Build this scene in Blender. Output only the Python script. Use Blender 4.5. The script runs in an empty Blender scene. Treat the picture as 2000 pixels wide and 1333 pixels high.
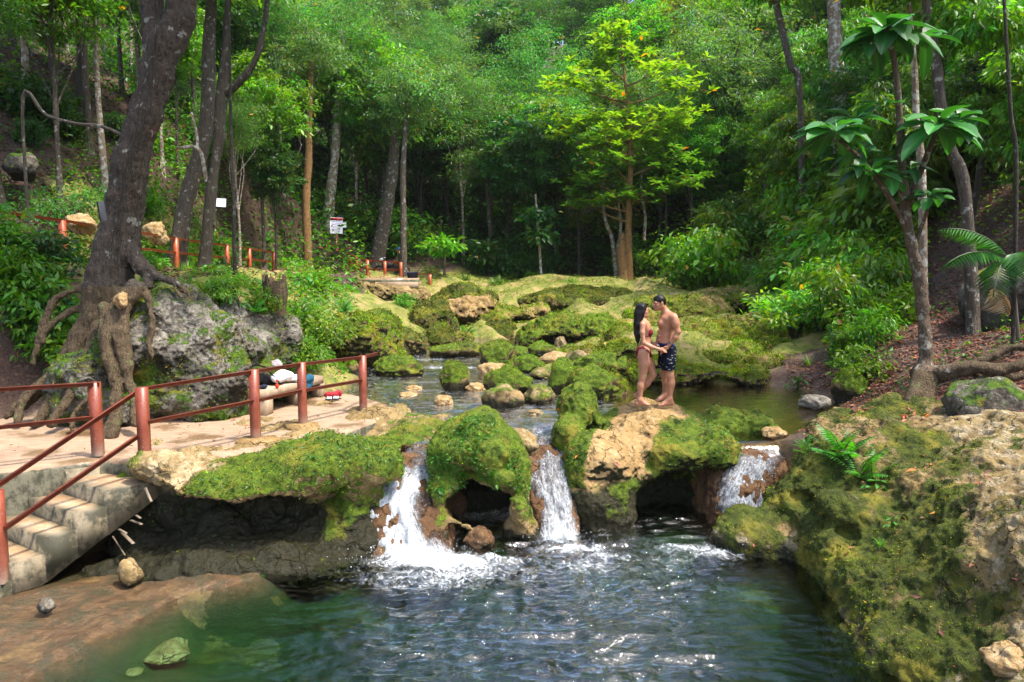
import bpy, math, random
import numpy as np
from mathutils import Vector, Matrix
SC = bpy.context.scene
COL = SC.collection
# ---------------------------------------------------------------- camera
CAM_Z, FPX, HOR = 3.6, 1400.0, 530.0
PITCH = math.atan((666.5-HOR)/FPX)
cd = bpy.data.cameras.new('camera'); cam = bpy.data.objects.new('camera', cd); COL.objects.link(cam)
cam.location = (0, 0, CAM_Z); cam.rotation_euler = (math.pi/2-PITCH, 0, 0)
cd.sensor_width = 36; cd.lens = 36*FPX/2000; cd.clip_start = .1; cd.clip_end = 1000
SC.camera = cam
# ---------------------------------------------------------------- sky, sun, exposure
SUN = Vector((.40, -.20, .89)).normalized()          # direction towards the sun
SUN_EL = math.asin(SUN.z); SUN_AZ = math.atan2(SUN.x, SUN.y)
W = bpy.data.worlds.new('World'); SC.world = W; W.use_nodes = True
nt = W.node_tree; bg = nt.nodes['Background']; sk = nt.nodes.new('ShaderNodeTexSky')
sk.sky_type = 'NISHITA'; sk.sun_disc = False; sk.sun_elevation = SUN_EL; sk.sun_rotation = SUN_AZ
sk.dust_density = 3.0; sk.air_density = 1.0; sk.ozone_density = 1.0
nt.links.new(sk.outputs[0], bg.inputs[0]); bg.inputs[1].default_value = .15
sl = bpy.data.lights.new('sun', 'SUN'); sl.energy = 2.45; sl.angle = math.radians(4); sl.color = (1, .93, .82)
so = bpy.data.objects.new('sun', sl); COL.objects.link(so)
so.rotation_euler = (-SUN).to_track_quat('-Z', 'Y').to_euler()
SC.view_settings.view_transform = 'Standard'; SC.view_settings.look = 'None'
SC.view_settings.exposure = 1.75; SC.view_settings.gamma = 1
SC.cycles.max_bounces = 6; SC.cycles.transparent_max_bounces = 12
SC.cycles.diffuse_bounces = 3; SC.cycles.glossy_bounces = 3; SC.cycles.transmission_bounces = 4
SC.cycles.use_denoising = True
# ---------------------------------------------------------------- picture measures to places
_s, _c = math.sin(PITCH), math.cos(PITCH)
def ray(px, py):
    u = (px-1000)/FPX; v = (py-666.5)/FPX
    return np.array([u, _c-v*_s, -_s-v*_c])
def at(px, py, d):
    r = ray(px, py); return np.array([0, 0, CAM_Z])+r*(d/r[1])
def on(px, py, z):
    r = ray(px, py); return np.array([0, 0, CAM_Z])+r*((z-CAM_Z)/r[2])
def ppm(d): return d/FPX       # metres per photo pixel at distance d
# ---------------------------------------------------------------- noise
_T = np.random.RandomState(7).rand(64, 64, 64).astype(np.float32)*2-1
def vnoise(p):
    p = np.asarray(p, np.float32); i = np.floor(p).astype(np.int32); f = p-i; f = f*f*(3-2*f)
    a = i & 63; b = (i+1) & 63
    x0, y0, z0 = a[..., 0], a[..., 1], a[..., 2]; x1, y1, z1 = b[..., 0], b[..., 1], b[..., 2]
    fx, fy, fz = f[..., 0], f[..., 1], f[..., 2]
    c00 = _T[x0, y0, z0]*(1-fx)+_T[x1, y0, z0]*fx; c10 = _T[x0, y1, z0]*(1-fx)+_T[x1, y1, z0]*fx
    c01 = _T[x0, y0, z1]*(1-fx)+_T[x1, y0, z1]*fx; c11 = _T[x0, y1, z1]*(1-fx)+_T[x1, y1, z1]*fx
    c0 = c00*(1-fy)+c10*fy; c1 = c01*(1-fy)+c11*fy
    return c0*(1-fz)+c1*fz
def fbm(p, s=1., o=3, g=.5, off=0.):
    p = np.asarray(p, np.float32)*s+off; r = 0; a = 1.
    for k in range(o):
        r = r+a*vnoise(p*(2.03**k)+17.3*k); a *= g
    return r
def xyz0(x, y, z=0): return np.stack(np.broadcast_arrays(x, y, z), -1)
def sstep(a, b, x): t = np.clip((x-a)/(b-a), 0, 1); return t*t*(3-2*t)
# ---------------------------------------------------------------- mesh plumbing
def mesh(name, v, f, col=None, smooth=True, mask=None):
    me = bpy.data.meshes.new(name); v = np.ascontiguousarray(v, np.float32)
    me.vertices.add(len(v)); me.vertices.foreach_set('co', v.ravel())
    fl = f if isinstance(f, (list, tuple)) else [f]
    fl = [np.asarray(q, np.int32) for q in fl if len(q)]
    tot = np.concatenate([np.full(len(q), q.shape[1], np.int32) for q in fl])
    lv = np.concatenate([q.ravel() for q in fl])
    me.loops.add(len(lv)); me.loops.foreach_set('vertex_index', lv)
    me.polygons.add(len(tot)); me.polygons.foreach_set('loop_start', np.concatenate([[0], np.cumsum(tot)[:-1]]).astype(np.int32))
    me.update(calc_edges=True)
    if smooth: me.shade_smooth()
    for nm, c in (('Col', col), ('Mask', mask)):
        if c is not None:
            c = np.asarray(c, np.float32)
            if c.shape[1] == 3: c = np.concatenate([c, np.ones((len(c), 1), np.float32)], 1)
            a = me.attributes.new(nm, 'FLOAT_COLOR', 'POINT'); a.data.foreach_set('color', c.ravel())
    return me
def tag(o, label=None, cat=None, group=None, kind=None):
    for k, x in (('label', label), ('category', cat), ('group', group), ('kind', kind)):
        if x: o[k] = x
    return o
def empty(name, loc, label=None, cat=None, group=None, rz=0):
    o = bpy.data.objects.new(name, None); COL.objects.link(o); o.location = [float(q) for q in loc]
    o.rotation_euler.z = rz; o.empty_display_size = .1
    return tag(o, label, cat, group)
def link(name, me, mat=None, parent=None, loc=(0, 0, 0)):
    o = bpy.data.objects.new(name, me); COL.objects.link(o); o.location = [float(q) for q in loc]
    if mat is not None and len(me.materials) == 0:
        me.materials.append(mat)
    if parent is not None: o.parent = parent
    return o
def obj(name, v, f, mat, parent=None, loc=None, **kw):
    """v in world coordinates; a parented part is stored relative to its thing"""
    v = np.asarray(v, np.float32)
    base = np.array(parent.location) if parent is not None else np.zeros(3)
    if loc is None:
        if parent is None: loc = [v[:, 0].mean(), v[:, 1].mean(), v[:, 2].min()]
        else: loc = [0, 0, 0]
    v = v-base-np.array(loc)
    return link(name, mesh(name, v, f, **kw), mat, parent, loc)
def copy_tree(o, parent=None):
    c = o.copy(); COL.objects.link(c)
    if parent is not None: c.parent = parent
    for ch in o.children: copy_tree(ch, c)
    return c
class MB:
    """collects shapes of one part"""
    def __init__(s): s.v = []; s.q = []; s.t = []; s.c = []; s.n = 0
    def add(s, v, f, c=None):
        v = np.asarray(v, float); f = np.asarray(f, int)
        s.v.append(v); (s.q if f.shape[1] == 4 else s.t).append(f+s.n); s.n += len(v)
        s.c.append(np.tile(c, (len(v), 1)) if c is not None and np.ndim(c) == 1 else (c if c is not None else np.ones((len(v), 3))))
        return s
    def box(s, c, h, R=None, col=None, bev=0.):
        c = np.array(c, float); h = np.array(h, float)
        sg = np.array([[x, y, z] for x in (-1, 1) for y in (-1, 1) for z in (-1, 1)], float)
        if bev <= 0:
            v = sg*h; f = [[0, 1, 3, 2], [4, 6, 7, 5], [0, 4, 5, 1], [2, 3, 7, 6], [0, 2, 6, 4], [1, 5, 7, 3]]
            if R is not None: v = v@np.array(R).T
            return s.add(v+c, f, col)
        v = []; idx = {}
        for i, q in enumerate(sg):
            for a in range(3):
                p = q*(h-bev); p[a] = q[a]*h[a]; idx[i, a] = len(v); v.append(p)
        F4 = []
        for fa, a in (([0, 1, 3, 2], 0), ([4, 6, 7, 5], 0), ([0, 4, 5, 1], 1), ([2, 3, 7, 6], 1), ([0, 2, 6, 4], 2), ([1, 5, 7, 3], 2)):
            F4.append([idx[i, a] for i in fa])
        for i in range(8):
            for j in range(i+1, 8):
                df = np.nonzero(sg[i] != sg[j])[0]
                if len(df) == 1:
                    o = [a for a in range(3) if a != df[0]]
                    F4.append([idx[i, o[0]], idx[j, o[0]], idx[j, o[1]], idx[i, o[1]]])
        v = np.array(v)
        if R is not None: v = v@np.array(R).T
        n0 = s.n; s.add(v+c, F4, col)
        s.t.append(np.array([[idx[i, 0], idx[i, 1], idx[i, 2]] for i in range(8)])+n0)
        return s
    def bar(s, a, b, w, h, col=None, bev=.004):
        a = np.array(a, float); b = np.array(b, float); d = b-a; L = np.linalg.norm(d); d /= L
        up = np.array([0, 0, 1.]) if abs(d[2]) < .95 else np.array([1., 0, 0])
        sx = np.cross(d, up); sx /= np.linalg.norm(sx); uz = np.cross(sx, d)
        return s.box((a+b)/2, (L/2, w/2, h/2), np.stack([d, sx, uz], 1), col, bev)
    def tube(s, pts, rad, n=8, col=None, cap=True, jit=0.):
        v, f = tube(pts, rad, n, jit); s.add(v, f, col)
        if cap:
            m = len(pts)
            for base, cen in ((0, pts[0]), ((m-1)*n, pts[-1])):
                s.v.append(np.array([cen], float)); s.c.append(np.tile(col if col is not None else np.ones(3), (1, 1)))
                st = s.n-len(v); s.t.append(np.array([[st+base+i, st+base+(i+1) % n, s.n] for i in range(n)])); s.n += 1
                v = np.concatenate([v, [cen]])
        return s
    def prism(s, poly, z0, z1, col=None):
        poly = np.array(poly, float); n = len(poly)
        v = np.concatenate([np.c_[poly, np.full(n, z0)], np.c_[poly, np.full(n, z1)]])
        s.add(v, [[i, (i+1) % n, n+(i+1) % n, n+i] for i in range(n)], col)
        c = np.array([[*poly.mean(0), z0], [*poly.mean(0), z1]]); b = s.n-2*n
        s.v.append(c); s.c.append(np.tile(col if col is not None else np.ones(3), (2, 1)))
        s.t.append(np.array([[b+(i+1) % n, b+i, s.n] for i in range(n)]+[[b+n+i, b+n+(i+1) % n, s.n+1] for i in range(n)])); s.n += 2
        return s
    def ball(s, c, r, col=None, n=10, R=None, noise=0., seed=0):
        m = max(5, n//2+1); th = np.linspace(0, math.pi, m); ph = np.arange(n)*2*math.pi/n
        v = np.array([[math.sin(t)*math.cos(p), math.sin(t)*math.sin(p), math.cos(t)] for t in th for p in ph])
        if noise: v = v*(1+noise*fbm(v, 1.7, 2, off=seed*3.1))[:, None]
        v = v*np.array(r)
        if R is not None: v = v@np.array(R).T
        f = [[i*n+j, (i+1)*n+j, (i+1)*n+(j+1) % n, i*n+(j+1) % n] for i in range(m-1) for j in range(n)]
        return s.add(v+np.array(c), f, col)
    def build(s, name, mat, parent=None, loc=None, smooth=False):
        if parent is not None and not s.n: return None
        return obj(name, np.concatenate(s.v), [np.concatenate(x) for x in (s.q, s.t) if x], mat, parent, loc, smooth=smooth, col=np.concatenate(s.c))
def tube(pts, rad, n=8, jit=0.):
    P = np.array(pts, float); m = len(P); r = np.broadcast_to(np.asarray(rad, float), (m,))
    d = np.gradient(P, axis=0); d /= np.linalg.norm(d, axis=1)[:, None]+1e-9
    ref = np.array([0, 1., .13]) if abs(d[:, 1]).mean() < .8 else np.array([1., 0, 0])
    a = np.cross(d, ref); a /= np.linalg.norm(a, axis=1)[:, None]+1e-9; b = np.cross(d, a)
    t = np.arange(n)*2*math.pi/n
    rr = r[:, None]*np.ones((m, n))
    if jit:
        q = P[:, None]+r[:, None, None]*(np.cos(t)[None, :, None]*a[:, None]+np.sin(t)[None, :, None]*b[:, None])
        rr = rr*(1+jit*fbm(q, 2.5, 3))
    v = P[:, None]+rr[..., None]*(np.cos(t)[None, :, None]*a[:, None]+np.sin(t)[None, :, None]*b[:, None])
    i = np.arange(m-1)[:, None]*n; j = np.arange(n)[None]
    f = np.stack([i+j, i+(j+1) % n, i+n+(j+1) % n, i+n+j], -1).reshape(-1, 4)
    return v.reshape(-1, 3), f
def spline(P, k=6):
    P = np.array(P, float); Q = np.vstack([2*P[0]-P[1], P, 2*P[-1]-P[-2]]); out = []
    for i in range(1, len(Q)-2):
        for t in np.arange(k)/k:
            out.append(.5*((2*Q[i])+(-Q[i-1]+Q[i+1])*t+(2*Q[i-1]-5*Q[i]+4*Q[i+1]-Q[i+2])*t*t+(-Q[i-1]+3*Q[i]-3*Q[i+1]+Q[i+2])*t**3))
    out.append(P[-1]); return np.array(out)
# ---------------------------------------------------------------- implicit shapes
def smin(a, b, k):
    h = np.clip(.5+.5*(b-a)/k, 0, 1); return b*(1-h)+a*h-k*h*(1-h)
def poly_sdf(P, x, y):
    P = np.asarray(P, float); d = np.full(np.broadcast(x, y).shape, 1e9); s = np.ones_like(d)
    n = len(P)
    for i in range(n):
        a = P[i]; b = P[i-1]; e = b-a; wx = x-a[0]; wy = y-a[1]
        t = np.clip((wx*e[0]+wy*e[1])/(e@e), 0, 1)
        d = np.minimum(d, (wx-e[0]*t)**2+(wy-e[1]*t)**2)
        c1 = y >= a[1]; c2 = y < b[1]; c3 = e[0]*wy > e[1]*wx
        s = np.where((c1 & c2 & c3) | (~c1 & ~c2 & ~c3), -s, s)
    return s*np.sqrt(d)
class Grid:
    def __init__(s, lo, hi, h):
        s.lo = np.array(lo, float); s.h = h; s.n = np.ceil((np.array(hi)-s.lo)/h).astype(int)+1
        s.ax = [s.lo[i]+h*np.arange(s.n[i]) for i in range(3)]; s.f = np.full(s.n, 1., np.float32)
    def _sub(s, lo, hi):
        a = np.clip(np.floor((np.array(lo)-s.lo)/s.h).astype(int), 0, s.n-1)
        b = np.clip(np.ceil((np.array(hi)-s.lo)/s.h).astype(int)+1, 1, s.n)
        sl = tuple(slice(a[i], b[i]) for i in range(3))
        X, Y, Z = np.ix_(*[s.ax[i][sl[i]].astype(np.float32) for i in range(3)])
        return sl, X, Y, Z
    def _op(s, sl, d, k, op):
        f = s.f[sl]
        if op == '+': s.f[sl] = smin(f, d, k)
        elif op == '-': s.f[sl] = -smin(-f, d, k)
        elif op == '&': s.f[sl] = -smin(-f, -d, k)
    def ell(s, c, r, k=.08, op='+', rz=0., ry=0.):
        c = np.array(c, float); r = np.broadcast_to(np.asarray(r, float), (3,)); m = r.max()+k+3*s.h
        sl, X, Y, Z = s._sub(c-m, c+m); X = X-c[0]; Y = Y-c[1]; Z = Z-c[2]
        if rz: X, Y = X*math.cos(rz)+Y*math.sin(rz), -X*math.sin(rz)+Y*math.cos(rz)
        if ry: X, Z = X*math.cos(ry)+Z*math.sin(ry), -X*math.sin(ry)+Z*math.cos(ry)
        k0 = np.sqrt((X/r[0])**2+(Y/r[1])**2+(Z/r[2])**2)+1e-6
        k1 = np.sqrt((X/r[0]**2)**2+(Y/r[1]**2)**2+(Z/r[2]**2)**2)+1e-6
        s._op(sl, k0*(k0-1)/k1, k, op); return s
    def cone(s, a, b, ra, rb=None, k=.05, op='+'):
        a = np.array(a, float); b = np.array(b, float); rb = ra if rb is None else rb; m = max(ra, rb)+k+3*s.h
        sl, X, Y, Z = s._sub(np.minimum(a, b)-m, np.maximum(a, b)+m); e = b-a; L = e@e+1e-9
        t = np.clip(((X-a[0])*e[0]+(Y-a[1])*e[1]+(Z-a[2])*e[2])/L, 0, 1)
        d = np.sqrt((X-a[0]-t*e[0])**2+(Y-a[1]-t*e[1])**2+(Z-a[2]-t*e[2])**2)-(ra+(rb-ra)*t)
        s._op(sl, d, k, op); return s
    def chain(s, P, R, k=.05, op='+'):
        for i in range(len(P)-1): s.cone(P[i], P[i+1], R[i], R[i+1], k, op)
        return s
    def full(s): return s._sub(s.lo, s.lo+s.n*s.h)
    def noise(s, amp, sc, o=2, off=0.):
        st = 2; ax = [a[::st] for a in s.ax]; g = np.stack(np.meshgrid(*ax, indexing='ij'), -1)
        n = fbm(g, sc, o, off=off)*amp
        for i in range(3):
            n = np.repeat(n, 2, axis=i); n = np.take(n, range(s.n[i]), axis=i)
            m = np.moveaxis(n, i, 0); m[1:-1:2] = .5*(m[:-2:2]+m[2::2]) if m[1:-1:2].shape == m[2::2].shape else m[1:-1:2]
        s.f += n; return s
    def mesh(s, sub=0, smooth=1):
        f = s.f; f[0] = f[-1] = 1; f[:, 0] = f[:, -1] = 1; f[:, :, 0] = f[:, :, -1] = 1
        ins = f < 0; n = s.n-1
        cs = [(i, j, k) for i in (0, 1) for j in (0, 1) for k in (0, 1)]
        cnt = sum(ins[i:i+n[0], j:j+n[1], k:k+n[2]].astype(np.int8) for i, j, k in cs)
        act = (cnt > 0) & (cnt < 8); I = np.argwhere(act)
        acc = np.zeros((len(I), 3)); num = np.zeros(len(I))
        val = {c: f[I[:, 0]+c[0], I[:, 1]+c[1], I[:, 2]+c[2]] for c in cs}
        for a in cs:
            for ax in range(3):
                if a[ax] == 0:
                    b = list(a); b[ax] = 1; fa, fb = val[a], val[tuple(b)]
                    cr = (fa < 0) != (fb < 0); t = np.where(cr, fa/np.where(cr, fa-fb, 1), 0)
                    p = np.tile(np.array(a, float), (len(I), 1)); p[:, ax] += t
                    acc += p*cr[:, None]; num += cr
        v = s.lo+s.h*(I+acc/num[:, None])
        vid = np.full(n, -1, np.int32); vid[tuple(I.T)] = np.arange(len(I))
        Q = []
        for ax in range(3):
            o1, o2 = (ax+1) % 3, (ax+2) % 3
            a = ins; sh = [slice(None)]*3; sh2 = [slice(None)]*3
            sh[ax] = slice(0, -1); sh2[ax] = slice(1, None)
            d = a[tuple(sh)] != a[tuple(sh2)]; E = np.argwhere(d)
            E = E[(E[:, o1] > 0) & (E[:, o2] > 0) & (E[:, o1] < n[o1]) & (E[:, o2] < n[o2])]
            q = []
            for da, db in ((-1, -1), (0, -1), (0, 0), (-1, 0)):
                c = E.copy(); c[:, o1] += da; c[:, o2] += db; q.append(vid[c[:, 0], c[:, 1], c[:, 2]])
            q = np.stack(q, 1); fl = ~a[E[:, 0], E[:, 1], E[:, 2]]; q[fl] = q[fl][:, ::-1]; Q.append(q)
        q = np.concatenate(Q); q = q[(q >= 0).all(1)]
        for _ in range(sub): v, q = subdiv(v, q)
        for _ in range(smooth+sub): v = lap(v, q)
        return v, q
def lap(v, q, w=.5):
    a = q.ravel(); b = np.roll(q, 1, 1).ravel(); n = len(v)
    num = np.bincount(a, minlength=n)+np.bincount(b, minlength=n)
    acc = np.stack([np.bincount(a, v[b, i], n)+np.bincount(b, v[a, i], n) for i in range(3)], 1)
    return np.where(num[:, None] > 0, v*(1-w)+w*acc/np.maximum(num, 1)[:, None], v)
def subdiv(v, q):
    n = len(v); e = np.stack([q, np.roll(q, -1, 1)], -1).reshape(-1, 2); e.sort(1)
    key = e[:, 0].astype(np.int64)*n+e[:, 1]; u, inv = np.unique(key, return_inverse=True); inv = inv.reshape(-1)
    em = .5*(v[u//n]+v[u % n]); fc = v[q].mean(1)
    E = inv.reshape(-1, 4)+n; C = np.arange(len(q))+n+len(u)
    nq = np.concatenate([np.stack([q[:, i], E[:, i], C, E[:, i-1]], 1) for i in range(4)])
    return np.concatenate([v, em, fc]), nq
def vnorm(v, q):
    n = np.cross(v[q[:, 2]]-v[q[:, 0]], v[q[:, 3 if q.shape[1] == 4 else 1]]-v[q[:, 1 if q.shape[1] == 4 else 0]])
    if q.shape[1] == 3: n = np.cross(v[q[:, 1]]-v[q[:, 0]], v[q[:, 2]]-v[q[:, 0]])
    N = np.stack([sum(np.bincount(q[:, k], n[:, i], len(v)) for k in range(q.shape[1])) for i in range(3)], 1)
    return N/(np.linalg.norm(N, axis=1)[:, None]+1e-9)
def rough(v, q, amps, off=0.):
    """pushes a surface in and out along its normals; amps = [(scale, amount, kind)]"""
    for s, a, k in amps:
        N = vnorm(v, q); x = fbm(v, s, 3, off=off)
        if k == 'r': x = .5-np.abs(x)*1.6
        if k == 'p': x = -np.maximum(x-.25, 0)*2.2
        v = v+N*(x*a)[:, None]
    return v
def scatter(v, q, w, n, rng):
    """n points on a mesh, chance by face area times weight at the corners"""
    a = v[q[:, 0]]; A = np.linalg.norm(np.cross(v[q[:, 1]]-a, v[q[:, 2]]-a), axis=1)*w[q].mean(1)
    if A.sum() <= 0: return np.zeros((0, 3)), np.zeros((0, 3))
    c = np.cumsum(A); i = np.searchsorted(c, rng.rand(n)*c[-1]); i = np.minimum(i, len(q)-1)
    s, t = rng.rand(n, 1), rng.rand(n, 1); Q = q[i]
    if q.shape[1] == 4:
        p = (v[Q[:, 0]]*(1-s)+v[Q[:, 1]]*s)*(1-t)+(v[Q[:, 3]]*(1-s)+v[Q[:, 2]]*s)*t
    N = np.cross(v[Q[:, 2]]-v[Q[:, 0]], v[Q[:, 3]]-v[Q[:, 1]])
    return p, N/(np.linalg.norm(N, axis=1)[:, None]+1e-9)
def unit(a): return a/(np.linalg.norm(a, axis=-1, keepdims=True)+1e-9)
def leafmesh(p, d, up, L, wd, col, bend=.15, shape='leaf'):
    """many leaves at once: p base, d direction, up face normal hint, L length, wd width ratio"""
    n = len(p); d = unit(d); s = unit(np.cross(d, up)); u = np.cross(s, d); L = np.broadcast_to(L, (n,))[:, None]
    w = L*np.broadcast_to(wd, (n,))[:, None]*.5
    if shape == 'blade':
        v = np.stack([p-s*w, p+s*w, p+d*L*.6+s*w*.6-u*L*bend*.3, p+d*L*.6-s*w*.6-u*L*bend*.3, p+d*L-u*L*bend], 1)
        b = np.arange(n)[:, None]*5
        return v.reshape(-1, 3), [np.concatenate([b+0, b+1, b+2, b+3], 1), np.concatenate([b+3, b+2, b+4], 1)], np.repeat(col, 5, 0)
    if shape == 'leaf':
        v = np.stack([p, p+d*L*.45+s*w-u*L*bend*.15+u*w*.25, p+d*L-u*L*bend, p+d*L*.45-s*w-u*L*bend*.15+u*w*.25], 1)
        b = np.arange(n)[:, None]*4
        return v.reshape(-1, 3), [np.concatenate([b, b+1, b+2], 1), np.concatenate([b, b+2, b+3], 1)], np.repeat(col, 4, 0)
def jitcol(rng, base, n, a=.25, hue=.15):
    b = np.array(base)[None]*np.ones((n, 1)); k = np.exp(rng.normal(0, a, (n, 1)))
    return np.clip(b*k*(1+rng.normal(0, hue, (n, 3))*np.array([1, .4, 1])), 0.002, .95)
def cat(parts):
    V = []; F = {}; C = []; n = 0
    for v, fs, c in parts:
        for f in fs:
            F.setdefault(f.shape[1], []).append(f+n)
        V.append(v); C.append(c); n += len(v)
    return np.concatenate(V), [np.concatenate(x) for x in F.values()], np.concatenate(C)
# ---------------------------------------------------------------- materials
class NT:
    def __init__(s, name):
        s.m = bpy.data.materials.new(name); s.m.use_nodes = True; s.t = s.m.node_tree; s.t.nodes.clear()
        s.out = s.t.nodes.new('ShaderNodeOutputMaterial')
    def n(s, typ, ins=None, **kw):
        x = s.t.nodes.new('ShaderNode'+typ)
        for k, v in kw.items(): setattr(x, k, v)
        for k, v in (ins or {}).items():
            i = x.inputs[k]
            if isinstance(v, bpy.types.NodeSocket): s.t.links.new(v, i)
            elif isinstance(v, bpy.types.Node): s.t.links.new(v.outputs[0], i)
            else: i.default_value = (*v, 1) if isinstance(v, tuple) and len(v) == 3 and i.type == 'RGBA' else v
        return x
    def co(s): return s.n('TexCoord').outputs['Object']
    def noise(s, sc, det=4, ro=.55, vec=None, dist=0.):
        return s.n('TexNoise', {'Scale': sc, 'Detail': det, 'Roughness': ro, 'Vector': vec or s.co(), 'Distortion': dist}).outputs[0]
    def vor(s, sc, feat='F1', vec=None): return s.n('TexVoronoi', {'Scale': sc, 'Vector': vec or s.co()}, feature=feat).outputs['Distance']
    def ramp(s, f, a, b): return s.n('MapRange', {0: f, 1: a, 2: b}, interpolation_type='SMOOTHSTEP').outputs[0]
    def mix(s, f, a, b, bl='MIX'):
        x = s.t.nodes.new('ShaderNodeMix'); x.data_type = 'RGBA'; x.blend_type = bl
        for i, v in ((x.inputs[0], f), (x.inputs[6], a), (x.inputs[7], b)):
            if isinstance(v, bpy.types.NodeSocket): s.t.links.new(v, i)
            elif isinstance(v, (int, float)) and i.type == 'VALUE': i.default_value = v
            else: i.default_value = (*v, 1) if len(v) == 3 else v
        return x.outputs[2]
    def ma(s, op, a, b=0., c=0.): return s.n('Math', {0: a, 1: b, 2: c}, operation=op).outputs[0]
    def bump(s, h, st=.5, d=.02, nrm=None):
        i = {'Height': h, 'Strength': st, 'Distance': d}
        if nrm is not None: i['Normal'] = nrm
        return s.n('Bump', i).outputs[0]
    def attr(s, name='Col'): return s.n('Attribute', attribute_name=name)
    def end(s, sh): s.t.links.new(sh.outputs[0] if isinstance(sh, bpy.types.Node) else sh, s.out.inputs[0]); return s.m
def rock_mat(name, c1, c2, pale, dark, moss1=(.10, .19, .015), moss2=(.035, .085, .01), wet=.5, bs=1.):
    m = NT(name); a = m.attr('Mask'); sep = m.n('SeparateColor', {0: a.outputs[0]})
    R, G, B = sep.outputs[0], sep.outputs[1], sep.outputs[2]
    n1 = m.noise(1.3*bs, 5, .6); n2 = m.noise(7*bs, 6, .65); n3 = m.noise(30*bs, 5, .7); vo = m.vor(14*bs)
    c = m.mix(m.ramp(n1, .35, .65), c1, c2)
    c = m.mix(m.ramp(m.ma('ADD', n2, m.ma('MULTIPLY', B, .35)), .5, .8), c, pale)
    c = m.mix(m.ramp(n3, .38, .3), c, tuple(x*.45 for x in c1))
    wv_ = m.n('VectorMath', {0: m.co(), 1: m.n('VectorMath', {0: m.n('TexNoise', {'Scale': 3.*bs, 'Detail': 4., 'Vector': m.co()}).outputs[1], 3: .45}, operation='SCALE').outputs[0]}, operation='ADD').outputs[0]
    ck = m.ramp(m.vor(3.2*bs, 'DISTANCE_TO_EDGE', wv_), .035, .0); ck = m.ma('MULTIPLY', ck, m.ramp(m.noise(1.9*bs, 3), .42, .6)); pit = m.ramp(m.vor(21*bs, 'F1', wv_), .28, .12); pit = m.ma('MULTIPLY', pit, m.ramp(m.noise(3.1*bs, 3), .45, .6))
    c = m.mix(m.ma('MULTIPLY', m.ma('MAXIMUM', ck, pit), .8), c, tuple(x*.22 for x in c1))
    c = m.mix(m.ma('MULTIPLY', m.ramp(m.ma('ADD', G, m.ma('MULTIPLY', m.ma('SUBTRACT', n2, .5), 1.1)), .25, .75), .98), c, dark)  # G mixes in near-black: wet stains plus shade painted into the hollows
    mo = m.ramp(m.ma('ADD', R, m.ma('MULTIPLY', m.ma('SUBTRACT', m.noise(4*bs, 6, .7), .5), 1.5)), .38, .62)
    mc = m.mix(m.ramp(m.noise(9*bs, 5, .7), .35, .65), moss2, moss1)
    mc = m.mix(m.ramp(m.noise(2.2*bs, 3), .5, .72), mc, (.24, .21, .03))
    mc = m.mix(m.ramp(m.noise(3.3*bs, 6, .75), .53, .66), mc, tuple(x*.35 for x in moss2)); mc = m.mix(m.ramp(m.noise(5.1, 6, .8), .58, .68), mc, (.15, .10, .035))
    c = m.mix(mo, c, mc)
    hgt = m.ma('ADD', m.ma('MULTIPLY', n2, 1.2), m.ma('ADD', m.ma('MULTIPLY', n3, .6), m.ma('MULTIPLY', vo, -.5))); hgt = m.ma('SUBTRACT', hgt, m.ma('ADD', m.ma('MULTIPLY', ck, .9), m.ma('MULTIPLY', pit, .7)))
    hm = m.ma('MULTIPLY', m.noise(70, 4, .8), 1.4)
    hh = m.ma('ADD', hgt, m.ma('MULTIPLY', hm, mo))
    ro = m.ma('SUBTRACT', .88, m.ma('MULTIPLY', m.ma('MULTIPLY', G, m.ma('SUBTRACT', 1., mo)), .88-wet))
    return m.end(m.n('BsdfPrincipled', {'Base Color': c, 'Roughness': ro, 'Normal': m.bump(hh, .9, .035), 'Specular IOR Level': .2}))
def leaf_mat(name, trans=.5, rough=.42, spec=.5, tint=(1.5, 1.55, .45)):
    m = NT(name); a = m.attr('Col').outputs[0]; oi = m.n('ObjectInfo').outputs['Random']
    hs = m.n('HueSaturation', {'Hue': m.ma('ADD', .485, m.ma('MULTIPLY', oi, .03)), 'Saturation': 1.05, 'Value': m.ma('ADD', .8, m.ma('MULTIPLY', oi, .4)), 'Color': a}).outputs[0]
    p = m.n('BsdfPrincipled', {'Base Color': hs, 'Roughness': rough, 'Specular IOR Level': spec})
    t = m.n('BsdfTranslucent', {'Color': m.mix(1., hs, tint, 'MULTIPLY')})
    return m.end(m.n('MixShader', {0: trans, 1: p, 2: t}))
def col_mat(name, rough=.7, spec=.3, bump=0., bsc=20., metal=0.):
    m = NT(name); c = m.attr('Col').outputs[0]; n = m.noise(bsc, 4)
    c = m.mix(m.ramp(n, .3, .7), m.mix(1., c, (.75, .75, .75), 'MULTIPLY'), c)
    i = {'Base Color': c, 'Roughness': rough, 'Specular IOR Level': spec, 'Metallic': metal}
    if bump: i['Normal'] = m.bump(n, bump, .01)
    return m.end(m.n('BsdfPrincipled', i))
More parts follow.
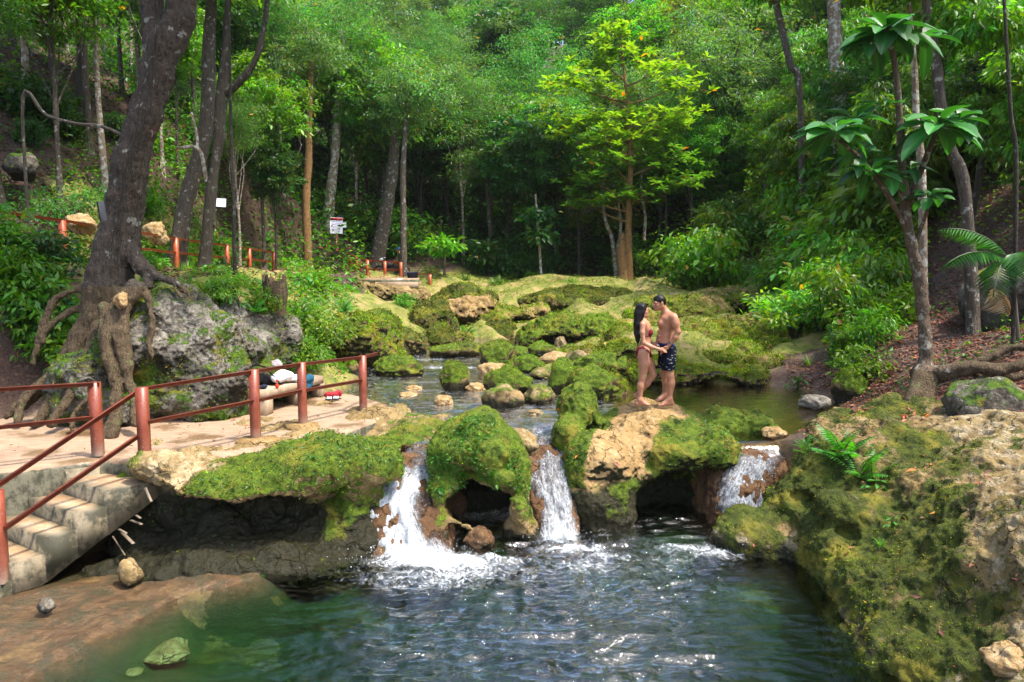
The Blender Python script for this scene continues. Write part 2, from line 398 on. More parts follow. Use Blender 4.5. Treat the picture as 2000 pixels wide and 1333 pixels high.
def bark_mat(name, c1, c2, lich, red=None, amt=.58, stretch=.25):
    m = NT(name); mp = m.n('Mapping', {'Vector': m.co(), 'Scale': (1, 1, stretch)}).outputs[0]
    n = m.noise(18, 8, .75, mp); nf = m.noise(55, 5, .75, mp); vr = m.vor(26, 'DISTANCE_TO_EDGE', mp); n2 = m.noise(3, 4, .6); n3 = m.noise(6, 5, .6)
    c = m.mix(m.ramp(n, .35, .65), c1, c2); c = m.mix(m.ramp(nf, .55, .7), c, tuple(x*.4 for x in c1))
    if red: c = m.mix(m.ramp(n2, .55, .72), c, red)
    c = m.mix(m.ramp(n3, amt, amt+.06), c, lich)
    return m.end(m.n('BsdfPrincipled', {'Base Color': c, 'Roughness': .85, 'Specular IOR Level': .25, 'Normal': m.bump(m.ma('ADD', m.ma('ADD', n, m.ma('MULTIPLY', nf, .5)), m.ma('MULTIPLY', m.ramp(vr, 0., .12), .35)), 1., .03)}))
M = {}
M['lime'] = rock_mat('limestone', (.17, .115, .045), (.27, .19, .085), (.40, .31, .18), (.014, .014, .006), moss1=(.15, .215, .02), moss2=(.055, .10, .012))
M['limebright'] = rock_mat('limestone_tan', (.23, .145, .055), (.34, .22, .095), (.43, .32, .18), (.016, .016, .006), moss1=(.15, .215, .02), moss2=(.06, .105, .012))
M['grey'] = rock_mat('limestone_grey', (.07, .06, .045), (.14, .12, .09), (.28, .26, .22), (.02, .02, .014), bs=1.2)
M['bank'] = rock_mat('limestone_ochre', (.15, .10, .038), (.23, .165, .07), (.32, .27, .18), (.02, .02, .008), moss1=(.10, .125, .018), moss2=(.035, .05, .01))
M['yellowrock'] = rock_mat('limestone_yellow', (.24, .16, .05), (.34, .25, .09), (.42, .34, .2), (.03, .025, .01), moss1=(.20, .23, .025), moss2=(.09, .12, .015))  # yellow-ochre moss and stone of the terrace outcrops
M['wetrock'] = rock_mat('wet_rock', (.075, .038, .018), (.13, .07, .032), (.19, .12, .06), (.008, .006, .004), wet=.2)
M['leaf'] = leaf_mat('foliage'); M['leafglossy'] = leaf_mat('foliage_glossy', .3, .42, .35)
M['moss'] = leaf_mat('moss_fuzz', .35, .8, .1)
M['dryleaf'] = leaf_mat('dry_leaves', .15, .6, .3, (1.2, .9, .6))
M['bark'] = bark_mat('bark_grey', (.06, .048, .035), (.13, .105, .08), (.33, .32, .28))
M['barkbig'] = bark_mat('bark_brown', (.042, .033, .024), (.085, .067, .05), (.24, .24, .20), (.075, .035, .022), .60, .3)
M['barkroot'] = bark_mat('bark_root', (.06, .042, .022), (.12, .085, .048), (.11, .12, .045), None, .60, .3)
M['barkdark'] = bark_mat('bark_dark', (.03, .025, .018), (.06, .05, .035), (.12, .12, .1))
M['barktan'] = bark_mat('bark_orange', (.20, .105, .035), (.30, .17, .07), (.12, .07, .03))
M['barkpale'] = bark_mat('bark_pale', (.20, .13, .08), (.33, .27, .2), (.5, .48, .42), None, .5)
M['barkmot'] = bark_mat('bark_mottled', (.09, .06, .038), (.16, .12, .08), (.32, .30, .24), None, .55)
M['plain'] = col_mat('painted'); M['cloth'] = col_mat('cloth', .9, .1, .5, 60)
M['skin'] = None
# ================================================================ terrain
def _ctl():
    P = []
    def a(px, py, d): P.append(at(px, py, d))
    def o(px, py, z): P.append(on(px, py, z))
    for q in ((0, 840), (100, 860), (200, 880), (283, 905), (400, 850), (500, 862), (592, 833), (660, 805), (710, 800), (450, 780), (600, 790), (640, 775), (60, 820)): o(*q, 1.12)
    for q in ((0, 700, 14), (0, 600, 17), (28, 507, 15), (0, 300, 20), (0, 100, 26), (300, 300, 26), (300, 440, 20), (450, 300, 32),
              (500, 450, 28), (600, 420, 36), (250, 520, 19), (405, 520, 24), (540, 520, 30), (720, 545, 36), (790, 545, 36),
              (350, 575, 14.5), (450, 600, 14.5), (560, 620, 17), (620, 600, 20), (680, 570, 25), (700, 640, 20), (640, 690, 17), (600, 710, 14.6),
              (750, 590, 30), (800, 562, 34), (850, 557, 34), (1000, 555, 33), (1200, 552, 34), (1450, 550, 32), (900, 600, 28), (1100, 600, 28),
              (1300, 600, 27), (1450, 600, 25), (1350, 650, 20), (1500, 650, 20), (1500, 700, 17), (1300, 700, 17), (1200, 690, 18), (1120, 720, 16.5),
              (1400, 748, 15.2), (950, 660, 23), (880, 650, 23), (820, 650, 22),
              (1700, 800, 11), (1600, 850, 10.3), (1800, 790, 11), (1900, 850, 9.5), (2000, 900, 8), (2000, 1100, 6), (1800, 1000, 8), (1700, 950, 8.8),
              (1650, 1050, 8.2), (1750, 1150, 7), (1850, 1250, 6.2), (2000, 1333, 5.3), (1550, 930, 9.4), (1530, 1000, 9.2), (1950, 740, 11.5),
              (1800, 780, 11.5), (1700, 700, 14), (1620, 765, 14), (1980, 620, 13.5), (1700, 600, 18), (1560, 600, 22), (1850, 500, 17), (1980, 400, 17),
              (1700, 450, 24), (1560, 480, 29), (1980, 200, 22), (1800, 250, 28), (1650, 300, 34), (1500, 400, 38), (1300, 490, 42), (1100, 515, 42),
              (900, 515, 42), (750, 480, 44), (1100, 300, 60), (1300, 220, 62), (1500, 150, 58), (900, 300, 62), (700, 300, 58), (500, 300, 45),
              (1000, 170, 80), (600, 170, 75), (1500, 90, 80), (1800, 80, 50), (2000, 30, 35), (200, 120, 45), (0, 20, 40)): a(*q)
    for px, py in ((770, 770), (850, 800), (950, 770), (1000, 810), (1080, 800), (900, 725), (1000, 700), (860, 705), (1400, 790), (1500, 800), (1560, 825),
                   (1340, 770), (1500, 860), (1100, 850), (880, 850), (1250, 790), (1180, 800), (1030, 740), (700, 745)):
        p = on(px, py, 1.1); o(px, py, ZW(p[1])-.32)
    for q in ((-80, 40, 35), (80, 40, 45), (-80, 100, 45), (80, 100, 55), (0, 110, 36), (-50, 0, 18), (50, 0, 22), (-30, -30, 8), (30, -30, 10), (-12, 8, 2.2),
              (-20, 10, 6), (-12, 3, 1.5), (10, 2, 4), (7, 4, 2.4), (14, 8, 5.5), (0, 9.4, .5), (2, 9.4, .5), (-1.5, 9.6, .6), (-3, 9.5, .9), (6, 0, 1.8)): P.append(np.array(q, float))
    return np.array(P)
def ZW(y): return 1.0+.031*np.maximum(y-10.4, 0)
class RBF:
    def __init__(s, P, c=.6):
        s.P = P; s.c = c; n = len(P); r = np.sqrt(((P[:, None, :2]-P[None, :, :2])**2).sum(-1)+c*c)
        A = np.zeros((n+1, n+1)); A[:n, :n] = r-np.eye(n)*.02; A[:n, n] = A[n, :n] = 1
        s.w = np.linalg.solve(A, np.append(P[:, 2], 0))
    def __call__(s, x, y):
        x, y = np.broadcast_arrays(np.asarray(x, float), np.asarray(y, float)); sh = x.shape; x = x.ravel(); y = y.ravel(); out = np.full(x.shape, s.w[-1])
        for p, w in zip(s.P, s.w[:-1]): out += w*np.sqrt((x-p[0])**2+(y-p[1])**2+s.c**2)
        return out.reshape(sh)
_up = RBF(_ctl())
_lo = RBF(np.array([(-3, 7, -.5), (-2, 8, -1.0), (0, 8, -1.7), (2, 8, -1.6), (0, 6, -1.9), (2, 6, -1.6), (-2, 6, -1.0), (-2.8, 6, -.25), (0, 4, -1.8), (0, 0, -1.8), (0, -20, -1.5),
    (3, 6.5, -.9), (2.5, 8.6, -.6), (1, 9.4, -.8), (-1, 9, -.6), (-2, 8.8, -.5), (-3.0, 8.2, -.15), (-2.2, 6.8, -.7),
    (-4.6, 8.4, -.1), (-5.5, 7.8, -.1), (-7, 7, -.1), (-8, 5, -.2), (-6, 3, -.4), (-5, 4, -.4), (-4, 3, -.5), (-3.5, 5.3, -.4), tuple(on(230, 1320, -.35)), tuple(on(400, 1240, -.45)), tuple(on(520, 1160, -.4)), tuple(on(320, 1285, -.45)), tuple(on(600, 1130, -.5)), (-3.9, 8.7, -.1)], float), .3)
BASIN = [(-9, -30), (-11, 6.3), (-6.3, 8.75), (-5.3, 9.3), (-4.7, 9.1), (-4.0, 9.0), (-3.2, 9.1), (-2.6, 9.25), (-1.7, 9.4), (-.85, 10.0), (-.75, 10.9), (.3, 10.9), (.4, 10.2), (1.05, 10.4), (1.2, 11.7), (2.7, 11.7), (2.85, 10.5), (3.8, 10.5), (4.0, 9.6),
         tuple(on(1590, 1100, 0)[:2]), tuple(on(1655, 1200, 0)[:2]), tuple(on(1765, 1333, 0)[:2]), (3.3, 4), (3.8, 0), (6, -30)]
LEDGE = [on(px, py, .05)[:2] for px, py in ((-300, 1200), (-60, 1180), (60, 1150), (150, 1120), (250, 1105), (340, 1100), (440, 1105), (525, 1106), (490, 1128), (400, 1150), (330, 1180), (270, 1212), (200, 1242), (130, 1282), (60, 1325), (-100, 1420), (-400, 1500))]
RAILP = [np.array([*at(px, 500, d)[:2], at(px, t, d)[2]-.97]) for px, t, d in ((-300, 395, 12.5), (-60, 405, 14), (28, 416, 15), (135, 431, 16.3), (268, 452, 18.6), (352, 466, 21.2), (405, 474, 23.5), (493, 486, 28), (540, 493, 31), (620, 503, 34.5))]
def rail_blend(x, y, z):
    bd = np.full(x.shape, 1e9); bz = np.zeros(x.shape)
    for a, b in zip(RAILP[:-1], RAILP[1:]):
        e = (b-a)[:2]; t = np.clip(((x-a[0])*e[0]+(y-a[1])*e[1])/(e@e), 0, 1); d = np.hypot(x-a[0]-t*e[0], y-a[1]-t*e[1]); k = d < bd; bd = np.where(k, d, bd); bz = np.where(k, a[2]+(b[2]-a[2])*t, bz)
    w = sstep(2.6, 1.0, bd); return z*(1-w)+bz*w
def TH(x, y, fine=True):
    x, y = np.broadcast_arrays(np.asarray(x, float), np.asarray(y, float))
    s = poly_sdf(BASIN, x, y); k = sstep(-.12, .35, s); sl_ = poly_sdf(LEDGE, x, y)+.05*fbm(xyz0(x, y, 0*x), 3, 3); kl = sstep(-.22, .34, sl_); z = (_lo(x, y)*kl+(.028+.03*fbm(xyz0(x, y, 0*x), .9, 3))*(1-kl))*(1-k)+_up(x, y)*k
    if fine:
        r = np.sqrt(x*x+y*y); path = np.exp(-((x+4)/3)**4-((y-11)/2.2)**4)
        z = z+fbm(xyz0(x, y, 0*x), .22, 3)*np.clip((r-12)/25, 0, 1)*.8+fbm(xyz0(x, y, 0*x+5.), 1.6, 3)*.07*np.clip((r-9)/6, .2, 1)*(1-path)+fbm(xyz0(x, y, 0*x+8.), .5, 3)*.16*sstep(14, 17, r)+(.45-np.abs(fbm(xyz0(x, y, 0*x+2.), .42, 3)))*.42*sstep(14.5, 17, y)*sstep(34, 30, y)*sstep(-6, -3, x)*sstep(11, 8, x)
    return rail_blend(x, y, z)
def ground(x, y): return float(TH(np.array([x]), np.array([y]))[0])
def gp(px, d, dz=0.):
    """the ground point in picture column px at distance d"""
    x = (px-1000)/FPX*d/_c; return np.array([x, d, ground(x, d)+dz])
th = np.concatenate([np.linspace(-48, 48, 560), np.linspace(49.5, 310.5, 90)])*math.pi/180
rr = np.concatenate([[0.01, 1, 2, 3, 4], 4.6*np.exp(np.linspace(0, math.log(140/4.6), 480))])
TX = rr[:, None]*np.sin(th)[None]; TY = rr[:, None]*np.cos(th)[None]; TZ = TH(TX, TY)
BANK = [(2.85, 9.25), (3.35, 9.0), tuple(on(1580, 1110, 0)[:2]), tuple(on(1648, 1210, 0)[:2]), tuple(on(1755, 1333, 0)[:2]), (3.3, 4.6), (7.0, 4.4), (7.1, 9), (6.6, 10.8), (5.7, 11.8), (5.0, 11.7), (4.6, 11.1), (4.3, 10.5), (4.05, 9.95), (3.5, 9.5)]
TZ = TZ-.3*sstep(-.05, -.3, poly_sdf(BANK, TX, TY))
nr, nth = TX.shape; ii = np.arange(nr-1)[:, None]*nth; jj = np.arange(nth)[None]
TQ = np.stack([ii+jj, ii+nth+jj, ii+nth+(jj+1) % nth, ii+(jj+1) % nth], -1).reshape(-1, 4)[:, ::-1]
TV = np.stack([TX, TY, TZ], -1).reshape(-1, 3)
x, y, z = TV.T
nb = fbm(TV, .8, 4)
TER = [tuple(at(730, 600, 30)[:2]), (-7, 36.5), (-4, 37.5), (11, 37), (10.5, 30), (9.3, 24), (7.8, 18), (6.2, 14.5), (4, 14), (1, 14.5), (-1.5, 20), (-4, 24)]
green = sstep(1.2, -1.2, poly_sdf(TER, x, y)+nb*1.4)
LV = [(-11, 14), (-5, 13.6), (-2.4, 15), (-2.2, 22), (-5, 32), (-11, 30), (-13, 20)]
green = np.maximum(green, sstep(1., -1., poly_sdf(LV, x, y)+nb)*.9)
wet = sstep(.12, -.02, z-np.where(y > 9.6, ZW(y), 0.))*(np.abs(x) < 9)*(y < 30)
sand = np.exp(-((x+5)/3.5)**4-((y-11)/2.4)**4)
tm = np.stack([green, wet, sand], 1)
def ground_mat():
    m = NT('forest_ground'); sep = m.n('SeparateColor', {0: m.attr('Mask').outputs[0]}); R, G, B = sep.outputs[0], sep.outputs[1], sep.outputs[2]
    co = m.co(); n1 = m.noise(.7, 5); n2 = m.noise(5, 6, .7); n3 = m.noise(22, 5, .7); v = m.vor(9); 
    lit = m.mix(m.ramp(n3, .35, .65), (.03, .016, .010), (.095, .05, .032)); lit = m.mix(m.ramp(v, .1, .3), (.14, .08, .05), lit)
    lit = m.mix(m.ramp(n2, .5, .7), lit, (.06, .045, .03))
    gr = m.mix(m.ramp(n2, .35, .65), (.07, .095, .012), (.19, .19, .025)); gr = m.mix(m.ramp(m.noise(1.6, 6, .7), .48, .62), gr, (.26, .19, .07))
    sa = m.mix(m.ramp(n2, .35, .7), (.24, .15, .095), (.34, .235, .155)); 
    wt = m.mix(m.ramp(n2, .4, .65), (.07, .042, .014), (.16, .10, .03)); 
    c = m.mix(m.ramp(m.ma('ADD', R, m.ma('MULTIPLY', m.ma('SUBTRACT', n2, .5), .8)), .35, .65), lit, gr)
    c = m.mix(m.ramp(m.ma('ADD', B, m.ma('MULTIPLY', m.ma('SUBTRACT', n2, .5), .5)), .35, .6), c, sa); c = m.mix(G, c, wt)
    h = m.ma('ADD', n2, m.ma('MULTIPLY', n3, .5))
    return m.end(m.n('BsdfPrincipled', {'Base Color': c, 'Roughness': m.ma('SUBTRACT', .9, m.ma('MULTIPLY', G, .5)), 'Normal': m.bump(h, .8, .05)}))
M['ground'] = ground_mat()
def bed_mat():
    m = NT('pool_bed'); n = m.noise(1.2, 5); n2 = m.noise(9, 5, .7)
    c = m.mix(m.ramp(n, .4, .65), (.022, .034, .011), (.055, .07, .024)); c = m.mix(m.ramp(n2, .5, .7), c, (.04, .035, .012))
    z = m.n('SeparateXYZ', {0: m.n('NewGeometry').outputs['Position']}).outputs[2]
    le = m.mix(m.ramp(n2, .35, .7), (.06, .032, .012), (.14, .08, .032)); le = m.mix(m.ramp(m.noise(26, 5, .75), .55, .7), le, (.17, .11, .06)); le = m.mix(m.ramp(m.noise(2.4, 6, .75), .46, .58), le, (.05, .04, .016))
    c = m.mix(m.ramp(z, -.25, -.02), c, le)
    return m.end(m.n('BsdfPrincipled', {'Base Color': c, 'Roughness': .28, 'Normal': m.bump(m.ma('ADD', n2, m.ma('ADD', m.noise(3), m.ma('MULTIPLY', m.noise(30, 5, .8), .5))), .9, .05)}))
M['bed'] = bed_mat()
g = obj('ground', TV, TQ, M['ground'], loc=(0, 0, 0), mask=tm); g['kind'] = 'structure'
# the pool's bed and wet ledge: a finer sheet just above the ground sheet
bx = np.arange(-8, 3.9, .05); by = np.arange(1.5, 11.6, .05); BX, BY = np.meshgrid(bx, by, indexing='ij')
BZ = TH(BX, BY)+.02+fbm(xyz0(BX, BY, 0*BX), 2.2, 4)*.035
BZ = np.minimum(BZ, .32+0*BZ)
s_ = poly_sdf(BASIN, BX, BY); BZ = np.where(s_ > .02, TH(BX, BY)-.3, BZ)
def gridfaces(a, b):
    i = np.arange(a-1)[:, None]*b; j = np.arange(b-1)[None]
    return np.stack([i+j, i+b+j, i+b+j+1, i+j+1], -1).reshape(-1, 4)
g = obj('pool_bed', np.stack([BX, BY, BZ], -1).reshape(-1, 3), gridfaces(*BX.shape), M['bed'], loc=(0, 0, 0)); g['kind'] = 'structure'
# ================================================================ water
FALLS = [([(862, 850), (848, 872), (828, 905), (796, 942), (775, 985), (785, 1035), (806, 1088)], [11.35, 10.75, 10.1, 9.62, 9.32, 9.1, None], [60, 62, 84, 124, 150, 165, 190]),
         ([(1098, 828), (1094, 850), (1088, 880), (1082, 920), (1086, 965), (1092, 1015), (1094, 1058)], [12.1, 11.35, 10.75, 10.2, 9.88, 9.62, None], [90, 115, 140, 130, 100, 76, 86]),
         ([(1500, 868), (1482, 884), (1468, 905), (1456, 945), (1450, 985), (1446, 1025), (1444, 1060)], [10.9, 10.45, 10.2, 10.0, 9.9, 9.85, None], [130, 124, 116, 108, 102, 100, 104])]
FP = []
for P, D, Wd in FALLS:
    FP.append((np.array([at(p[0], p[1], d) if d else on(p[0], p[1], 0.) for p, d in zip(P, D)]), Wd))
def water_mat(name, bump_sc=1., boost=3., foam=True, tint=(1, 1, 1), stretch=(1, 1, 1), bst=.35):
    m = NT(name); co = m.n('Mapping', {'Vector': m.co(), 'Scale': stretch}).outputs[0]
    n1 = m.noise(7*bump_sc, 4, .6, co, 1.); n2 = m.noise(26*bump_sc, 4, .6, co, .6)
    calm_ = m.n('SeparateColor', {0: m.attr('Mask').outputs[0]}).outputs[1]
    nr = m.bump(m.ma('ADD', n1, m.ma('MULTIPLY', n2, .4)), m.ma('MULTIPLY_ADD', calm_, bst*.85, bst*.15), .03)
    fr = m.n('Fresnel', {'IOR': 1.36, 'Normal': nr})
    gl = m.n('BsdfGlossy', {'Roughness': .015, 'Normal': nr, 'Color': (1, 1, 1)})
    tr = m.n('BsdfTransparent', {'Color': tint})
    sh = m.n('MixShader', {0: m.n('Clamp', {0: m.ma('MULTIPLY', fr, m.ma('MULTIPLY_ADD', calm_, boost-1.3, 1.3))}).outputs[0], 1: tr, 2: gl}).outputs[0]
    if foam:
        f = m.n('SeparateColor', {0: m.attr('Mask').outputs[0]}).outputs[0]
        fn = m.noise(11, 8, .75, None, 1.5); fv = m.noise(38, 4, .8)
        k = m.ramp(m.ma('ADD', m.ma('MULTIPLY', f, 1.3), m.ma('MULTIPLY', m.ma('SUBTRACT', m.ma('ADD', m.ma('MULTIPLY', fn, .7), m.ma('MULTIPLY', fv, .3)), .5), 4.2)), .45, 1.5)
        k = m.ma('MULTIPLY', k, m.ramp(f, .01, .25))
        fo = m.n('BsdfPrincipled', {'Base Color': (.60, .65, .69), 'Roughness': .5, 'Normal': m.bump(m.ma('ADD', fn, fv), .8, .05)})
        sh = m.n('MixShader', {0: k, 1: sh, 2: fo}).outputs[0]
    return m
def waves(x, y, a1, a2, sc=1.):
    p = xyz0(x*1.1*sc, y*2.6*sc, 0*x)
    w = fbm(p+fbm(xyz0(x, y, 0*x), .8, 2)[..., None]*.6, 1.3, 2)*a1+(.5-np.abs(fbm(p, 3.2, 2, off=9.)))*a2
    q = xyz0(x*2.4*sc, y*7*sc, 0*x)+fbm(xyz0(x, y, 0*x), 1.5, 2)[..., None]*.9; w = w+(.5-np.abs(fbm(q, 1.1, 3, off=3.)))*a2*1.3
    return w
px_ = np.arange(-8, 3.95, .024); py_ = np.arange(3.5, 11.4, .024); X, Y = np.meshgrid(px_, py_, indexing='ij')
foam = np.zeros_like(X)
blobs = [(*on(855, 1100, 0)[:2], .85, .26, 1.25), (*on(800, 1095, 0)[:2], .5, .2, 1.1), (*on(950, 1095, 0)[:2], .7, .22, .65), (*on(1120, 1075, 0)[:2], .5, .2, 1.05), (*on(1180, 1090, 0)[:2], .42, .2, .75), (*on(1350, 1075, 0)[:2], .5, .2, .8), (*on(1400, 1085, 0)[:2], .4, .22, .8), (*on(1030, 1120, 0)[:2], 1.5, .6, .38), (*on(1300, 1100, 0)[:2], 1.0, .35, .4), (*on(850, 1130, 0)[:2], 1.2, .5, .6), (*on(900, 1120, 0)[:2], .9, .35, .7), (*on(1150, 1110, 0)[:2], .6, .3, .6)]
for fx, fy, sx, sy, a in blobs: foam = np.maximum(foam, a*np.exp(-((X-fx)/sx)**2-((Y-fy)/sy)**2))
calm = sstep(-3.2, -.6, X)*sstep(3.3, 1.6, X-(Y-8)*.25)
calm = .12+.88*calm*sstep(2.4, 5., Y+.0*X)
Zs = waves(X, Y, .036, .030)*calm+foam*(.05*fbm(xyz0(X, Y, 0*X), 7, 3)+.03)
V = np.stack([X, Y, Zs], -1).reshape(-1, 3); Q = gridfaces(*X.shape)[:, ::1]
nx, ny = X.shape; n0 = len(V)
ring = list(range(0, ny))+[i*ny+ny-1 for i in range(1, nx)]+[(nx-1)*ny+j for j in range(ny-2, -1, -1)]+[i*ny for i in range(nx-2, 0, -1)]
low = V[ring].copy(); low[:, 2] = -3.0; cen = np.array([[-2, 5, -3.0]]); V2 = np.concatenate([V, low, cen]); k = len(ring)
side = np.array([[ring[i], ring[(i+1) % k], n0+(i+1) % k, n0+i] for i in range(k)]); bot = np.array([[n0+i, n0+(i+1) % k, n0+k] for i in range(k)])
wm = water_mat('pool_water', stretch=(.8, 1.8, 1), bst=.6, boost=2.9)
sh = wm.t.nodes[-1]
sh = [n for n in wm.t.nodes if n.bl_idname == 'ShaderNodeMixShader'][-1]
wm.end(sh); va = wm.n('VolumeAbsorption', {'Color': (.24, .68, .42), 'Density': 1.7}); wm.t.links.new(va.outputs[0], wm.out.inputs[1])
mk = np.zeros((len(V2), 3)); mk[:n0, 0] = foam.ravel(); mk[:n0, 1] = calm.ravel()
w = obj('pool_water', V2, [Q, side, bot], wm.m, loc=(0, 0, 0), mask=mk); w['kind'] = 'structure'
# upper stream
px_ = np.arange(-8, 8, .045); py_ = np.arange(10.35, 27, .045); X, Y = np.meshgrid(px_, py_, indexing='ij')
fo = np.zeros_like(X)
def fb(px, py, sx, sy, a):
    global fo
    p = on(px, py, 1.1 if py > 720 else 1.3); fo = np.maximum(fo, a*np.exp(-((X-p[0])/sx)**2-((Y-p[1])/sy)**2))
for q in ((1090, 830, .55, .5, .75), (1050, 860, .5, .4, .45), (1110, 800, .4, .5, .4), (860, 850, .3, .4, .5), (880, 712, 1.0, .25, .75), (820, 700, .9, .3, .6), (1000, 690, 1., .5, .6), (900, 780, 1.0, .5, .22), (820, 800, .8, .8, .2), (1000, 800, 1., .5, .22), (760, 740, .8, .3, .2)): fb(*q)
fo = np.maximum(fo, .34*(Y < 21)*(X < 1.8))
Zs = ZW(Y)+waves(X, Y, .014, .010, 1.4)*np.where((X > 1.9) & (Y < 16), .3, 1)-.25*sstep(10.75, 10.4, Y)-.45*np.exp(-((X-.78)/.45)**4)*sstep(12.0, 10.8, Y)
sm_ = water_mat('stream_water', 1.3, tint=(.9, .85, .7), bst=.35)
sm_.end([n for n in sm_.t.nodes if n.bl_idname == 'ShaderNodeMixShader'][-1])
V = np.stack([X, Y, Zs], -1).reshape(-1, 3); Q = gridfaces(*X.shape)
mk = np.zeros((len(V), 3)); mk[:, 0] = fo.ravel(); mk[:, 1] = np.where((X > 1.9) & (Y < 16), .3, 1).ravel()
cenm = V[Q].mean(1); keep = ((cenm[:, 0] > -1.6) | (cenm[:, 1] > 12.2)) & (cenm[:, 0] < np.where(cenm[:, 1] > 11.3, 6.8, 4.6)) & ((cenm[:, 0] > -4.2)) & ((TH(cenm[:, 0], cenm[:, 1]) < cenm[:, 2]+.25) | (cenm[:, 1] < 11.5))
w = obj('stream_water', V, Q[keep], sm_.m, loc=(0, 0, 0), mask=mk); w['kind'] = 'structure'
# waterfalls: strands of moving water lying over the rock
def fall_mat():
    m = NT('falling_water'); at_ = m.attr('Mask'); sep = m.n('SeparateColor', {0: at_.outputs[0]})
    vec = m.n('CombineXYZ', {0: m.ma('MULTIPLY', sep.outputs[0], 9.), 1: m.ma('MULTIPLY', sep.outputs[1], 3.2), 2: sep.outputs[2]}).outputs[0]
    n = m.noise(3.5, 8, .75, vec, .8); n2 = m.noise(30, 4, .8)
    k = m.ramp(m.ma('ADD', m.ma('ADD', m.ma('MULTIPLY', n, .75), m.ma('MULTIPLY', n2, .25)), m.ma('MULTIPLY', m.ma('SUBTRACT', sep.outputs[2], .5), .5)), .48, .95)
    nr = m.bump(n, .8, .05)
    fo = m.n('BsdfPrincipled', {'Base Color': (.60, .65, .70), 'Roughness': .4, 'Normal': nr})
    gl = m.n('BsdfGlossy', {'Roughness': .08, 'Normal': nr}); tr = m.n('BsdfTransparent', {'Color': (.95, .92, .9)})
    w_ = m.n('MixShader', {0: m.ma('MULTIPLY', m.n('Fresnel', {'IOR': 1.4, 'Normal': nr}), 1.5), 1: tr, 2: gl})
    return m.end(m.n('MixShader', {0: k, 1: w_, 2: fo}))
M['fall'] = fall_mat()
FL = ['leftmost waterfall, white water sliding down between the mossy ledge and the arched rock', 'narrow middle waterfall squeezed between the arched rock and the couple\'s rock', 'right-hand waterfall dropping as a thin clear curtain beside the large ochre bank']
for fi, (P, Wd) in enumerate(FP):
    S = spline(P, 12); Wp = spline(np.c_[np.array(Wd), np.zeros(len(Wd)), np.zeros(len(Wd))], 12)[:, 0]
    m_ = 56; u = np.linspace(-1, 1, m_); vv = np.linspace(0, 1, len(S)); U, VV = np.meshgrid(u, vv)
    wid = (Wp*S[:, 1]/FPX*.5)[:, None]; X = S[:, 0:1]+U*wid; Y = S[:, 1:2]+np.abs(U)**2*(.10 if fi < 2 else .03); Z = S[:, 2:3]+0*U
    pp = np.stack([X, Y, Z], -1); am = .05 if fi < 2 else .03
    n = fbm(pp*np.array([9, 2.5, 2.5]), 1, 4)+.6*fbm(pp, 9, 3)
    Y = Y-am*n*sstep(0, .2, VV); Z = Z+am*.9*n*sstep(0, .2, VV)-.05*np.abs(U)**3-np.where(VV < .04, .05, 0)
    pp = np.stack([X, Y, Z], -1).reshape(-1, 3)
    white = [[.05, .2, .55, .95, 1., .9, 1.], [.3, .5, .65, .6, .75, .8, 1.], [.2, .55, .65, .75, .8, .8, 1.]][fi]
    wv = np.interp(vv, np.linspace(0, 1, 7), white)[:, None]+.12-.5*np.abs(U)**4
    if fi == 0: wv = wv-.55*sstep(.2, .7, U)*sstep(.45, .6, VV)*sstep(1, .85, VV)
    mk = np.stack([U*wid*1.2+5, VV*2.2, wv], -1).reshape(-1, 3)
    w = obj('waterfall', pp, gridfaces(*X.shape), M['fall'], mask=mk); tag(w, FL[fi], 'waterfall')
# ================================================================ rocks
ROCKS = {}
def put_rock(name, v, q, mat, moss, label, cat='rock', group=None, stain_shade=None, pale=None, tuft=0, seed=0, tl=.025, parent=None, up=.35, amps=None):
    """moss(v, N) -> 0..1 ; tuft = number of moss blades scattered where the moss grows"""
    if amps: v = rough(v, q, amps, off=seed*1.7)
    N = vnorm(v, q); R = np.clip(moss(v, N), 0, 1); G = np.clip(stain_shade(v, N), 0, 1) if stain_shade else np.zeros(len(v)); B = np.clip(pale(v, N), 0, 1) if pale else np.zeros(len(v))  # G: real stains, and hollow shade put into the colour
    o = obj(name, v, q, mat, parent, mask=np.stack([R, G, B], 1)); tag(o, label, cat, group); ROCKS[seed] = (v, q, o, R)
    if tuft:
        if seed > 10: tuft = int(tuft*1.6)
        rng = np.random.RandomState(seed+50); p, n = scatter(v, q, np.clip(R+.5*fbm(v, 4, 3)-.35, 0, 1)**1, tuft, rng); k = len(p)
        d = unit(n+rng.normal(0, .55, (k, 3))+np.array([0, 0, .25])); cl = fbm(p, 2.6, 4)
        c = jitcol(rng, (.13, .195, .018), k, .35, .18)*np.clip(1+1.2*cl[:, None], .2, 1.9); yl = (rng.rand(k) < .12) | (fbm(p, 4.5, 2, off=9.) > .42); c[yl] = jitcol(rng, (.28, .25, .05), yl.sum())
        a = leafmesh(p-n*.004, d, rng.normal(0, 1, (k, 3)), tl*np.exp(rng.normal(0, .35, k)), .45, c, .3)
        mo = obj('moss', a[0], a[1], M['moss'], o if parent is None else parent, col=a[2], smooth=False); mo['kind'] = 'stuff'
        mo.location = (0, 0, 0)
    return o
UPM = lambda v, N, a=.1, b=.75: sstep(a, b, N[:, 2])
RA = [(1.1, .10, 'n'), (3., .05, 'n'), (7., .022, 'r'), (16, .014, 'n')]
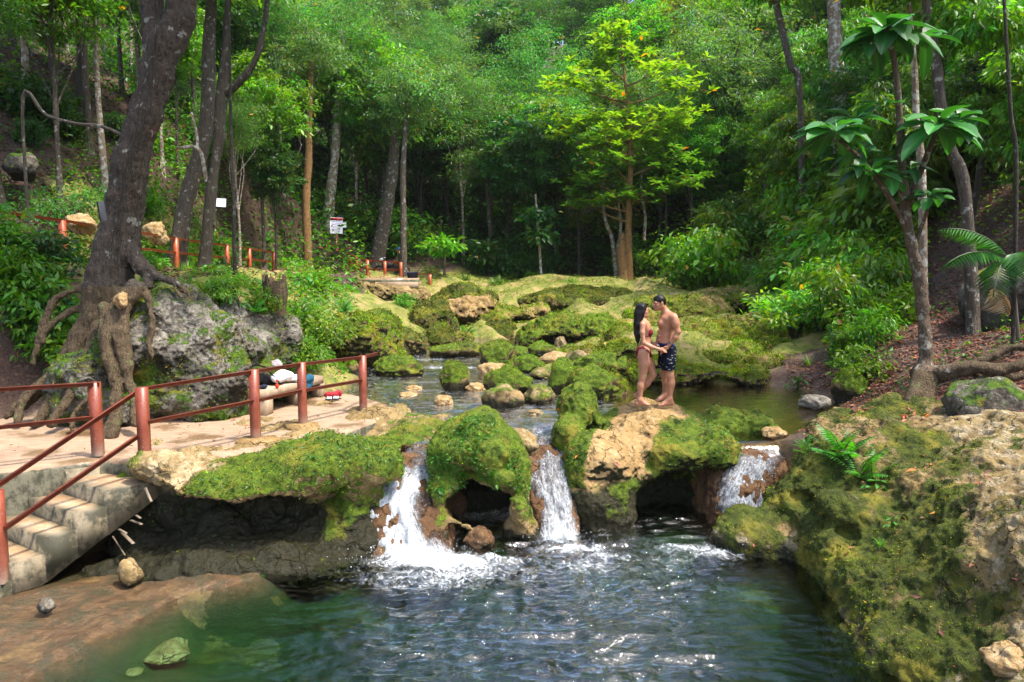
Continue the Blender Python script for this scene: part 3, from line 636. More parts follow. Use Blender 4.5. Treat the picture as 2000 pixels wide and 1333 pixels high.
def extrude(G, poly, z0, top, k=.15, op='+'):
    sl, X, Y, Z = G.full(); d2 = poly_sdf(poly, X[:, :, 0], Y[:, :, 0])[:, :, None]
    t = top(X[:, :, 0]+0*Y[:, :, 0], Y[:, :, 0]+0*X[:, :, 0])[:, :, None] if callable(top) else top
    d = -smin(-d2, -(Z-t)*.9, k); d = -smin(-d, -(z0-Z), k*.5); G._op(sl, d, .1, op)
# --- path (sandy platform)
G = Grid((-12, 6.2, .2), (-1.6, 15.2, 1.35), .07)
PATH = [(-12.4, 6.6), (-6.25, 8.72), (-5.36, 9.22), (-4.68, 8.98), (-4.1, 9.2), (-3.5, 9.7), (-2.6, 10.7), (-2.1, 12), (-2.3, 13.2), (-3.2, 14.2), (-5, 14.6), (-12, 14.5)]
extrude(G, PATH, .3, lambda X, Y: 1.15+.02*fbm(xyz0(X, Y, 0*X), .9, 3)+.0*X, .04)
v, q = G.mesh(1, 0)
def path_mat():
    m = NT('path_sand'); n = m.noise(1.1, 5); mp = m.n('Mapping', {'Vector': m.co(), 'Scale': (1, 2.2, 1), 'Rotation': (0, 0, .5)}).outputs[0]; n2 = m.noise(5, 6, .7, mp); n3 = m.noise(40, 4, .7)
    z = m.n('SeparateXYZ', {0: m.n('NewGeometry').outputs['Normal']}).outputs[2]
    c = m.mix(m.ramp(n2, .3, .7), (.26, .17, .105), (.33, .235, .155)); c = m.mix(m.ramp(n, .50, .62), c, (.16, .10, .05)); c = m.mix(m.ramp(n3, .62, .7), c, (.20, .12, .08))
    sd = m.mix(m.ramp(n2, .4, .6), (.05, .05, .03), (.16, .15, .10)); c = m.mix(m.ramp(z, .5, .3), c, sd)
    return m.end(m.n('BsdfPrincipled', {'Base Color': c, 'Roughness': m.ramp(n, .75, .45), 'Normal': m.bump(m.ma('ADD', n2, m.ma('MULTIPLY', n3, .4)), .5, .03)}))
M['path'] = path_mat()
g = obj('path', v, q, M['path'], loc=(0, 0, 0)); g['kind'] = 'structure'
# --- left ledge with its overhang
G = Grid((-5.6, 7.5, -.9), (-.8, 13.6, 1.75), .045)
LIP = [(-4.75, 8.95), (-4.3, 8.35), (-3.5, 8.12), (-2.75, 8.4), (-2.3, 8.7), (-1.9, 8.85), (-1.62, 9.3), (-1.6, 9.9), (-1.45, 10.6), (-1.05, 11.6), (-1.1, 12.5), (-2.1, 13.2), (-2.4, 12), (-2.9, 10.9), (-3.7, 9.95), (-4.3, 9.3)]
top = lambda X, Y: 1.10+.12*np.exp(-((X+2.4)/.7)**2-((Y-9.3)/.7)**2)+.06*np.exp(-((X+3.2)/.5)**2-((Y-8.6)/.4)**2)+.05*fbm(xyz0(X, Y, 0*X), 1.7, 2)+.08*np.exp(-((X+1.6)/.5)**2-((Y-11.6)/.9)**2)
extrude(G, LIP, .90, top, .2)
WALL = [(-5.2, 8.9), (-4.3, 8.95), (-3.4, 9.05), (-2.7, 9.15), (-2.25, 9.3), (-2.0, 9.25), (-1.9, 9.5), (-1.95, 10.2), (-1.5, 11), (-1.2, 12), (-2, 13.4), (-5.5, 13.4)]
extrude(G, WALL, -.9, 1.08, .2)
G.ell(at(690, 985, 9.3), (.2, .3, .75), .15); G.ell(at(700, 1050, 9.35), (.22, .35, .35), .12)
G.ell((-3.0, 8.8, .52), (.85, .42, .30), .15, '-'); G.ell((-3.7, 8.9, .3), (.25, .2, .3), .1); G.ell((-2.45, 9.15, .2), (.3, .22, .35), .1)
G.ell(at(640, 905, 9.02), (.46, .34, .25), .12); G.ell(at(570, 905, 8.8), (.42, .3, .18), .12); G.ell(at(700, 935, 9.15), (.19, .26, .34), .12); G.ell(at(315, 915, 8.85), (.42, .32, .26), .08); G.ell(at(405, 935, 8.5), (.3, .25, .14), .1)
G.ell(on(480, 1120, -.05)+np.array([0, .5, 0]), (1.3, .7, .32), .3); G.ell(on(620, 1090, -.1)+np.array([0, .4, 0]), (.9, .5, .3), .2)
G.ell(at(265, 1140, 8.35), (.26, .3, .2), .1); G.ell(on(290, 1165, -.12)+np.array([0, .55, 0]), (1.2, .6, .26), .2)
G.noise(.07, 1.9, 3, off=3.)
v, q = G.mesh(1, 1)
bare = lambda v: np.exp(-((v[:, 0]+4.15)/.5)**2-((v[:, 1]-8.8)/.5)**2)
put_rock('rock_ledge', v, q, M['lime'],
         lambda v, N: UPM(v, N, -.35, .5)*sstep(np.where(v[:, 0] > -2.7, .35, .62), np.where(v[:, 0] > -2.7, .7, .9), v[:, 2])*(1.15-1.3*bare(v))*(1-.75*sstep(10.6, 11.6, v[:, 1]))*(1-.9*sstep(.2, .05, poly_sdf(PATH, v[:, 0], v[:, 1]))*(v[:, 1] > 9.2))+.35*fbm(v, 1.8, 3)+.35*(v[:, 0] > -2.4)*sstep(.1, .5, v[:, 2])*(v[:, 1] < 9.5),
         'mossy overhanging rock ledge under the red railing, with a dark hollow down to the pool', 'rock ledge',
         stain_shade=lambda v, N: sstep(np.where(v[:, 0] > -2.7, .7, .95), np.where(v[:, 0] > -2.7, .4, .6), v[:, 2])*.95+.25*(1-N[:, 2])*(v[:, 2] < .9), pale=lambda v, N: bare(v)*.5, tuft=20000, seed=1, tl=.015, amps=RA)  # wall below the lip painted near-black as shade, along with wet algae
# --- low dam of rock under the falls
G = Grid((-2.6, 8.4, -1.2), (5.4, 12.2, 1.3), .06)
extrude(G, [(-2.4, 10.1), (-1.2, 10.5), (-.75, 10.3), (-.6, 11.0), (.25, 11.0), (.4, 10.4), (1.0, 10.3), (1.2, 11.6), (2.7, 11.6), (2.85, 10.35), (4.0, 10.2), (5.3, 10), (5.2, 11.6), (-2.4, 11.9)], -1.2, .86, .25)
for P, Wd in FP:
    n = len(P)
    for i in range(n-1):
        for s in (-.3, 0, .3):
            r0, r1 = [max(.1, Wd[j]*P[j][1]/FPX*.28) for j in (i, i+1)]
            o0, o1 = [np.array([s*Wd[j]*P[j][1]/FPX, .10, 0]) for j in (i, i+1)]
            tg = unit((P[i+1]-P[i])*[0, 1, 1]); nn = np.array([0, tg[2], -tg[1]]); G.cone(P[i]+o0*[1, 0, 0]-nn*(r0+.07), P[i+1]+o1*[1, 0, 0]-nn*(r1+.07), r0, r1, .1)
G.ell(at(858, 1045, 9.45), (.17, .22, .42), .15)
G.noise(.05, 2.5, 2, off=8.)
v, q = G.mesh(1, 1)
def near_fall(v):
    d = np.full(len(v), 9.)
    for P, Wd in FP:
        S = spline(P, 6); Wp = np.interp(np.linspace(0, 1, len(S)), np.linspace(0, 1, len(Wd)), Wd)
        for p, w in zip(S, Wp): d = np.minimum(d, np.abs(v[:, 0]-p[0])/(w*p[1]/FPX*.5+.12)+np.abs(v[:, 2]-p[2])*2)
    return sstep(1.5, .8, d)
put_rock('stream_ledge', v, q, M['wetrock'], lambda v, N: .25*UPM(v, N), 'wet brown rock sill the stream pours over, between the ledge and the ochre bank', 'rock', seed=2, amps=RA[1:], stain_shade=lambda v, N: 1.1-1.2*near_fall(v))  # away from the falls painted near-black, as shade of the hollows
# --- middle arched rock
G = Grid((-1.75, 8.4, -.8), (.75, 11.4, 1.9), .032)
G.ell(at(933, 895, 10.0), (.70, .62, .60), .1); G.ell(at(930, 870, 10.1), (.50, .55, .50), .15); G.ell(at(938, 985, 10.95), (.75, .4, .85), .1)
G.chain([at(870, 900, 9.85), at(862, 960, 9.55), at(858, 1020, 9.42), at(862, 1065, 9.4)], [.2, .17, .17, .2], .15)
G.chain([at(1000, 880, 9.9), at(1012, 940, 9.7), at(1012, 1000, 9.55), at(1018, 1040, 9.5)], [.2, .16, .2, .22], .15)
G.ell(at(932, 1012, 9.6), (.40, 1.0, .56), .08, '-'); G.ell(at(910, 940, 9.2), (.22, .5, .26), .08, '-')
G.ell(at(962, 893, 9.4), (.24, .22, .25), .07); G.ell(at(982, 932, 9.32), (.18, .17, .15), .05); G.ell(at(895, 880, 9.55), (.26, .24, .19), .08)
G.chain([at(858, 1010, 9.4), at(890, 1018, 9.3), at(922, 1032, 9.25)], [.1, .055, .04], .06)
G.ell(at(1012, 1000, 9.35), (.16, .16, .24), .05)
G.noise(.06, 2.4, 3, off=1.)
v, q = G.mesh(1, 1)
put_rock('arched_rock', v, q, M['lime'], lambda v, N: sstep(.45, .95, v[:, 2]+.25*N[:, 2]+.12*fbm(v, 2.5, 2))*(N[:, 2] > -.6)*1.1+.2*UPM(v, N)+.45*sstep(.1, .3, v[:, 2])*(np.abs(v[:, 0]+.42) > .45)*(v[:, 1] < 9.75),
         'domed rock with bright green moss cap and a dark hollow beneath, between two waterfalls', 'rock', stain_shade=lambda v, N: np.maximum(sstep(.25, .0, v[:, 2]), .95*sstep(9.75, 10.0, v[:, 1])*(v[:, 2] < 1.)), tuft=20000, seed=3, tl=.012, amps=[(2.5, .05, 'n'), (8, .02, 'r'), (18, .01, 'n')])  # water-line stain, and shade painted on the hollow's back wall
# --- the couple's rock
G = Grid((.45, 8.9, -.8), (4.35, 13.2, 1.8), .042)
FEET = at(1278, 788, 11.45)
G.ell((FEET[0], 11.6, .45), (1.15, 1.25, 1.02), .1); G.ell((FEET[0]+.1, 11.2, .55), (1.25, 1.2, .78), .15)
G.ell(at(1172, 985, 10.2), (.50, .50, .62), .15); G.ell(at(1175, 1040, 10.15), (.46, .45, .40), .12); G.ell(at(1170, 900, 10.5), (.50, .6, .45), .25)
G.ell(at(1130, 800, 11.5), (.28, .4, .35), .2); G.ell(at(1110, 850, 11.1), (.2, .4, .3), .15)
G.ell(at(1395, 880, 10.45), (.36, .42, .30), .12); G.ell(at(1320, 880, 10.35), (.5, .45, .24), .15)
G.ell(at(1345, 990, 11.5), (.95, .55, .8), .12)
G.chain([at(1400, 830, 11.5), at(1470, 832, 11.5), at(1532, 850, 11.2)], [.3, .22, .10], .12)
G.ell(at(1322, 992, 10.0), (.62, 1.0, .47), .07, '-'); G.ell(at(1392, 965, 10.0), (.35, .7, .32), .06, '-'); G.ell(at(1470, 870, 10.9), (.26, .3, .16), .05, '-')
G.cone(at(1290, 930, 10.0), at(1250, 900, 10.0), .07, .05, .04, '-')
G.noise(.05, 2.2, 3, off=6.)
v, q = G.mesh(1, 1)
def mossR(v, N):
    # traced: bare tan stone runs from the feet down the left shoulder to the front pillar; moss on both flanks and the right lobe
    bx_ = FEET[0]-.35-(11.2-v[:, 1])*.38; b = np.exp(-((v[:, 0]-bx_)/.42)**4)*sstep(.55, .75, v[:, 2])
    b2 = np.exp(-((v[:, 0]-FEET[0]-.1)/.55)**2-((v[:, 1]-11.4)/.5)**2)
    fl = sstep(.15, .7, v[:, 2]+.25*fbm(v, 2, 3, off=4.))*(N[:, 2] > -.45)
    return np.clip(fl*(1.0-1.25*np.maximum(b, b2))+.35*fbm(v, 2.4, 3), 0, 1)
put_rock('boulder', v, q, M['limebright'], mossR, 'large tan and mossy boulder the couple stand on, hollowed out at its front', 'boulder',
         stain_shade=lambda v, N: np.maximum(sstep(.72, .45, v[:, 2]-.15*fbm(v, 2, 2)), sstep(.2, -.3, N[:, 2]))*.9, tuft=24000, seed=4, tl=.013, amps=[(1.3, .06, 'n'), (3.5, .045, 'n'), (8, .022, 'r'), (17, .012, 'n')])  # hollow's shade painted on lower front and undersides, with wet algae
# --- right bank
G = Grid((2.1, 4.2, -.9), (7.2, 12.6, 2.9), .055)
extrude(G, BANK, -.9, lambda X, Y: _up(X, Y)+.14+.06*fbm(xyz0(X, Y, 0*X), 1.2, 3), .3)
G.ell(at(1472, 1052, 9.25), (.50, .5, .40), .12); G.ell(at(1540, 990, 9.5), (.35, .4, .3), .2); G.ell(at(1600, 1010, 9.1), (.4, .4, .35), .2)
for c, r in (((1600, 1105, 8.75), (.3, .35, .22)), ((1568, 975, 9.05), (.13, .2, .09)), ((1648, 1040, 8.2), (.12, .15, .09)), ((1740, 960, 8.35), (.08, .12, .08)), ((1530, 1120, 8.9), (.3, .3, .14))):
    G.ell(at(*c), r, .06, '-')
for c, r in (((1660, 990, 8.5), (.4, .35, .2)), ((1925, 1100, 6.4), (.2, .2, .12)), ((1960, 985, 7.2), (.3, .25, .14)), ((1930, 850, 9.6), (.7, .5, .2))): G.ell(at(*c), r, .12)
G.noise(.08, 1.7, 3, off=4.)
v, q = G.mesh(1, 1)
put_rock('rock_bank', v, q, M['bank'], lambda v, N: .58+.38*fbm(v, 1.3, 3)+.25*sstep(1.0, .3, v[:, 2])*(v[:, 1] < 8.6)-.22*sstep(4.6, 5.6, v[:, 0]+(8-v[:, 1])*.5)-.25*sstep(.25, .0, v[:, 2]),
         'large ochre rock bank with patchy moss, sloping down to the pool at the right', 'rock bank', stain_shade=lambda v, N: np.maximum(.8*sstep(.30, .05, v[:, 2]), sstep(.1, -.3, N[:, 2])*.8), pale=lambda v, N: sstep(4.6, 5.6, v[:, 0]+(8-v[:, 1])*.5)*.3+.5*sstep(.35, .15, v[:, 2]),  # darker by the water line and on downward faces
         tuft=46000, seed=5, tl=.016, amps=[(1., .08, 'n'), (3., .06, 'n'), (7, .028, 'r'), (15, .013, 'r'), (30, .006, 'n')])
BANKM = (v, q)
# --- boulder the big tree grows on
G = Grid((-7.6, 10.3, .7), (-3.3, 15.4, 3.9), .05)
G.ell(at(330, 700, 12.3), (1.10, 1.15, 1.25), .15); G.ell(at(225, 765, 11.8), (.85, .85, .95), .2); G.ell(at(410, 760, 12.1), (.55, .7, .75), .2); G.ell(at(330, 640, 12.5), (.8, .9, .75), .2)
G.ell(at(455, 670, 13.5), (.85, .9, .75), .15); G.ell(at(520, 660, 14.3), (.5, .7, .8), .15); G.ell(at(480, 730, 13.4), (.7, .6, .5), .15)
G.noise(.16, 1.6, 3, off=2.)
v, q = G.mesh(1, 1)
put_rock('boulder', v, q, M['grey'], lambda v, N: .36+.35*UPM(v, N, .3, .9)+.35*fbm(v, 1.1, 3)-.05, 'huge pitted grey limestone boulder gripped by the roots of the leaning tree', 'boulder', pale=lambda v, N: .4+0*v[:, 0], tuft=14000, seed=6, amps=[(1.3, .12, 'n'), (3.2, .06, 'n'), (8, .022, 'r'), (19, .02, 'r')], stain_shade=lambda v, N: .35+.5*fbm(v, 1.5, 3)+.3*sstep(.1, -.5, N[:, 2]))  # patchy dark stains, a little darker on downward faces
# --- generic boulders
def ico(sub):
    import bmesh
    b = bmesh.new(); bmesh.ops.create_icosphere(b, subdivisions=sub, radius=1); v = np.array([x.co[:] for x in b.verts]); f = np.array([[y.index for y in x.verts] for x in b.faces]); b.free(); return v, f
ICO = {k: ico(k) for k in (3, 4, 5)}
def boulder(px, py, w, h, z, label, mat='lime', moss=.6, seed=0, dep=1., tuft=0, sub=4, group=None, name='boulder', cat='boulder', flat=0., stain_shade=1., d=None):
    """px,py = middle of its foot in the photo, w,h its size there, z = height of the foot"""
    b = at(px, py, d) if d else on(px, py, z); dd = b[1]+w*ppm(b[1])*.35*dep; sx = w*ppm(dd)/2; sz = h*ppm(dd)
    v, f = ICO[sub]; rng = np.random.RandomState(seed+200); v = v.copy()
    for _ in range(7):
        n = unit(rng.normal(0, 1, 3)); t = rng.uniform(.62, .9); k = v@n-t; v = v-np.maximum(k, 0)[:, None]*n*.8
    v = v+unit(v)*(fbm(v, 1.4, 3, off=seed)*.20+fbm(v, 4, 3, off=seed)*.07-np.abs(fbm(v, 7, 2, off=seed))*.05)[:, None]
    v = v/np.abs(v).max(0)*np.array([sx, sx*dep, sz*.62]); v[:, 2] += sz*.38; a = rng.uniform(-.4, .4)
    v = np.stack([v[:, 0]*math.cos(a)-v[:, 1]*math.sin(a), v[:, 0]*math.sin(a)+v[:, 1]*math.cos(a), v[:, 2]], 1)
    v = v+np.array([b[0]*dd/b[1], dd, b[2]]); N = vnorm(v, f); zb = b[2]
    R = np.clip(sstep(-.2, .6, N[:, 2])*moss*1.3+.2*fbm(v, 2, 2, off=seed)+moss*.3-.15, 0, 1)
    G_ = stain_shade*(mat != 'limebright')*sstep(zb+sz*.8, zb+.1*sz, v[:, 2])*(.25+.75*min(1, moss*1.6))+.3*sstep(zb+.06, zb, v[:, 2]); o = obj(name, v, f, M[mat], mask=np.stack([R, G_, R*0+.3*(1-moss)], 1)); tag(o, label, cat, group)  # dark olive stain towards the foot of mossy stones
    if tuft:
        q = np.c_[f, f[:, 2]]; p, n = scatter(v, q, np.clip(R-.3, 0, 1), tuft, rng); k = len(p); nn = unit(p-v.mean(0))
        c = jitcol(rng, (.13, .20, .018), k, .35, .2)
        A = leafmesh(p, unit(nn+rng.normal(0, .5, (k, 3))), rng.normal(0, 1, (k, 3)), .022*np.exp(rng.normal(0, .3, k))*b[1]/14, .5, c, .3)
        mo = obj('moss', A[0], A[1], M['moss'], o, col=A[2], smooth=False); mo['kind'] = 'stuff'
    return o
B_ = [  # px, py, w, h, z, label, mat, moss
 (890, 772, 62, 58, 1.05, 'dark moss-topped boulder in the stream above the left waterfall', 'lime', .55),
 (868, 797, 40, 20, 1.03, 'pale bare stone at the left foot of the dark mossy stream boulder', 'limebright', .1),
 (990, 785, 100, 62, 1.06, 'broad moss-backed boulder in the middle of the stream', 'lime', .85),
 (985, 800, 88, 44, 1.05, 'olive boulder just in front of the broad moss-backed one', 'lime', .45),
 (1050, 792, 66, 34, 1.07, 'low ochre boulder right of the olive boulder in the stream', 'lime', .4),
 (975, 728, 78, 56, 1.12, 'blocky dark mossy boulder standing in midstream, the tallest there', 'lime', .7),
 (960, 750, 62, 34, 1.10, 'pale cream stone below the blocky midstream boulder', 'limebright', .12),
 (1034, 735, 62, 34, 1.12, 'rounded dark green boulder right of the blocky midstream boulder', 'lime', .8),
 (902, 753, 46, 12, 1.08, 'flat pale stone barely above the water in midstream', 'limebright', .05),
 (930, 770, 44, 20, 1.07, 'small cream stone behind the dark moss-topped stream boulder', 'limebright', .05),
 (808, 768, 34, 12, 1.08, 'small flat stone in the shallows left of the stream', 'limebright', .1),
 (798, 778, 38, 9, 1.07, 'thin half-sunk stone in the left shallows', 'limebright', .05),
 (780, 740, 96, 36, 1.14, 'long dark mossy rock on the left edge of the stream behind the railing end', 'lime', .9),
 (688, 737, 36, 30, 1.14, 'small black-green rock beside the last red railing post', 'lime', .7),
 (870, 702, 76, 28, 1.24, 'low yellow-green boulder splitting the white water upstream', 'lime', .6),
 (905, 700, 90, 26, 1.25, 'wide mossy shelf stone next to the white water upstream', 'bank', .6),
 (1010, 705, 50, 26, 1.26, 'dark boulder at the left corner of the rock shelter', 'lime', .6),
 (1060, 700, 70, 28, 1.27, 'mossy stone heap in front of the rock shelter', 'lime', .8),
 (1095, 690, 26, 30, 1.3, 'upright brown stone in the mouth of the rock shelter', 'bank', .2),
 (1120, 702, 48, 24, 1.25, 'round mossy stone right of the upright brown stone', 'lime', .6),
 (1085, 722, 90, 26, 1.17, 'cluster of bare cream stone behind the round green boulder', 'limebright', .1),
 (1060, 745, 50, 22, 1.13, 'small dark stone between the midstream boulders and the green mound', 'lime', .5),
 (1130, 730, 66, 40, 1.17, 'pale ochre boulder leaning against the green mound', 'bank', .35),
 (1105, 775, 76, 62, 1.08, 'steep mossy rock at the left end of the green mound', 'lime', .95),
 (1165, 782, 110, 56, 1.08, 'green mossy mound behind the couple\'s rock', 'lime', .95),
 (1180, 745, 120, 50, 1.15, 'bright moss hummock above the green mound, left of the couple', 'lime', 1.),
 (1042, 815, 40, 12, 1.02, 'small wet stone breaking the water above the middle fall', 'bank', .05),
 (1010, 895, 84, 46, .92, 'flat wet olive rock at the lip between the arched rock and the middle fall', 'lime', .3),
 (1512, 862, 46, 22, 1.0, 'smooth grey stone lying in the clear backwater by the right fall', 'limebright', .05),
 (938, 1075, 66, 34, -.03, 'small brown boulder in the pool below the arched rock', 'wetrock', .15),
 (1590, 800, 60, 22, 1.1, 'low pebbly spit at the right edge of the backwater', 'grey', .1),
 (1655, 790, 70, 60, 1.12, 'mossy knob at the top left of the ochre bank beside the backwater', 'lime', .8),
 (1935, 870, 170, 110, 1.62, 'big rounded grey-green boulder at the right edge below the exposed roots', 'grey', .5),
 (1960, 650, 150, 110, 2.5, 'dark mossy boulder on the leaf-strewn slope under the palm', 'grey', .45),
 (240, 600, 34, 26, 0, 'loose stone resting on the root fork of the leaning tree', 'limebright', .05),
 (255, 1150, 46, 50, 0.03, 'pale yellow-green stone under the overhang beside the stairs', 'lime', .3),
 (90, 1200, 34, 26, .1, 'smooth round stone on the wet ledge below the stairs', 'grey', .0),
 (1965, 1333, 100, 60, .62, 'flat bare cream stone at the bottom right corner of the bank', 'limebright', .0),
 (1895, 1150, 60, 50, .85, 'knobbly pale stone embedded in the right bank', 'grey', .05),
 (1965, 1140, 70, 56, 1.1, 'pale pitted stone at the right edge of the bank', 'grey', .05),
 (1975, 1010, 110, 60, 1.4, 'block of pale limestone half buried at the right edge', 'grey', .05),
 (160, 450, 60, 30, 3.6, 'white boulder beside the upper red railing, left of the leaning tree', 'limebright', .0),
 (305, 470, 50, 34, 3.7, 'orange-tan boulder beside the upper railing, right of the leaning tree', 'limebright', .0),
 (46, 345, 60, 42, 6.2, 'grey boulder part buried in the dark left hillside', 'grey', .5)]
for i, (px, py, w, h, z, lb, mt, mo) in enumerate(B_):
    kw = {}
    if i == 34: kw = dict(d=11.0)
    if i in (41,): kw = dict(d=17)
    if i in (42,): kw = dict(d=20)
    if i in (43,): kw = dict(d=19)
    if i == 32: kw = dict(d=9.6, dep=.8)
    if i == 33: kw = dict(d=13.2)
    if i in (37, 38, 39, 40): kw = dict(d={37: 5.3, 38: 6.5, 39: 6.3, 40: 7.2}[i])
    boulder(px, py, w*1.05, h*1.15, z, lb, mt, mo, seed=i, sub=5 if w > 90 and py > 700 else 4, tuft=int(w*h*.35*(mo > .5)), **kw)
# submerged stones
for i, (px, py, w, h) in enumerate(((230, 1300, 90, 40), (260, 1325, 60, 25), (330, 1300, 130, 50), (300, 1250, 90, 30))):
    b = on(px, py, -.28)
    boulder(px, py, w*.75, h*.5, -.36, 'flat stone under shallow water at the lower left, '+('nearest the wet ledge', 'smallest of four', 'broadest of four', 'farthest from the frame corner')[i], 'lime', .0, seed=90+i, group='stones under the shallow water')
# --- far terrace: mossy outcrops, with hollows
def outcrop(name, els, subs, label, mat, moss, seed, amps=None, h=.09, tuft=0, tl=.035, k=.25, stain_shade=.9):
    pts = [(at(*e[:3]), np.array(e[3])) for e in els]; lo = np.min([p-r for p, r in pts], 0)-.3; hi = np.max([p+r for p, r in pts], 0)+.35
    G = Grid(lo, hi, h)
    for p, r in pts: G.ell(p, r, k)
    for e in subs: G.ell(at(*e[:3]), e[3], .1, '-')
    G.noise(.12, .9, 3, off=seed); v, q = G.mesh(1, 1)
    put_rock(name, v, q, M[mat], lambda v, N: sstep(-.3, .4, N[:, 2])*moss+.25*fbm(v, 1.2, 3), label, 'rock outcrop', stain_shade=lambda v, N: stain_shade*sstep(.2, -.4, N[:, 2]), tuft=tuft, tl=tl, seed=seed, amps=amps or [(1., .15, 'n'), (2.5, .09, 'n'), (6, .05, 'r'), (12, .03, 'n')])  # darker on downward faces
outcrop('rock_outcrop', [(1095, 655, 22.5, (1.3, 1.2, .62)), (1170, 650, 22.3, (.75, 1.1, .55)), (1035, 665, 22.3, (.35, .8, .45)), (1200, 680, 21, (.6, .8, .5))], [(1085, 690, 21.3, (.75, .9, .48)), (1150, 682, 21.3, (.5, .7, .32))],
        'grass-topped rock shelter with a black hollow beneath, upstream of the midstream boulders', 'lime', 1., 11, tuft=7000, h=.07)
outcrop('rock_outcrop', [(1120, 590, 28, (2.2, 1.5, .5)), (1050, 590, 27.5, (.9, 1.2, .42)), (1200, 590, 28, (.9, 1.2, .42))], [(1190, 612, 26.8, (.8, .4, .18))], 'long block of rock covered in dark leafy growth on the grassy terrace', 'bank', 1.1, 12, tuft=12000)
outcrop('rock_outcrop', [(915, 583, 29, (1.2, 1.2, .4)), (865, 588, 29, (.5, 1, .35))], [(900, 602, 28, (.5, .4, .2))], 'low mossy outcrop at the left end of the grassy terrace', 'bank', .9, 13, tuft=5000)
outcrop('rock_outcrop', [(1420, 590, 25, (.75, 1, .4)), (1370, 580, 26, (.6, 1, .25))], [(1412, 608, 24.2, (.5, .5, .18))], 'ochre outcrop with a shadowed notch at the right end of the terrace', 'bank', .5, 14, tuft=2500)
outcrop('rock_outcrop', [(1250, 665, 20, (1.0, 1., .55)), (1330, 660, 19.5, (1.2, 1., .45)), (1430, 665, 19, (1.1, 1., .5)), (1500, 690, 18, (.8, .8, .4))], [(1365, 668, 18.7, (.35, .5, .12)), (1300, 690, 18.9, (.25, .4, .12))], 'sunlit yellow-green limestone hump behind the couple', 'yellowrock', .75, 15, tuft=12000, h=.08)
outcrop('rock_outcrop', [(1210, 715, 16.6, (.7, .8, .55)), (1300, 735, 16, (.9, .7, .42)), (1400, 738, 15.7, (.85, .6, .38)), (1460, 735, 15.7, (.4, .5, .3)), (1190, 760, 14.5, (.35, .5, .3))], [(1240, 700, 15.9, (.3, .4, .2)), (1350, 764, 15.1, (1.3, .45, .17))], 'mossy shelf undercut above the dark backwater behind the couple', 'lime', .95, 16, tuft=12000, h=.07)
outcrop('rock_outcrop', [(905, 610, 25.5, (.85, .8, .55)), (945, 605, 25.5, (.4, .6, .5))], [], 'bare brown and pale block half hidden in plants left of the terrace', 'limebright', .25, 17, tuft=800)
outcrop('rock_outcrop', [(840, 640, 23, (.9, .9, .8)), (880, 665, 22, (.9, .8, .4)), (790, 680, 20, (.6, .6, .4)), (960, 655, 24, (.8, .8, .4))], [(795, 660, 20.5, (.4, .5, .25))], 'steep moss-hung rock face on the left bank of the upper stream', 'bank', .85, 18, tuft=9000, h=.09)
outcrop('rock_outcrop', [(730, 700, 18.5, (.8, .7, .45)), (740, 650, 20, (.8, .8, .55)), (690, 660, 18, (.7, .7, .6))], [(600, 650, 16.5, (.4, .5, .35))], 'green hummock of rock at the foot of the planted left bank', 'lime', 1., 19, tuft=9000)
outcrop('rock_outcrop', [(700, 575, 33.5, (1.2, 1, .75)), (760, 570, 33.5, (1.3, 1, .65)), (800, 578, 33, (.8, 1, .45))], [(800, 600, 31.8, (1.4, .8, .32))], 'weathered rock shelf under the far platform with a black gap below', 'lime', .3, 20, tuft=1500, h=.1)

for e_, s_, l_, sd in (([(1480, 645, 20.5, (1.3, 1., .40)), (1545, 665, 19.5, (.8, .8, .35))], [(1500, 672, 19.4, (.5, .5, .13))], 'broad yellow-green hump near the thicket, right of the couple', 31),
        ([(1350, 612, 24, (1.5, 1.2, .45)), (1290, 604, 25, (.9, 1., .35))], [(1330, 630, 22.8, (.6, .5, .14))], 'wide ochre step of rock behind the couple\'s heads', 32),
        ([(1262, 628, 22, (.7, .8, .35)), (1235, 640, 21, (.5, .6, .3))], [], 'small yellow mound just left of the couple\'s heads', 33),
        ([(1010, 612, 26, (.9, .9, .35)), (975, 622, 25, (.6, .7, .3))], [], 'low tussocky mound above the left of the rock shelter', 34),
        ([(1520, 715, 16.6, (.6, .6, .3)), (1575, 735, 16, (.45, .5, .25))], [(1530, 732, 16., (.3, .3, .1))], 'lumpy ochre rock where the terrace meets the leafy right slope', 35),
        ([(1345, 702, 17.6, (.85, .7, .32)), (1425, 708, 17.3, (.75, .6, .28)), (1480, 700, 17.4, (.5, .5, .25))], [(1390, 722, 16.9, (.5, .4, .1))], 'stepped mossy slab between the undercut shelf and the sunlit hump', 36),
        ([(1140, 700, 18.5, (.6, .6, .3)), (1190, 690, 18.8, (.5, .6, .3))], [], 'pale mossy ramp leading down from the rock shelter to the green mound', 37)):
    outcrop('rock_outcrop', e_, s_, l_, 'yellowrock', .62, sd, tuft=3500, h=.08)
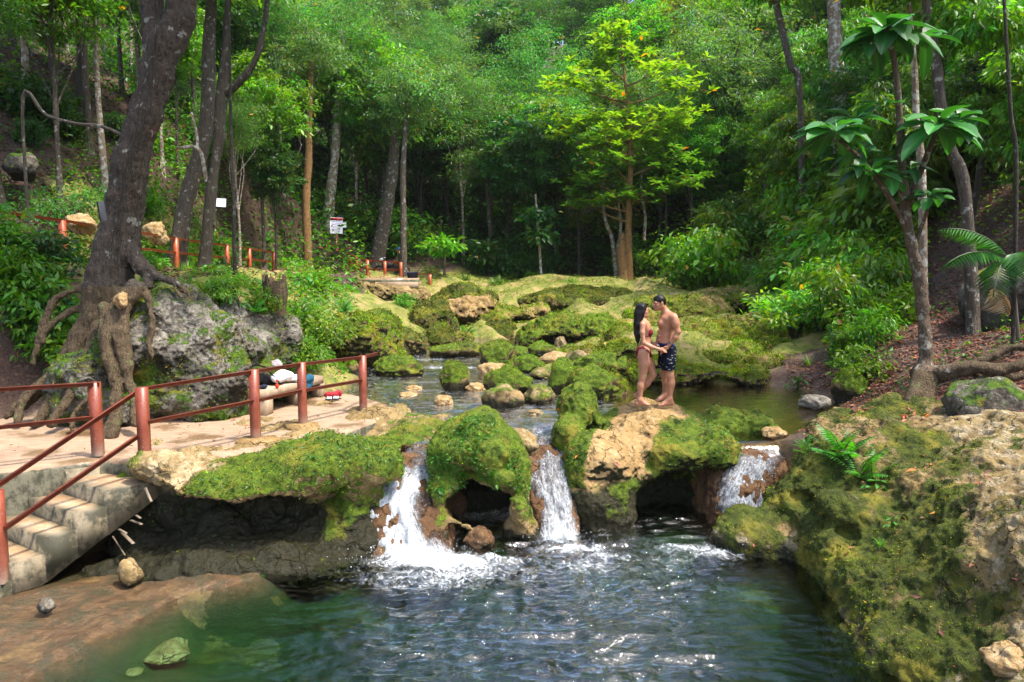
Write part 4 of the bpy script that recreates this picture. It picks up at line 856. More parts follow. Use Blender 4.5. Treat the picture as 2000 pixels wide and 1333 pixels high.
# ================================================================ railings, stairs, bench, signs
RED = np.array((.24, .055, .028)); ORG = np.array((.42, .085, .022)); GREYC = np.array((.30, .26, .20)); CONC = np.array((.30, .24, .17))
def rail_mat():
    m = NT('red_paint'); c = m.attr('Col').outputs[0]; n = m.noise(9, 6, .7); n2 = m.noise(60, 4)
    c = m.mix(m.ramp(n, .35, .65), m.mix(1., c, (.7, .65, .6), 'MULTIPLY'), c); c = m.mix(m.ramp(m.noise(22, 6, .8), .62, .66), c, (.10, .045, .03)); c = m.mix(m.ramp(n2, .66, .70), c, (.4, .3, .25))
    return m.end(m.n('BsdfPrincipled', {'Base Color': c, 'Roughness': .42, 'Normal': m.bump(n2, .15, .004)}))
M['rail'] = rail_mat()
def concrete_mat(name, a=(.12, .10, .06), b=(.22, .18, .115), dark=(.02, .022, .010), top=(.30, .18, .09), k=.44):
    m = NT(name); n = m.noise(2.6, 6, .7); mp = m.n('Mapping', {'Vector': m.co(), 'Scale': (1, 1, .35)}).outputs[0]; n2 = m.noise(7, 5, .7, mp); n3 = m.noise(45, 4, .7)
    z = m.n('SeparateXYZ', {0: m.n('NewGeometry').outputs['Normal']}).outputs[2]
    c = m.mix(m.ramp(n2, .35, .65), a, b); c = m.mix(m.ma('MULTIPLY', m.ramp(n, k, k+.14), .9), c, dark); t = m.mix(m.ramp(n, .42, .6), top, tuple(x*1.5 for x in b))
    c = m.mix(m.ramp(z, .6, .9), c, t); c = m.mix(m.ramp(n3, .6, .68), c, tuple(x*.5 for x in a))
    return m.end(m.n('BsdfPrincipled', {'Base Color': c, 'Roughness': .75, 'Normal': m.bump(m.ma('ADD', n2, m.ma('MULTIPLY', n3, .4)), .5, .015)}))
M['conc'] = concrete_mat('stair_concrete'); M['bench'] = concrete_mat('bench_concrete', (.22, .15, .09), (.31, .23, .15), (.12, .08, .05), (.31, .23, .155), .6)
def post(parent, base, top, w, col, name='post', dusty=True):
    base = np.array(base, float); top = np.array(top, float); L = top-base; t = np.array([0, .08, .2, .45, 1.])
    mb = MB(); r = w/2; v = []; c = []
    for k in t:
        p = base+L*k
        for sx, sy in ((-1, -1), (1, -1), (1, 1), (-1, 1)): v.append(p+[sx*r, sy*r, 0]); c.append(col*(1-.0)+(GREYC-col)*(max(0, .75-k*3.2) if dusty else 0))
    f = [[i*4+j, i*4+(j+1) % 4, i*4+4+(j+1) % 4, i*4+4+j] for i in range(4) for j in range(4)]+[[16, 17, 18, 19]]
    mb.add(v, f, np.array(c)); return mb.build(name, M['rail'], parent)
def railing(label, posts, rails, w, col, rw, group=None, name='railing', cat='railing', dusty=True):
    t = empty(name, posts[0][0], label, cat, group)
    for b, tp in posts: post(t, b, tp, w, col, dusty=dusty)
    for a, b in rails: MB().bar(a, b, rw, rw, col).build('rail', M['rail'], t)
    return t
zP = 1.16
def pst(px, py, pt, zb=zP):
    b = on(px, py, zb); tp = at(px, pt, b[1]); return b, np.array([b[0], b[1], tp[2]])
p192, p283, p500, p592, p710 = pst(192, 890, 747), pst(284, 907, 757), pst(500, 862, 722), pst(592, 833, 708), pst(710, 806, 695)
railing('short red railing at the left frame edge ending in one post on the path', [p192], [(at(-220, 774, 8.2), p192[1]+[.07, .0, -.02]), (at(-220, 858, 8.2), at(192, 815, p192[0][1]))], .115, RED, .05)
dn = p710[1]-p592[1]; dn /= np.linalg.norm(dn)
t = railing('long red railing with four square posts between path and mossy ledge', [p283, p500, p592, p710],
    [(p283[1]+[-.05, 0, -.03], p500[1]-[0, 0, .03]), (p500[1]-[0, 0, .03], p592[1]-[0, 0, .03]), (p592[1]-[0, 0, .03], p710[1]-[0, 0, .03]), (p710[1]-[0, 0, .03], at(736, 690, 12.9)+[0, 0, -.01]),
     (at(284, 826, p283[0][1]), at(500, 783, p500[0][1])), (at(500, 783, p500[0][1]), at(592, 763, p592[0][1])), (at(592, 763, p592[0][1]), at(710, 743, p710[0][1]))], .115, RED, .05)
pb = on(4, 1138, .14); ptp = at(4, 958, pb[1]); ptp = np.array([pb[0], pb[1], ptp[2]])
railing('sloping red handrail with two bars going down beside the concrete stairs', [(pb, ptp)], [(ptp+[-.05, 0, 0], p283[1]+[-.06, 0, -.06]), (at(10, 1032, pb[1]), at(276, 848, p283[0][1]))], .115, RED, .05, name='handrail', cat='handrail')
for q, l in ((p500, 'pale cement pad around the foot of the second railing post'), (p592, 'smaller cement pad around the foot of the third railing post')):
    mb = MB(); rng = np.random.RandomState(int(q[0][0]*-10)); a = np.linspace(0, 2*math.pi, 14)[:-1]; r = .24*(1+rng.uniform(-.2, .25, 13))*(1 if q is p500 else .8)
    poly = np.stack([q[0][0]+.02+r*np.cos(a)*1.25, q[0][1]-.05+r*np.sin(a)*.8], 1); mb.prism(poly, 1.05, 1.215); tag(mb.build('post_footing', M['limebright']), l, 'cement pad')
# upper railing along the hillside path
def gpost(px, d, ptop=None, h=.95):
    g_ = gp(px, d); tp = at(px, ptop, d) if ptop else g_+[0, 0, h]; return np.array([g_[0], d, min(g_[2]-.05, tp[2]-.7)]), np.array([g_[0], d, tp[2]])
U = [gpost(-60, 14, 405), gpost(28, 15, 416), gpost(135, 16.3, 431), gpost(268, 18.6, 452), gpost(352, 21.2, 466), gpost(405, 23.5, 474), gpost(450, 25.5, 480), gpost(493, 28, 486), gpost(540, 31, 493)]
railing('long orange-red railing along the upper hillside path behind the leaning tree', U, [(U[i][1], U[i+1][1]) for i in range(8)]+[(U[i][1]-[0, 0, .42], U[i+1][1]-[0, 0, .42]) for i in range(8)], .12, ORG, .06, dusty=False)
S_ = [gpost(642, 36.5, 474, .9), gpost(684, 36, 496, .9), gpost(700, 35.5, 503, .9)]
railing('orange-red handrail descending the steps below the notice board', S_, [(S_[i][1], S_[i+1][1]) for i in range(2)]+[(S_[i][1]-[0, 0, .4], S_[i+1][1]-[0, 0, .4]) for i in range(2)], .1, ORG, .05, name='handrail', cat='handrail', dusty=False)
zf = at(750, 545, 34)[2]
F_ = [(at(px, pb_, d), at(px, pt_, d)) for px, pb_, pt_, d in ((685, 526, 505, 35), (702, 536, 507, 34.4), (718, 543, 509, 34), (752, 544, 511, 34), (783, 541, 513, 34))]
Rb = [(at(724, 535, 37), at(724, 511, 37)), (at(759, 536, 37), at(759, 513, 37)), (at(791, 540, 36), at(791, 518, 36))]
railing('orange-red fence around the far platform in front of the trees', F_+Rb, [(F_[i][1], F_[i+1][1]) for i in range(4)]+[((F_[i][0]+F_[i][1])/2, (F_[i+1][0]+F_[i+1][1])/2) for i in range(4)]+[(F_[4][1], Rb[2][1]), (Rb[0][1], Rb[1][1]), (Rb[1][1], Rb[2][1])], .13, ORG, .07, dusty=False)
F2 = [(at(840, 562, 34), at(840, 537, 34))]; railing('single orange-red post with a thin bar right of the dark bin', F2, [(at(815, 536, 34), at(843, 535, 34))], .13, ORG, .04, dusty=False)
mb = MB(); a = at(690, 546, 35); b = at(812, 546, 35); pl = [at(686, 0, 32.9)[:2], at(812, 0, 32.9)[:2], at(812, 0, 38)[:2], at(675, 0, 38)[:2]]
mb.prism(pl, at(0, 556, 33)[2], at(0, 544, 33)[2]); o = mb.build('platform', M['path']); o['kind'] = 'structure'
mb = MB(); c = at(812, 560, 33.4); mb.prism([(c[0]-1.6, 32.7), (c[0]+.2, 32.7), (c[0]+.2, 34), (c[0]-1.6, 34)], c[2]-.1, at(0, 551, 33)[2]); tag(mb.build('retaining_wall', M['bench']), 'low pale concrete edge below the far platform, left of the dark bin', 'wall')
# dark bin
t = empty('bin', at(806, 552, 34.2), 'dark blue rectangular bin beside the far platform', 'bin')
c = at(806, 541, 34.2); mb = MB(); hw = 9.5*ppm(34)
v = [(c[0]-hw*.7, 33.9, c[2]-.27), (c[0]+hw*.8, 33.9, c[2]-.27), (c[0]+hw*.8, 34.4, c[2]-.27), (c[0]-hw*.7, 34.4, c[2]-.27), (c[0]-hw, 33.8, c[2]+.2), (c[0]+hw, 33.8, c[2]+.2), (c[0]+hw, 34.5, c[2]+.2), (c[0]-hw, 34.5, c[2]+.2)]
mb.add(v, [[0, 1, 5, 4], [1, 2, 6, 5], [2, 3, 7, 6], [3, 0, 4, 7], [0, 3, 2, 1]], np.array((.012, .016, .04))).build('body', M['plain'], t)
MB().box((c[0], 34.15, c[2]+.22), (hw*1.06, .38, .025), None, np.array((.02, .025, .06)), .01).build('lid', M['plain'], t)
# stairs
A0 = on(263, 945, .95); Dn = unit(on(158, 1007, .75)[:2]-on(216, 994, .75)[:2]); Pn = np.array([-Dn[1]*-1, 0])
Pn = np.array([Dn[1], -Dn[0]]); Pn = unit(np.array([-.85, .52])); A0 = A0+[.03, -.05, 0]
t = empty('stairs', [A0[0], A0[1], 0], 'mossy concrete stairs going down from the path to the pool ledge', 'stairs')
TD, RH, WD = .335, .2, 1.3
prof = []; z = .95
for k in range(7):
    prof += [(TD*k-(.02 if k else .35), z), (TD*(k+1), z)]; z -= RH
prof[0] = (-.30, .95)
n_ = 7; bot = [(TD*7, -.5), (TD*6.2, -.55), (-.28, .47)]
P2 = prof+bot
for k in range(7):
    x0, x1 = (-.02 if k else -.3)+TD*k, TD*(k+1); zt = .95-RH*k; zb = lambda s: .58-.56*s
    def W3(s, zz, side): q = A0[:2]+Dn*s+Pn*side; return (q[0], q[1], zz)
    v = [W3(x0, zt, 0), W3(x1, zt, 0), W3(x1, min(zb(x1), zt-RH-.02), 0), W3(x0, min(zb(x0), zt-.1), 0)]; v2 = [W3(x0, zt, WD), W3(x1, zt, WD), W3(x1, min(zb(x1), zt-RH-.02), WD), W3(x0, min(zb(x0), zt-.1), WD)]
    if k: v[0] = W3(x0+.02, zt, 0); v2[0] = W3(x0+.02, zt, WD); v[3] = (*v[0][:2], v[3][2]); v2[3] = (*v2[0][:2], v2[3][2])
    mb = MB(); mb.add(v+v2, [[0, 1, 2, 3][::-1], [4, 5, 6, 7], [0, 4, 5, 1][::-1], [1, 5, 6, 2][::-1], [2, 6, 7, 3][::-1], [3, 7, 4, 0][::-1]]); mb.build('step', M['conc'], t)
mb = MB(); Wl = [A0[:2]+Pn*WD, A0[:2]+Pn*WD+Dn*.0+np.array([-.1, .35]), (-9, 8.4), (-9, 7.2), (-6.9, 8.27)]
o = MB().prism([(-5.42, 9.16), (-5.3, 9.45), (-9, 8.0), (-9, 7.45)], -.2, 1.06); tag(o.build('retaining_wall', M['conc']), 'stained concrete wall under the path edge behind the stairs', 'wall')
# splintered wood below the stairs
for i, (a, b, w) in enumerate((((945, 505), (1025, 535), .035), ((880, 590), (965, 675), .04), ((815, 620), (905, 760), .015), ((860, 570), (915, 600), .03), ((985, 470), (1015, 490), .03), ((1050, 270), (1095, 370), .03))):
    f = lambda q, d: at(q[0]/3.703, 880+q[1]/3.703, d)
    o = MB().bar(f(a, 8.5), f(b, 8.25), w, .012, np.array((.19, .15, .11))).build('wood_splinter', M['plain']); tag(o, 'weathered wood splinter sticking out beneath the stairs', 'splinter', 'wood splinters under the stairs')
# bench
t = empty('bench', (-4.3, 12.9, 1.16), 'low concrete bench at the foot of the grey boulder with bags on it', 'bench')
zt = at(520, 763, 12.2)[2]; e0 = on(520, 810, 1.17); e1 = at(632, 735, 13.9)
st = [(e0[0]-.02, e0[1]), (e1[0], e1[1]), (e1[0]-.35, e1[1]+.30), (e0[0]-.38, e0[1]+.62), (e0[0]-.62, e0[1]+.2)]
MB().prism(st, zt-.13, zt).build('seat', M['bench'], t)
lx, ly = e0[0], e0[1]; MB().prism([(lx, ly+.015), (lx+.04, ly+.25), (lx-.45, ly+.55), (lx-.58, ly+.2)], 1.05, zt-.13).build('support', M['bench'], t)
for s in (.52, .93):
    q = np.array([e0[0], e0[1]])*(1-s)+np.array(e1[:2])*s; MB().prism([(q[0]+.0, q[1]+.02), (q[0]+.04, q[1]+.18), (q[0]-.33, q[1]+.48), (q[0]-.38, q[1]+.32)], 1.05, zt-.13).build('support', M['bench'], t)
def lump(name, label, cat, els, col, h=.018, noise=.02, sc=9., mat='cloth', k=.04, parent=None):
    pts = [(np.array(e[0]), np.array(e[1])) for e in els]; lo = np.min([p-r for p, r in pts], 0)-.08; hi = np.max([p+r for p, r in pts], 0)+.08
    G = Grid(lo, hi, h)
    for p, r in pts: G.ell(p, r, k)
    v, q = G.mesh(0, 1); N = vnorm(v, q); v = v+N*(fbm(v, sc, 3)*noise)[:, None]
    o = obj(name, v, q, M[mat], parent, col=np.tile(col, (len(v), 1))); return tag(o, label, cat) if parent is None else o
D = 12.9
t = empty('backpack', at(500, 752, D), 'black backpack lying on the left part of the bench', 'backpack')
lump('bag', None, None, [(at(495, 742, D), (.27, .2, .13)), (at(525, 745, D), (.2, .18, .11)), (at(480, 745, D), (.16, .15, .1))], (.008, .008, .01), parent=t)
MB().tube([at(*p) for p in ((462, 742, 12.75), (470, 722, 12.75), (500, 713, 12.8), (530, 720, 12.8))], .015, 6, np.array((.01, .01, .012))).build('strap', M['cloth'], t)
MB().tube([at(*p) for p in ((520, 722, 12.75), (535, 735, 12.7), (548, 752, 12.65))], .012, 6, np.array((.01, .01, .012))).build('strap', M['cloth'], t)
lump('towel', 'white towel heaped in the middle of the bench', 'towel', [(at(556, 735, 13.0), (.17, .18, .10)), (at(543, 738, 12.8), (.13, .14, .09)), (at(575, 740, 13.1), (.12, .14, .06))], (.74, .74, .80), noise=.03)
lump('cloth', 'teal cloth hanging over the front edge of the bench', 'cloth', [(at(596, 737, 13.1), (.12, .14, .05)), (at(604, 745, 12.95), (.07, .04, .15)), (at(599, 750, 12.9), (.045, .035, .14))], (.02, .10, .16), noise=.03)
lump('cap', 'small dark cap on the bench front edge', 'cap', [(at(516, 755, 12.35), (.06, .06, .04)), (at(508, 757, 12.32), (.05, .05, .015))], (.02, .025, .05), h=.012, noise=.004)
lump('pouch', 'small red pouch hanging from the bench edge beside the towel', 'pouch', [(at(541, 754, 12.4), (.035, .03, .045)), (at(541, 744, 12.4), (.02, .02, .03))], (.6, .05, .02), h=.01, noise=.004, k=.02)
lump('shirt', 'grey and brown shirt bundled on the rock behind the bench', 'shirt', [(at(520, 708, 13.5), (.15, .13, .06)), (at(540, 712, 13.4), (.13, .13, .07))], (.30, .27, .28), noise=.03)
lump('shirt', 'crumpled red shirt on the path beyond the bench', 'shirt', [(at(645, 771, 13.3), (.13, .10, .06)), (at(660, 768, 13.4), (.07, .1, .07))], (.38, .03, .04), noise=.04)
t = empty('sandals', at(650, 779, 13.05), 'pair of black and white striped sandals in front of the red shirt', 'sandals')
for k in (0, 1):
    c = at(644+13*k, 780-k, 13.05)
    mb = MB(); mb.ball(c, (.10, .05, .02), np.array((.02, .02, .02)))
    for j in range(4): mb.tube([c+[-.04+.025*j, -.045, .01], c+[-.04+.025*j, 0, .045], c+[-.04+.025*j, .045, .01]], .007, 5, np.array((.8, .8, .8)))
    mb.build('sandal', M['plain'], t)
# signs
def board(px, py, w, h, d, yaw, tilt, label, col, frame=None, lines=0, header=None, post_=None, name='sign'):
    c = at(px, py, d); t = empty(name, c, label, 'sign'); k = ppm(d); R = np.array(Matrix.Rotation(yaw, 3, 'Z')@Matrix.Rotation(tilt, 3, 'Y'))
    hw, hh = w*k/2, h*k/2; MB().box(c, (hw, .02, hh), R, np.array(col), .004).build('panel', M['plain'], t)
    if header is not None: MB().box(c+R@np.array([0, -.024, hh*.80]), (hw*.97, .003, hh*.16), R, np.array(header)).build('header', M['plain'], t)
    if lines:
        mb = MB(); rng = np.random.RandomState(5)
        for i in range(lines): mb.box(c+R@np.array([-hw*.1*rng.rand(), -.023, hh*(.5-1.35*i/lines)]), (hw*rng.uniform(.6, .85), .002, hh*.018), R, np.array((.25, .22, .3)))
        mb.build('lettering', M['plain'], t)
    if post_: MB().bar(c+[0, .05, -hh*3.2], c+[0, .05, hh*.9], .12, .08, ORG*.7).build('post', M['rail'], t)
board(427, 396, 28, 16, 21.5, -.1, .07, 'blank white board nailed across a slender trunk on the left slope', (.62, .60, .78), name='sign_board')
board(657, 441, 24, 31, 35.5, .05, .03, 'white notice board with a red heading, standing above the steps', (.60, .60, .72), header=(.45, .04, .03), lines=7, post_=True, name='notice_board')
board(671, 440, 10, 10, 36.2, .3, 0, 'tiny pale sign peeping out behind the notice board', (.62, .62, .75), name='sign_board')
board(199, 413, 13, 38, 11.5, 1.1, -.12, 'dark grey board fixed to the left side of the leaning trunk', (.07, .075, .085), name='sign_board')
# motorbike and rider by the far fence
t = empty('motorbike', at(765, 540, 35.6), 'dark motorbike parked behind the far orange fence', 'motorbike')
c = at(765, 520, 35.6)
for dx in (-.62, .62):
    ph = np.linspace(0, 2*math.pi, 17); ring = [c+[dx+.27*math.cos(a), 0, -.28+.27*math.sin(a)] for a in ph]; MB().tube(ring, .05, 6, np.array((.01, .01, .01)), cap=False).build('wheel', M['plain'], t)
MB().ball(c+[.25, 0, .22], (.38, .13, .08), np.array((.012, .012, .014))).build('seat', M['plain'], t)
mb = MB(); mb.ball(c+[-.15, 0, .05], (.34, .14, .17), np.array((.02, .02, .025))); mb.ball(c+[0, 0, -.2], (.25, .12, .17), np.array((.05, .05, .05))); mb.bar(c+[-.62, 0, -.28], c+[-.35, 0, .4], .06, .06, np.array((.3, .3, .32))); mb.build('body', M['plain'], t)
MB().tube([c+[-.36, -.3, .42], c+[-.38, 0, .4], c+[-.36, .3, .42]], .025, 6, np.array((.35, .35, .4))).build('handlebar', M['plain'], t)
MB().ball(c+[-.5, 0, .3], (.11, .1, .1), np.array((.6, .62, .66))).build('headlight', M['plain'], t)

# ================================================================ people
def skin_mat():
    m = NT('skin'); c = m.attr('Col').outputs[0]; n = m.noise(25, 4); c = m.mix(m.ramp(n, .3, .7), m.mix(1., c, (.88, .84, .82), 'MULTIPLY'), c)
    return m.end(m.n('BsdfPrincipled', {'Base Color': c, 'Roughness': .5, 'Specular IOR Level': .4, 'Subsurface Weight': .12, 'Subsurface Radius': (.02, .008, .004), 'Normal': m.bump(m.noise(60, 3), .08, .004)}))
M['skin'] = skin_mat()
def hair_mat():
    m = NT('hair'); mp = m.n('Mapping', {'Vector': m.co(), 'Scale': (90, 90, 4)}).outputs[0]; n = m.noise(1., 4, .6, mp)
    c = m.mix(m.ramp(n, .3, .7), (.004, .003, .004), (.012, .009, .009))
    return m.end(m.n('BsdfPrincipled', {'Base Color': c, 'Roughness': .42, 'Specular IOR Level': .25, 'Normal': m.bump(n, .6, .006)}))
M['hair'] = hair_mat()
def proj(v):
    v = np.asarray(v, float)-[0, 0, CAM_Z]; f = v[:, 1]*_c-v[:, 2]*_s; u = v[:, 1]*_s+v[:, 2]*_c
    return 1000+FPX*v[:, 0]/f, 666.5-FPX*u/f
DP = 11.45
def C(X, Y, dy=0.): return at(1190+X/5.333, 560+Y/5.333, DP+dy)
def crop(v):
    a, b = proj(v); return (a-1190)*5.333, (b-560)*5.333
def hand(G, w, palm, tips, r=.0095, k=.012, thumb=None):
    """wrist w, palm centre, fingertips = list of (knuckle, mid, tip)"""
    G.cone(w, palm, .024, .027, .02); 
    for kn, md, tp in tips: G.cone(palm, kn, .02, r*1.2, .012); G.cone(kn, md, r*1.15, r, .006); G.cone(md, tp, r, r*.8, .006)
    if thumb: G.cone(thumb[0], thumb[1], r*1.5, r*1.2, .012); G.cone(thumb[1], thumb[2], r*1.2, r*.9, .006)
def fingers(base, fwd, side, curl, L=.075):
    """four unequal bent fingers from a palm"""
    out = []; fwd = unit(np.array(fwd, float)); side = unit(np.array(side, float)); curl = unit(np.array(curl, float))
    for i, l in enumerate((.9, 1., .95, .75)):
        kn = base+fwd*.042+side*(.033-.022*i); md = kn+fwd*L*.45*l+curl*L*.18*l; out.append((kn, md, md+fwd*L*.25*l+curl*L*.38*l))
    return out
def foot(G, ank, toe, s=1.):
    """ank = ankle point, toe = tip of the big toe, flat on the ground"""
    d = toe-ank; d[2] = 0; L = np.linalg.norm(d); d = d/L; sd = np.array([d[1], -d[0], 0]); g = toe[2]
    heel = np.array([*(ank[:2]-d[:2]*.045), g+.028*s])
    G.cone(ank, heel, .036*s, .033*s, .03); G.cone(ank, np.array([*(ank[:2]+d[:2]*L*.5), g+.032*s]), .036*s, .030*s, .04); G.cone(heel, np.array([*(ank[:2]+d[:2]*L*.62), g+.020*s]), .030*s, .028*s, .03)
    for i in range(5):
        o = sd*(-.028+.0145*i)*s; e = toe+o-d*(.0+.009*i)*s; e[2] = g+.010; b = np.array([*(ank[:2]+d[:2]*L*.62), g+.018*s])+o*1.0
        G.cone(b, e, .017*s, (.013 if i == 0 else .009)*s, .010)
def head(G, c, f, s=1.):
    """c = centre of the skull, f = facing direction (tilted as the face is)"""
    f = unit(np.array(f, float)); up = unit(np.array([0, 0, 1.])-f*f[2]); l = np.cross(up, f); q = lambda a, b, d: c+(f*a+l*b+up*d)*s
    G.ell(q(-.01, 0, .025), (.088*s, .078*s, .090*s), .03); G.ell(q(.03, 0, -.02), (.062*s, .062*s, .085*s), .03); G.ell(q(.05, 0, -.075), (.036*s, .038*s, .032*s), .03)
    G.cone(q(-.02, .045, -.06), q(.05, .02, -.095), .022*s, .018*s, .03); G.cone(q(-.02, -.045, -.06), q(.05, -.02, -.095), .022*s, .018*s, .03)
    G.cone(q(.088, 0, .012), q(.112, 0, -.028), .009*s, .013*s, .012); G.ell(q(.098, .0, -.033), (.012*s, .018*s, .008*s), .008)
    G.cone(q(.078, -.045, .022), q(.078, .045, .022), .012*s, .012*s, .015)
    for sg in (-1, 1):
        G.ell(q(.086, .030*sg, -.001), (.012*s, .016*s, .009*s), .008, '-'); G.ell(q(.077, .030*sg, -.002), (.012*s, .013*s, .010*s), .004)
        G.ell(q(.055, .042*sg, -.03), (.022*s, .02*s, .022*s), .02); G.ell(q(-.008, .080*sg, -.008), (.020*s, .010*s, .033*s), .008)
    G.cone(q(.092, -.018, -.058), q(.092, .018, -.058), .0085*s, .0085*s, .006); G.cone(q(.089, -.016, -.070), q(.089, .016, -.070), .009*s, .009*s, .006); G.ell(q(.078, 0, -.098), (.02*s, .022*s, .017*s), .015)
    return q
# ---- the man, facing left and a little towards the camera
zf = C(580, 1238)[2]
lo = np.min([C(430, 1250, -.4), C(430, 1250, .4)], 0)-.06; hi = np.max([C(760, 60, -.4), C(760, 60, .4)], 0)+.05
G = Grid(lo, hi, .0078)
G.ell(C(600, 395, 0), (.13, .165, .165), .05); G.ell(C(598, 340, -.02), (.10, .18, .09), .05)
G.ell(C(592, 510, 0), (.112, .145, .15), .06); G.ell(C(590, 600, 0), (.115, .15, .11), .06); G.ell(C(600, 660, 0), (.118, .155, .10), .05)
G.ell(C(545, 385, -.065), (.06, .075, .06), .035); G.ell(C(538, 385, .07), (.06, .075, .06), .035); G.ell(C(650, 370, -.03), (.06, .13, .11), .05)
G.cone(C(660, 320, -.16), C(575, 305, .17), .062, .062, .06); G.cone(C(600, 285, 0), C(556, 215, -.01), .064, .056, .05); G.cone(C(590, 275, 0), C(655, 315, -.14), .045, .05, .05)
for i in range(3): G.ell(C(530, 470+i*45, -.03), (.05, .045, .035), .02)
hq = head(G, C(521, 168, -.02), (-.93, -.22, -.22), 1.02)
G.chain([C(672, 325, -.20), C(692, 390, -.23), C(715, 470, -.24)], [.066, .054, .043], .035); G.ell(C(690, 370, -.235), (.05, .05, .085), .03)
G.chain([C(715, 470, -.24), C(690, 530, -.23), C(635, 600, -.20)], [.043, .043, .027], .03)
G.chain([C(570, 315, .20), C(560, 400, .25), C(545, 470, .24)], [.06, .048, .04], .035); G.chain([C(545, 470, .24), C(520, 530, .16), C(490, 592, .05)], [.04, .038, .026], .03)
pm = C(598, 640, -.19); hand(G, C(635, 600, -.20), pm, fingers(pm, C(560, 662, -.19)-pm, (0, -.6, -.8), (-.3, .5, -.6)), thumb=(C(605, 625, -.2), C(580, 628, -.215), C(560, 640, -.215)))
pm2 = C(480, 612, .02); hand(G, C(490, 592, .05), pm2, fingers(pm2, (-.75, -.1, -.6), (0, -1, 0), (.2, -.5, -.6)), thumb=(C(482, 603, .0), C(470, 610, -.02), C(462, 622, -.03)))
kn = C(632, 925, -.11); an = C(628, 1172, -.11); G.chain([C(618, 660, -.09), C(625, 790, -.1), kn, C(642, 1010, -.105), an], [.10, .088, .057, .058, .036], .03); G.ell(C(650, 1010, -.105), (.045, .05, .10), .03); G.ell(kn+[-.015, 0, 0], (.045, .045, .05), .02)
an2 = C(578, 1130, .14); kn2 = C(572, 915, .12); G.chain([C(590, 660, .08), C(582, 790, .1), kn2, C(590, 1000, .13), an2], [.095, .085, .055, .056, .036], .03); G.ell(C(597, 990, .13), (.045, .045, .09), .03)
g1 = C(510, 1238, -.13)[2]; t1 = C(507, 1236, -.16); t1[2] = g1; foot(G, an, t1, 1.05)
t2 = C(478, 1182, .02); t2[2] = C(480, 1186, .1)[2]; foot(G, an2, t2, 1.05)
MAN = Grid(G.lo, G.lo+G.n*G.h, G.h); v, q = G.mesh(0, 1)
MANV, MANQ = v, q; N = vnorm(v, q); X, Y = crop(v); SK = np.array((.40, .185, .105)); col = np.tile(SK, (len(v), 1))
def paint(v, col, c, r, to, soft=.4):
    w = sstep(1., soft, np.linalg.norm((v-c)/np.array(r), axis=1))[:, None]; return col*(1-w)+np.array(to)*w
for sg in (-1, 1):
    col = paint(v, col, hq(.088, .030*sg, -.001), .011, (.03, .015, .01)); col = paint(v, col, hq(.086, .032*sg, .022), (.022, .02, .009), (.03, .016, .012))
col = paint(v, col, hq(.095, 0, -.064), (.02, .022, .014), (.36, .10, .08)); col = paint(v, col, C(555, 405, -.115), .016, (.16, .06, .04)); col = paint(v, col, C(520, 405, .05), .016, (.16, .06, .04))
col = col*(1-.10*fbm(v, 6, 3))[:, None]
man = empty('person', [FEET[0]+.12, 11.45, zf], 'person in dark patterned swim shorts facing left, standing on the boulder', 'person')
obj('body', v, q, M['skin'], man, col=col)
# swim shorts
G = Grid(C(440, 920, -.35)-[.05, 0, .05], C(740, 560, .35)+[.05, 0, .05], .0078)
G.ell(C(590, 620, 0), (.13, .165, .13), .05); G.ell(C(602, 665, 0), (.135, .172, .12), .05)
G.chain([C(618, 665, -.085), C(622, 780, -.1), C(612, 870, -.105)], [.118, .112, .100], .03); G.chain([C(590, 665, .08), C(575, 780, .1), C(570, 850, .105)], [.115, .11, .10], .03)
sl_, gx, gy, gz = G.full(); zt_, zb_ = C(590, 583)[2], C(600, 860)[2]
G.f = np.maximum(G.f, np.maximum(gz-(zt_+.10*(gx-C(590, 600)[0])*0), zb_-gz)); v, q = G.mesh(0, 0); N = vnorm(v, q); v = v+N*(fbm(v*[1, 1, .5], 14, 3)*.007*sstep(zt_-.03, zt_-.12, v[:, 2]))[:, None]
X, Y = crop(v); col = np.tile(np.array((.006, .008, .016)), (len(v), 1)); band = Y < 612+.08*(X-590); col[band] = (.02, .025, .10)
rng = np.random.RandomState(3); 
for _ in range(90):
    i = rng.randint(len(v)); 
    if Y[i] > 630:
        w = np.linalg.norm((v-v[i])/[.016, .016, .006], axis=1) < 1; col[w] = (.35, .36, .36)
obj('shorts', v, q, M['cloth'], man, col=col)
MB().tube([C(498, 600, -.15), C(506, 622, -.16), C(512, 605, -.16), C(520, 628, -.165)], .004, 5, np.array((.8, .8, .85))).build('drawstring', M['plain'], man)
ph = np.linspace(0, 2*math.pi, 17); wa = unit(C(635, 600, -.2)-C(690, 530, -.23)); wu = unit(np.cross(wa, [0, 1, 0])); ww = np.cross(wa, wu); wc = C(642, 592, -.203)
MB().tube([wc+(wu*math.cos(a)+ww*math.sin(a))*.033 for a in ph], .007, 6, np.array((.05, .05, .06)), cap=False).ball(wc+[0, -.034, .0], (.016, .008, .016), np.array((.2, .2, .22))).build('watch', M['plain'], man)
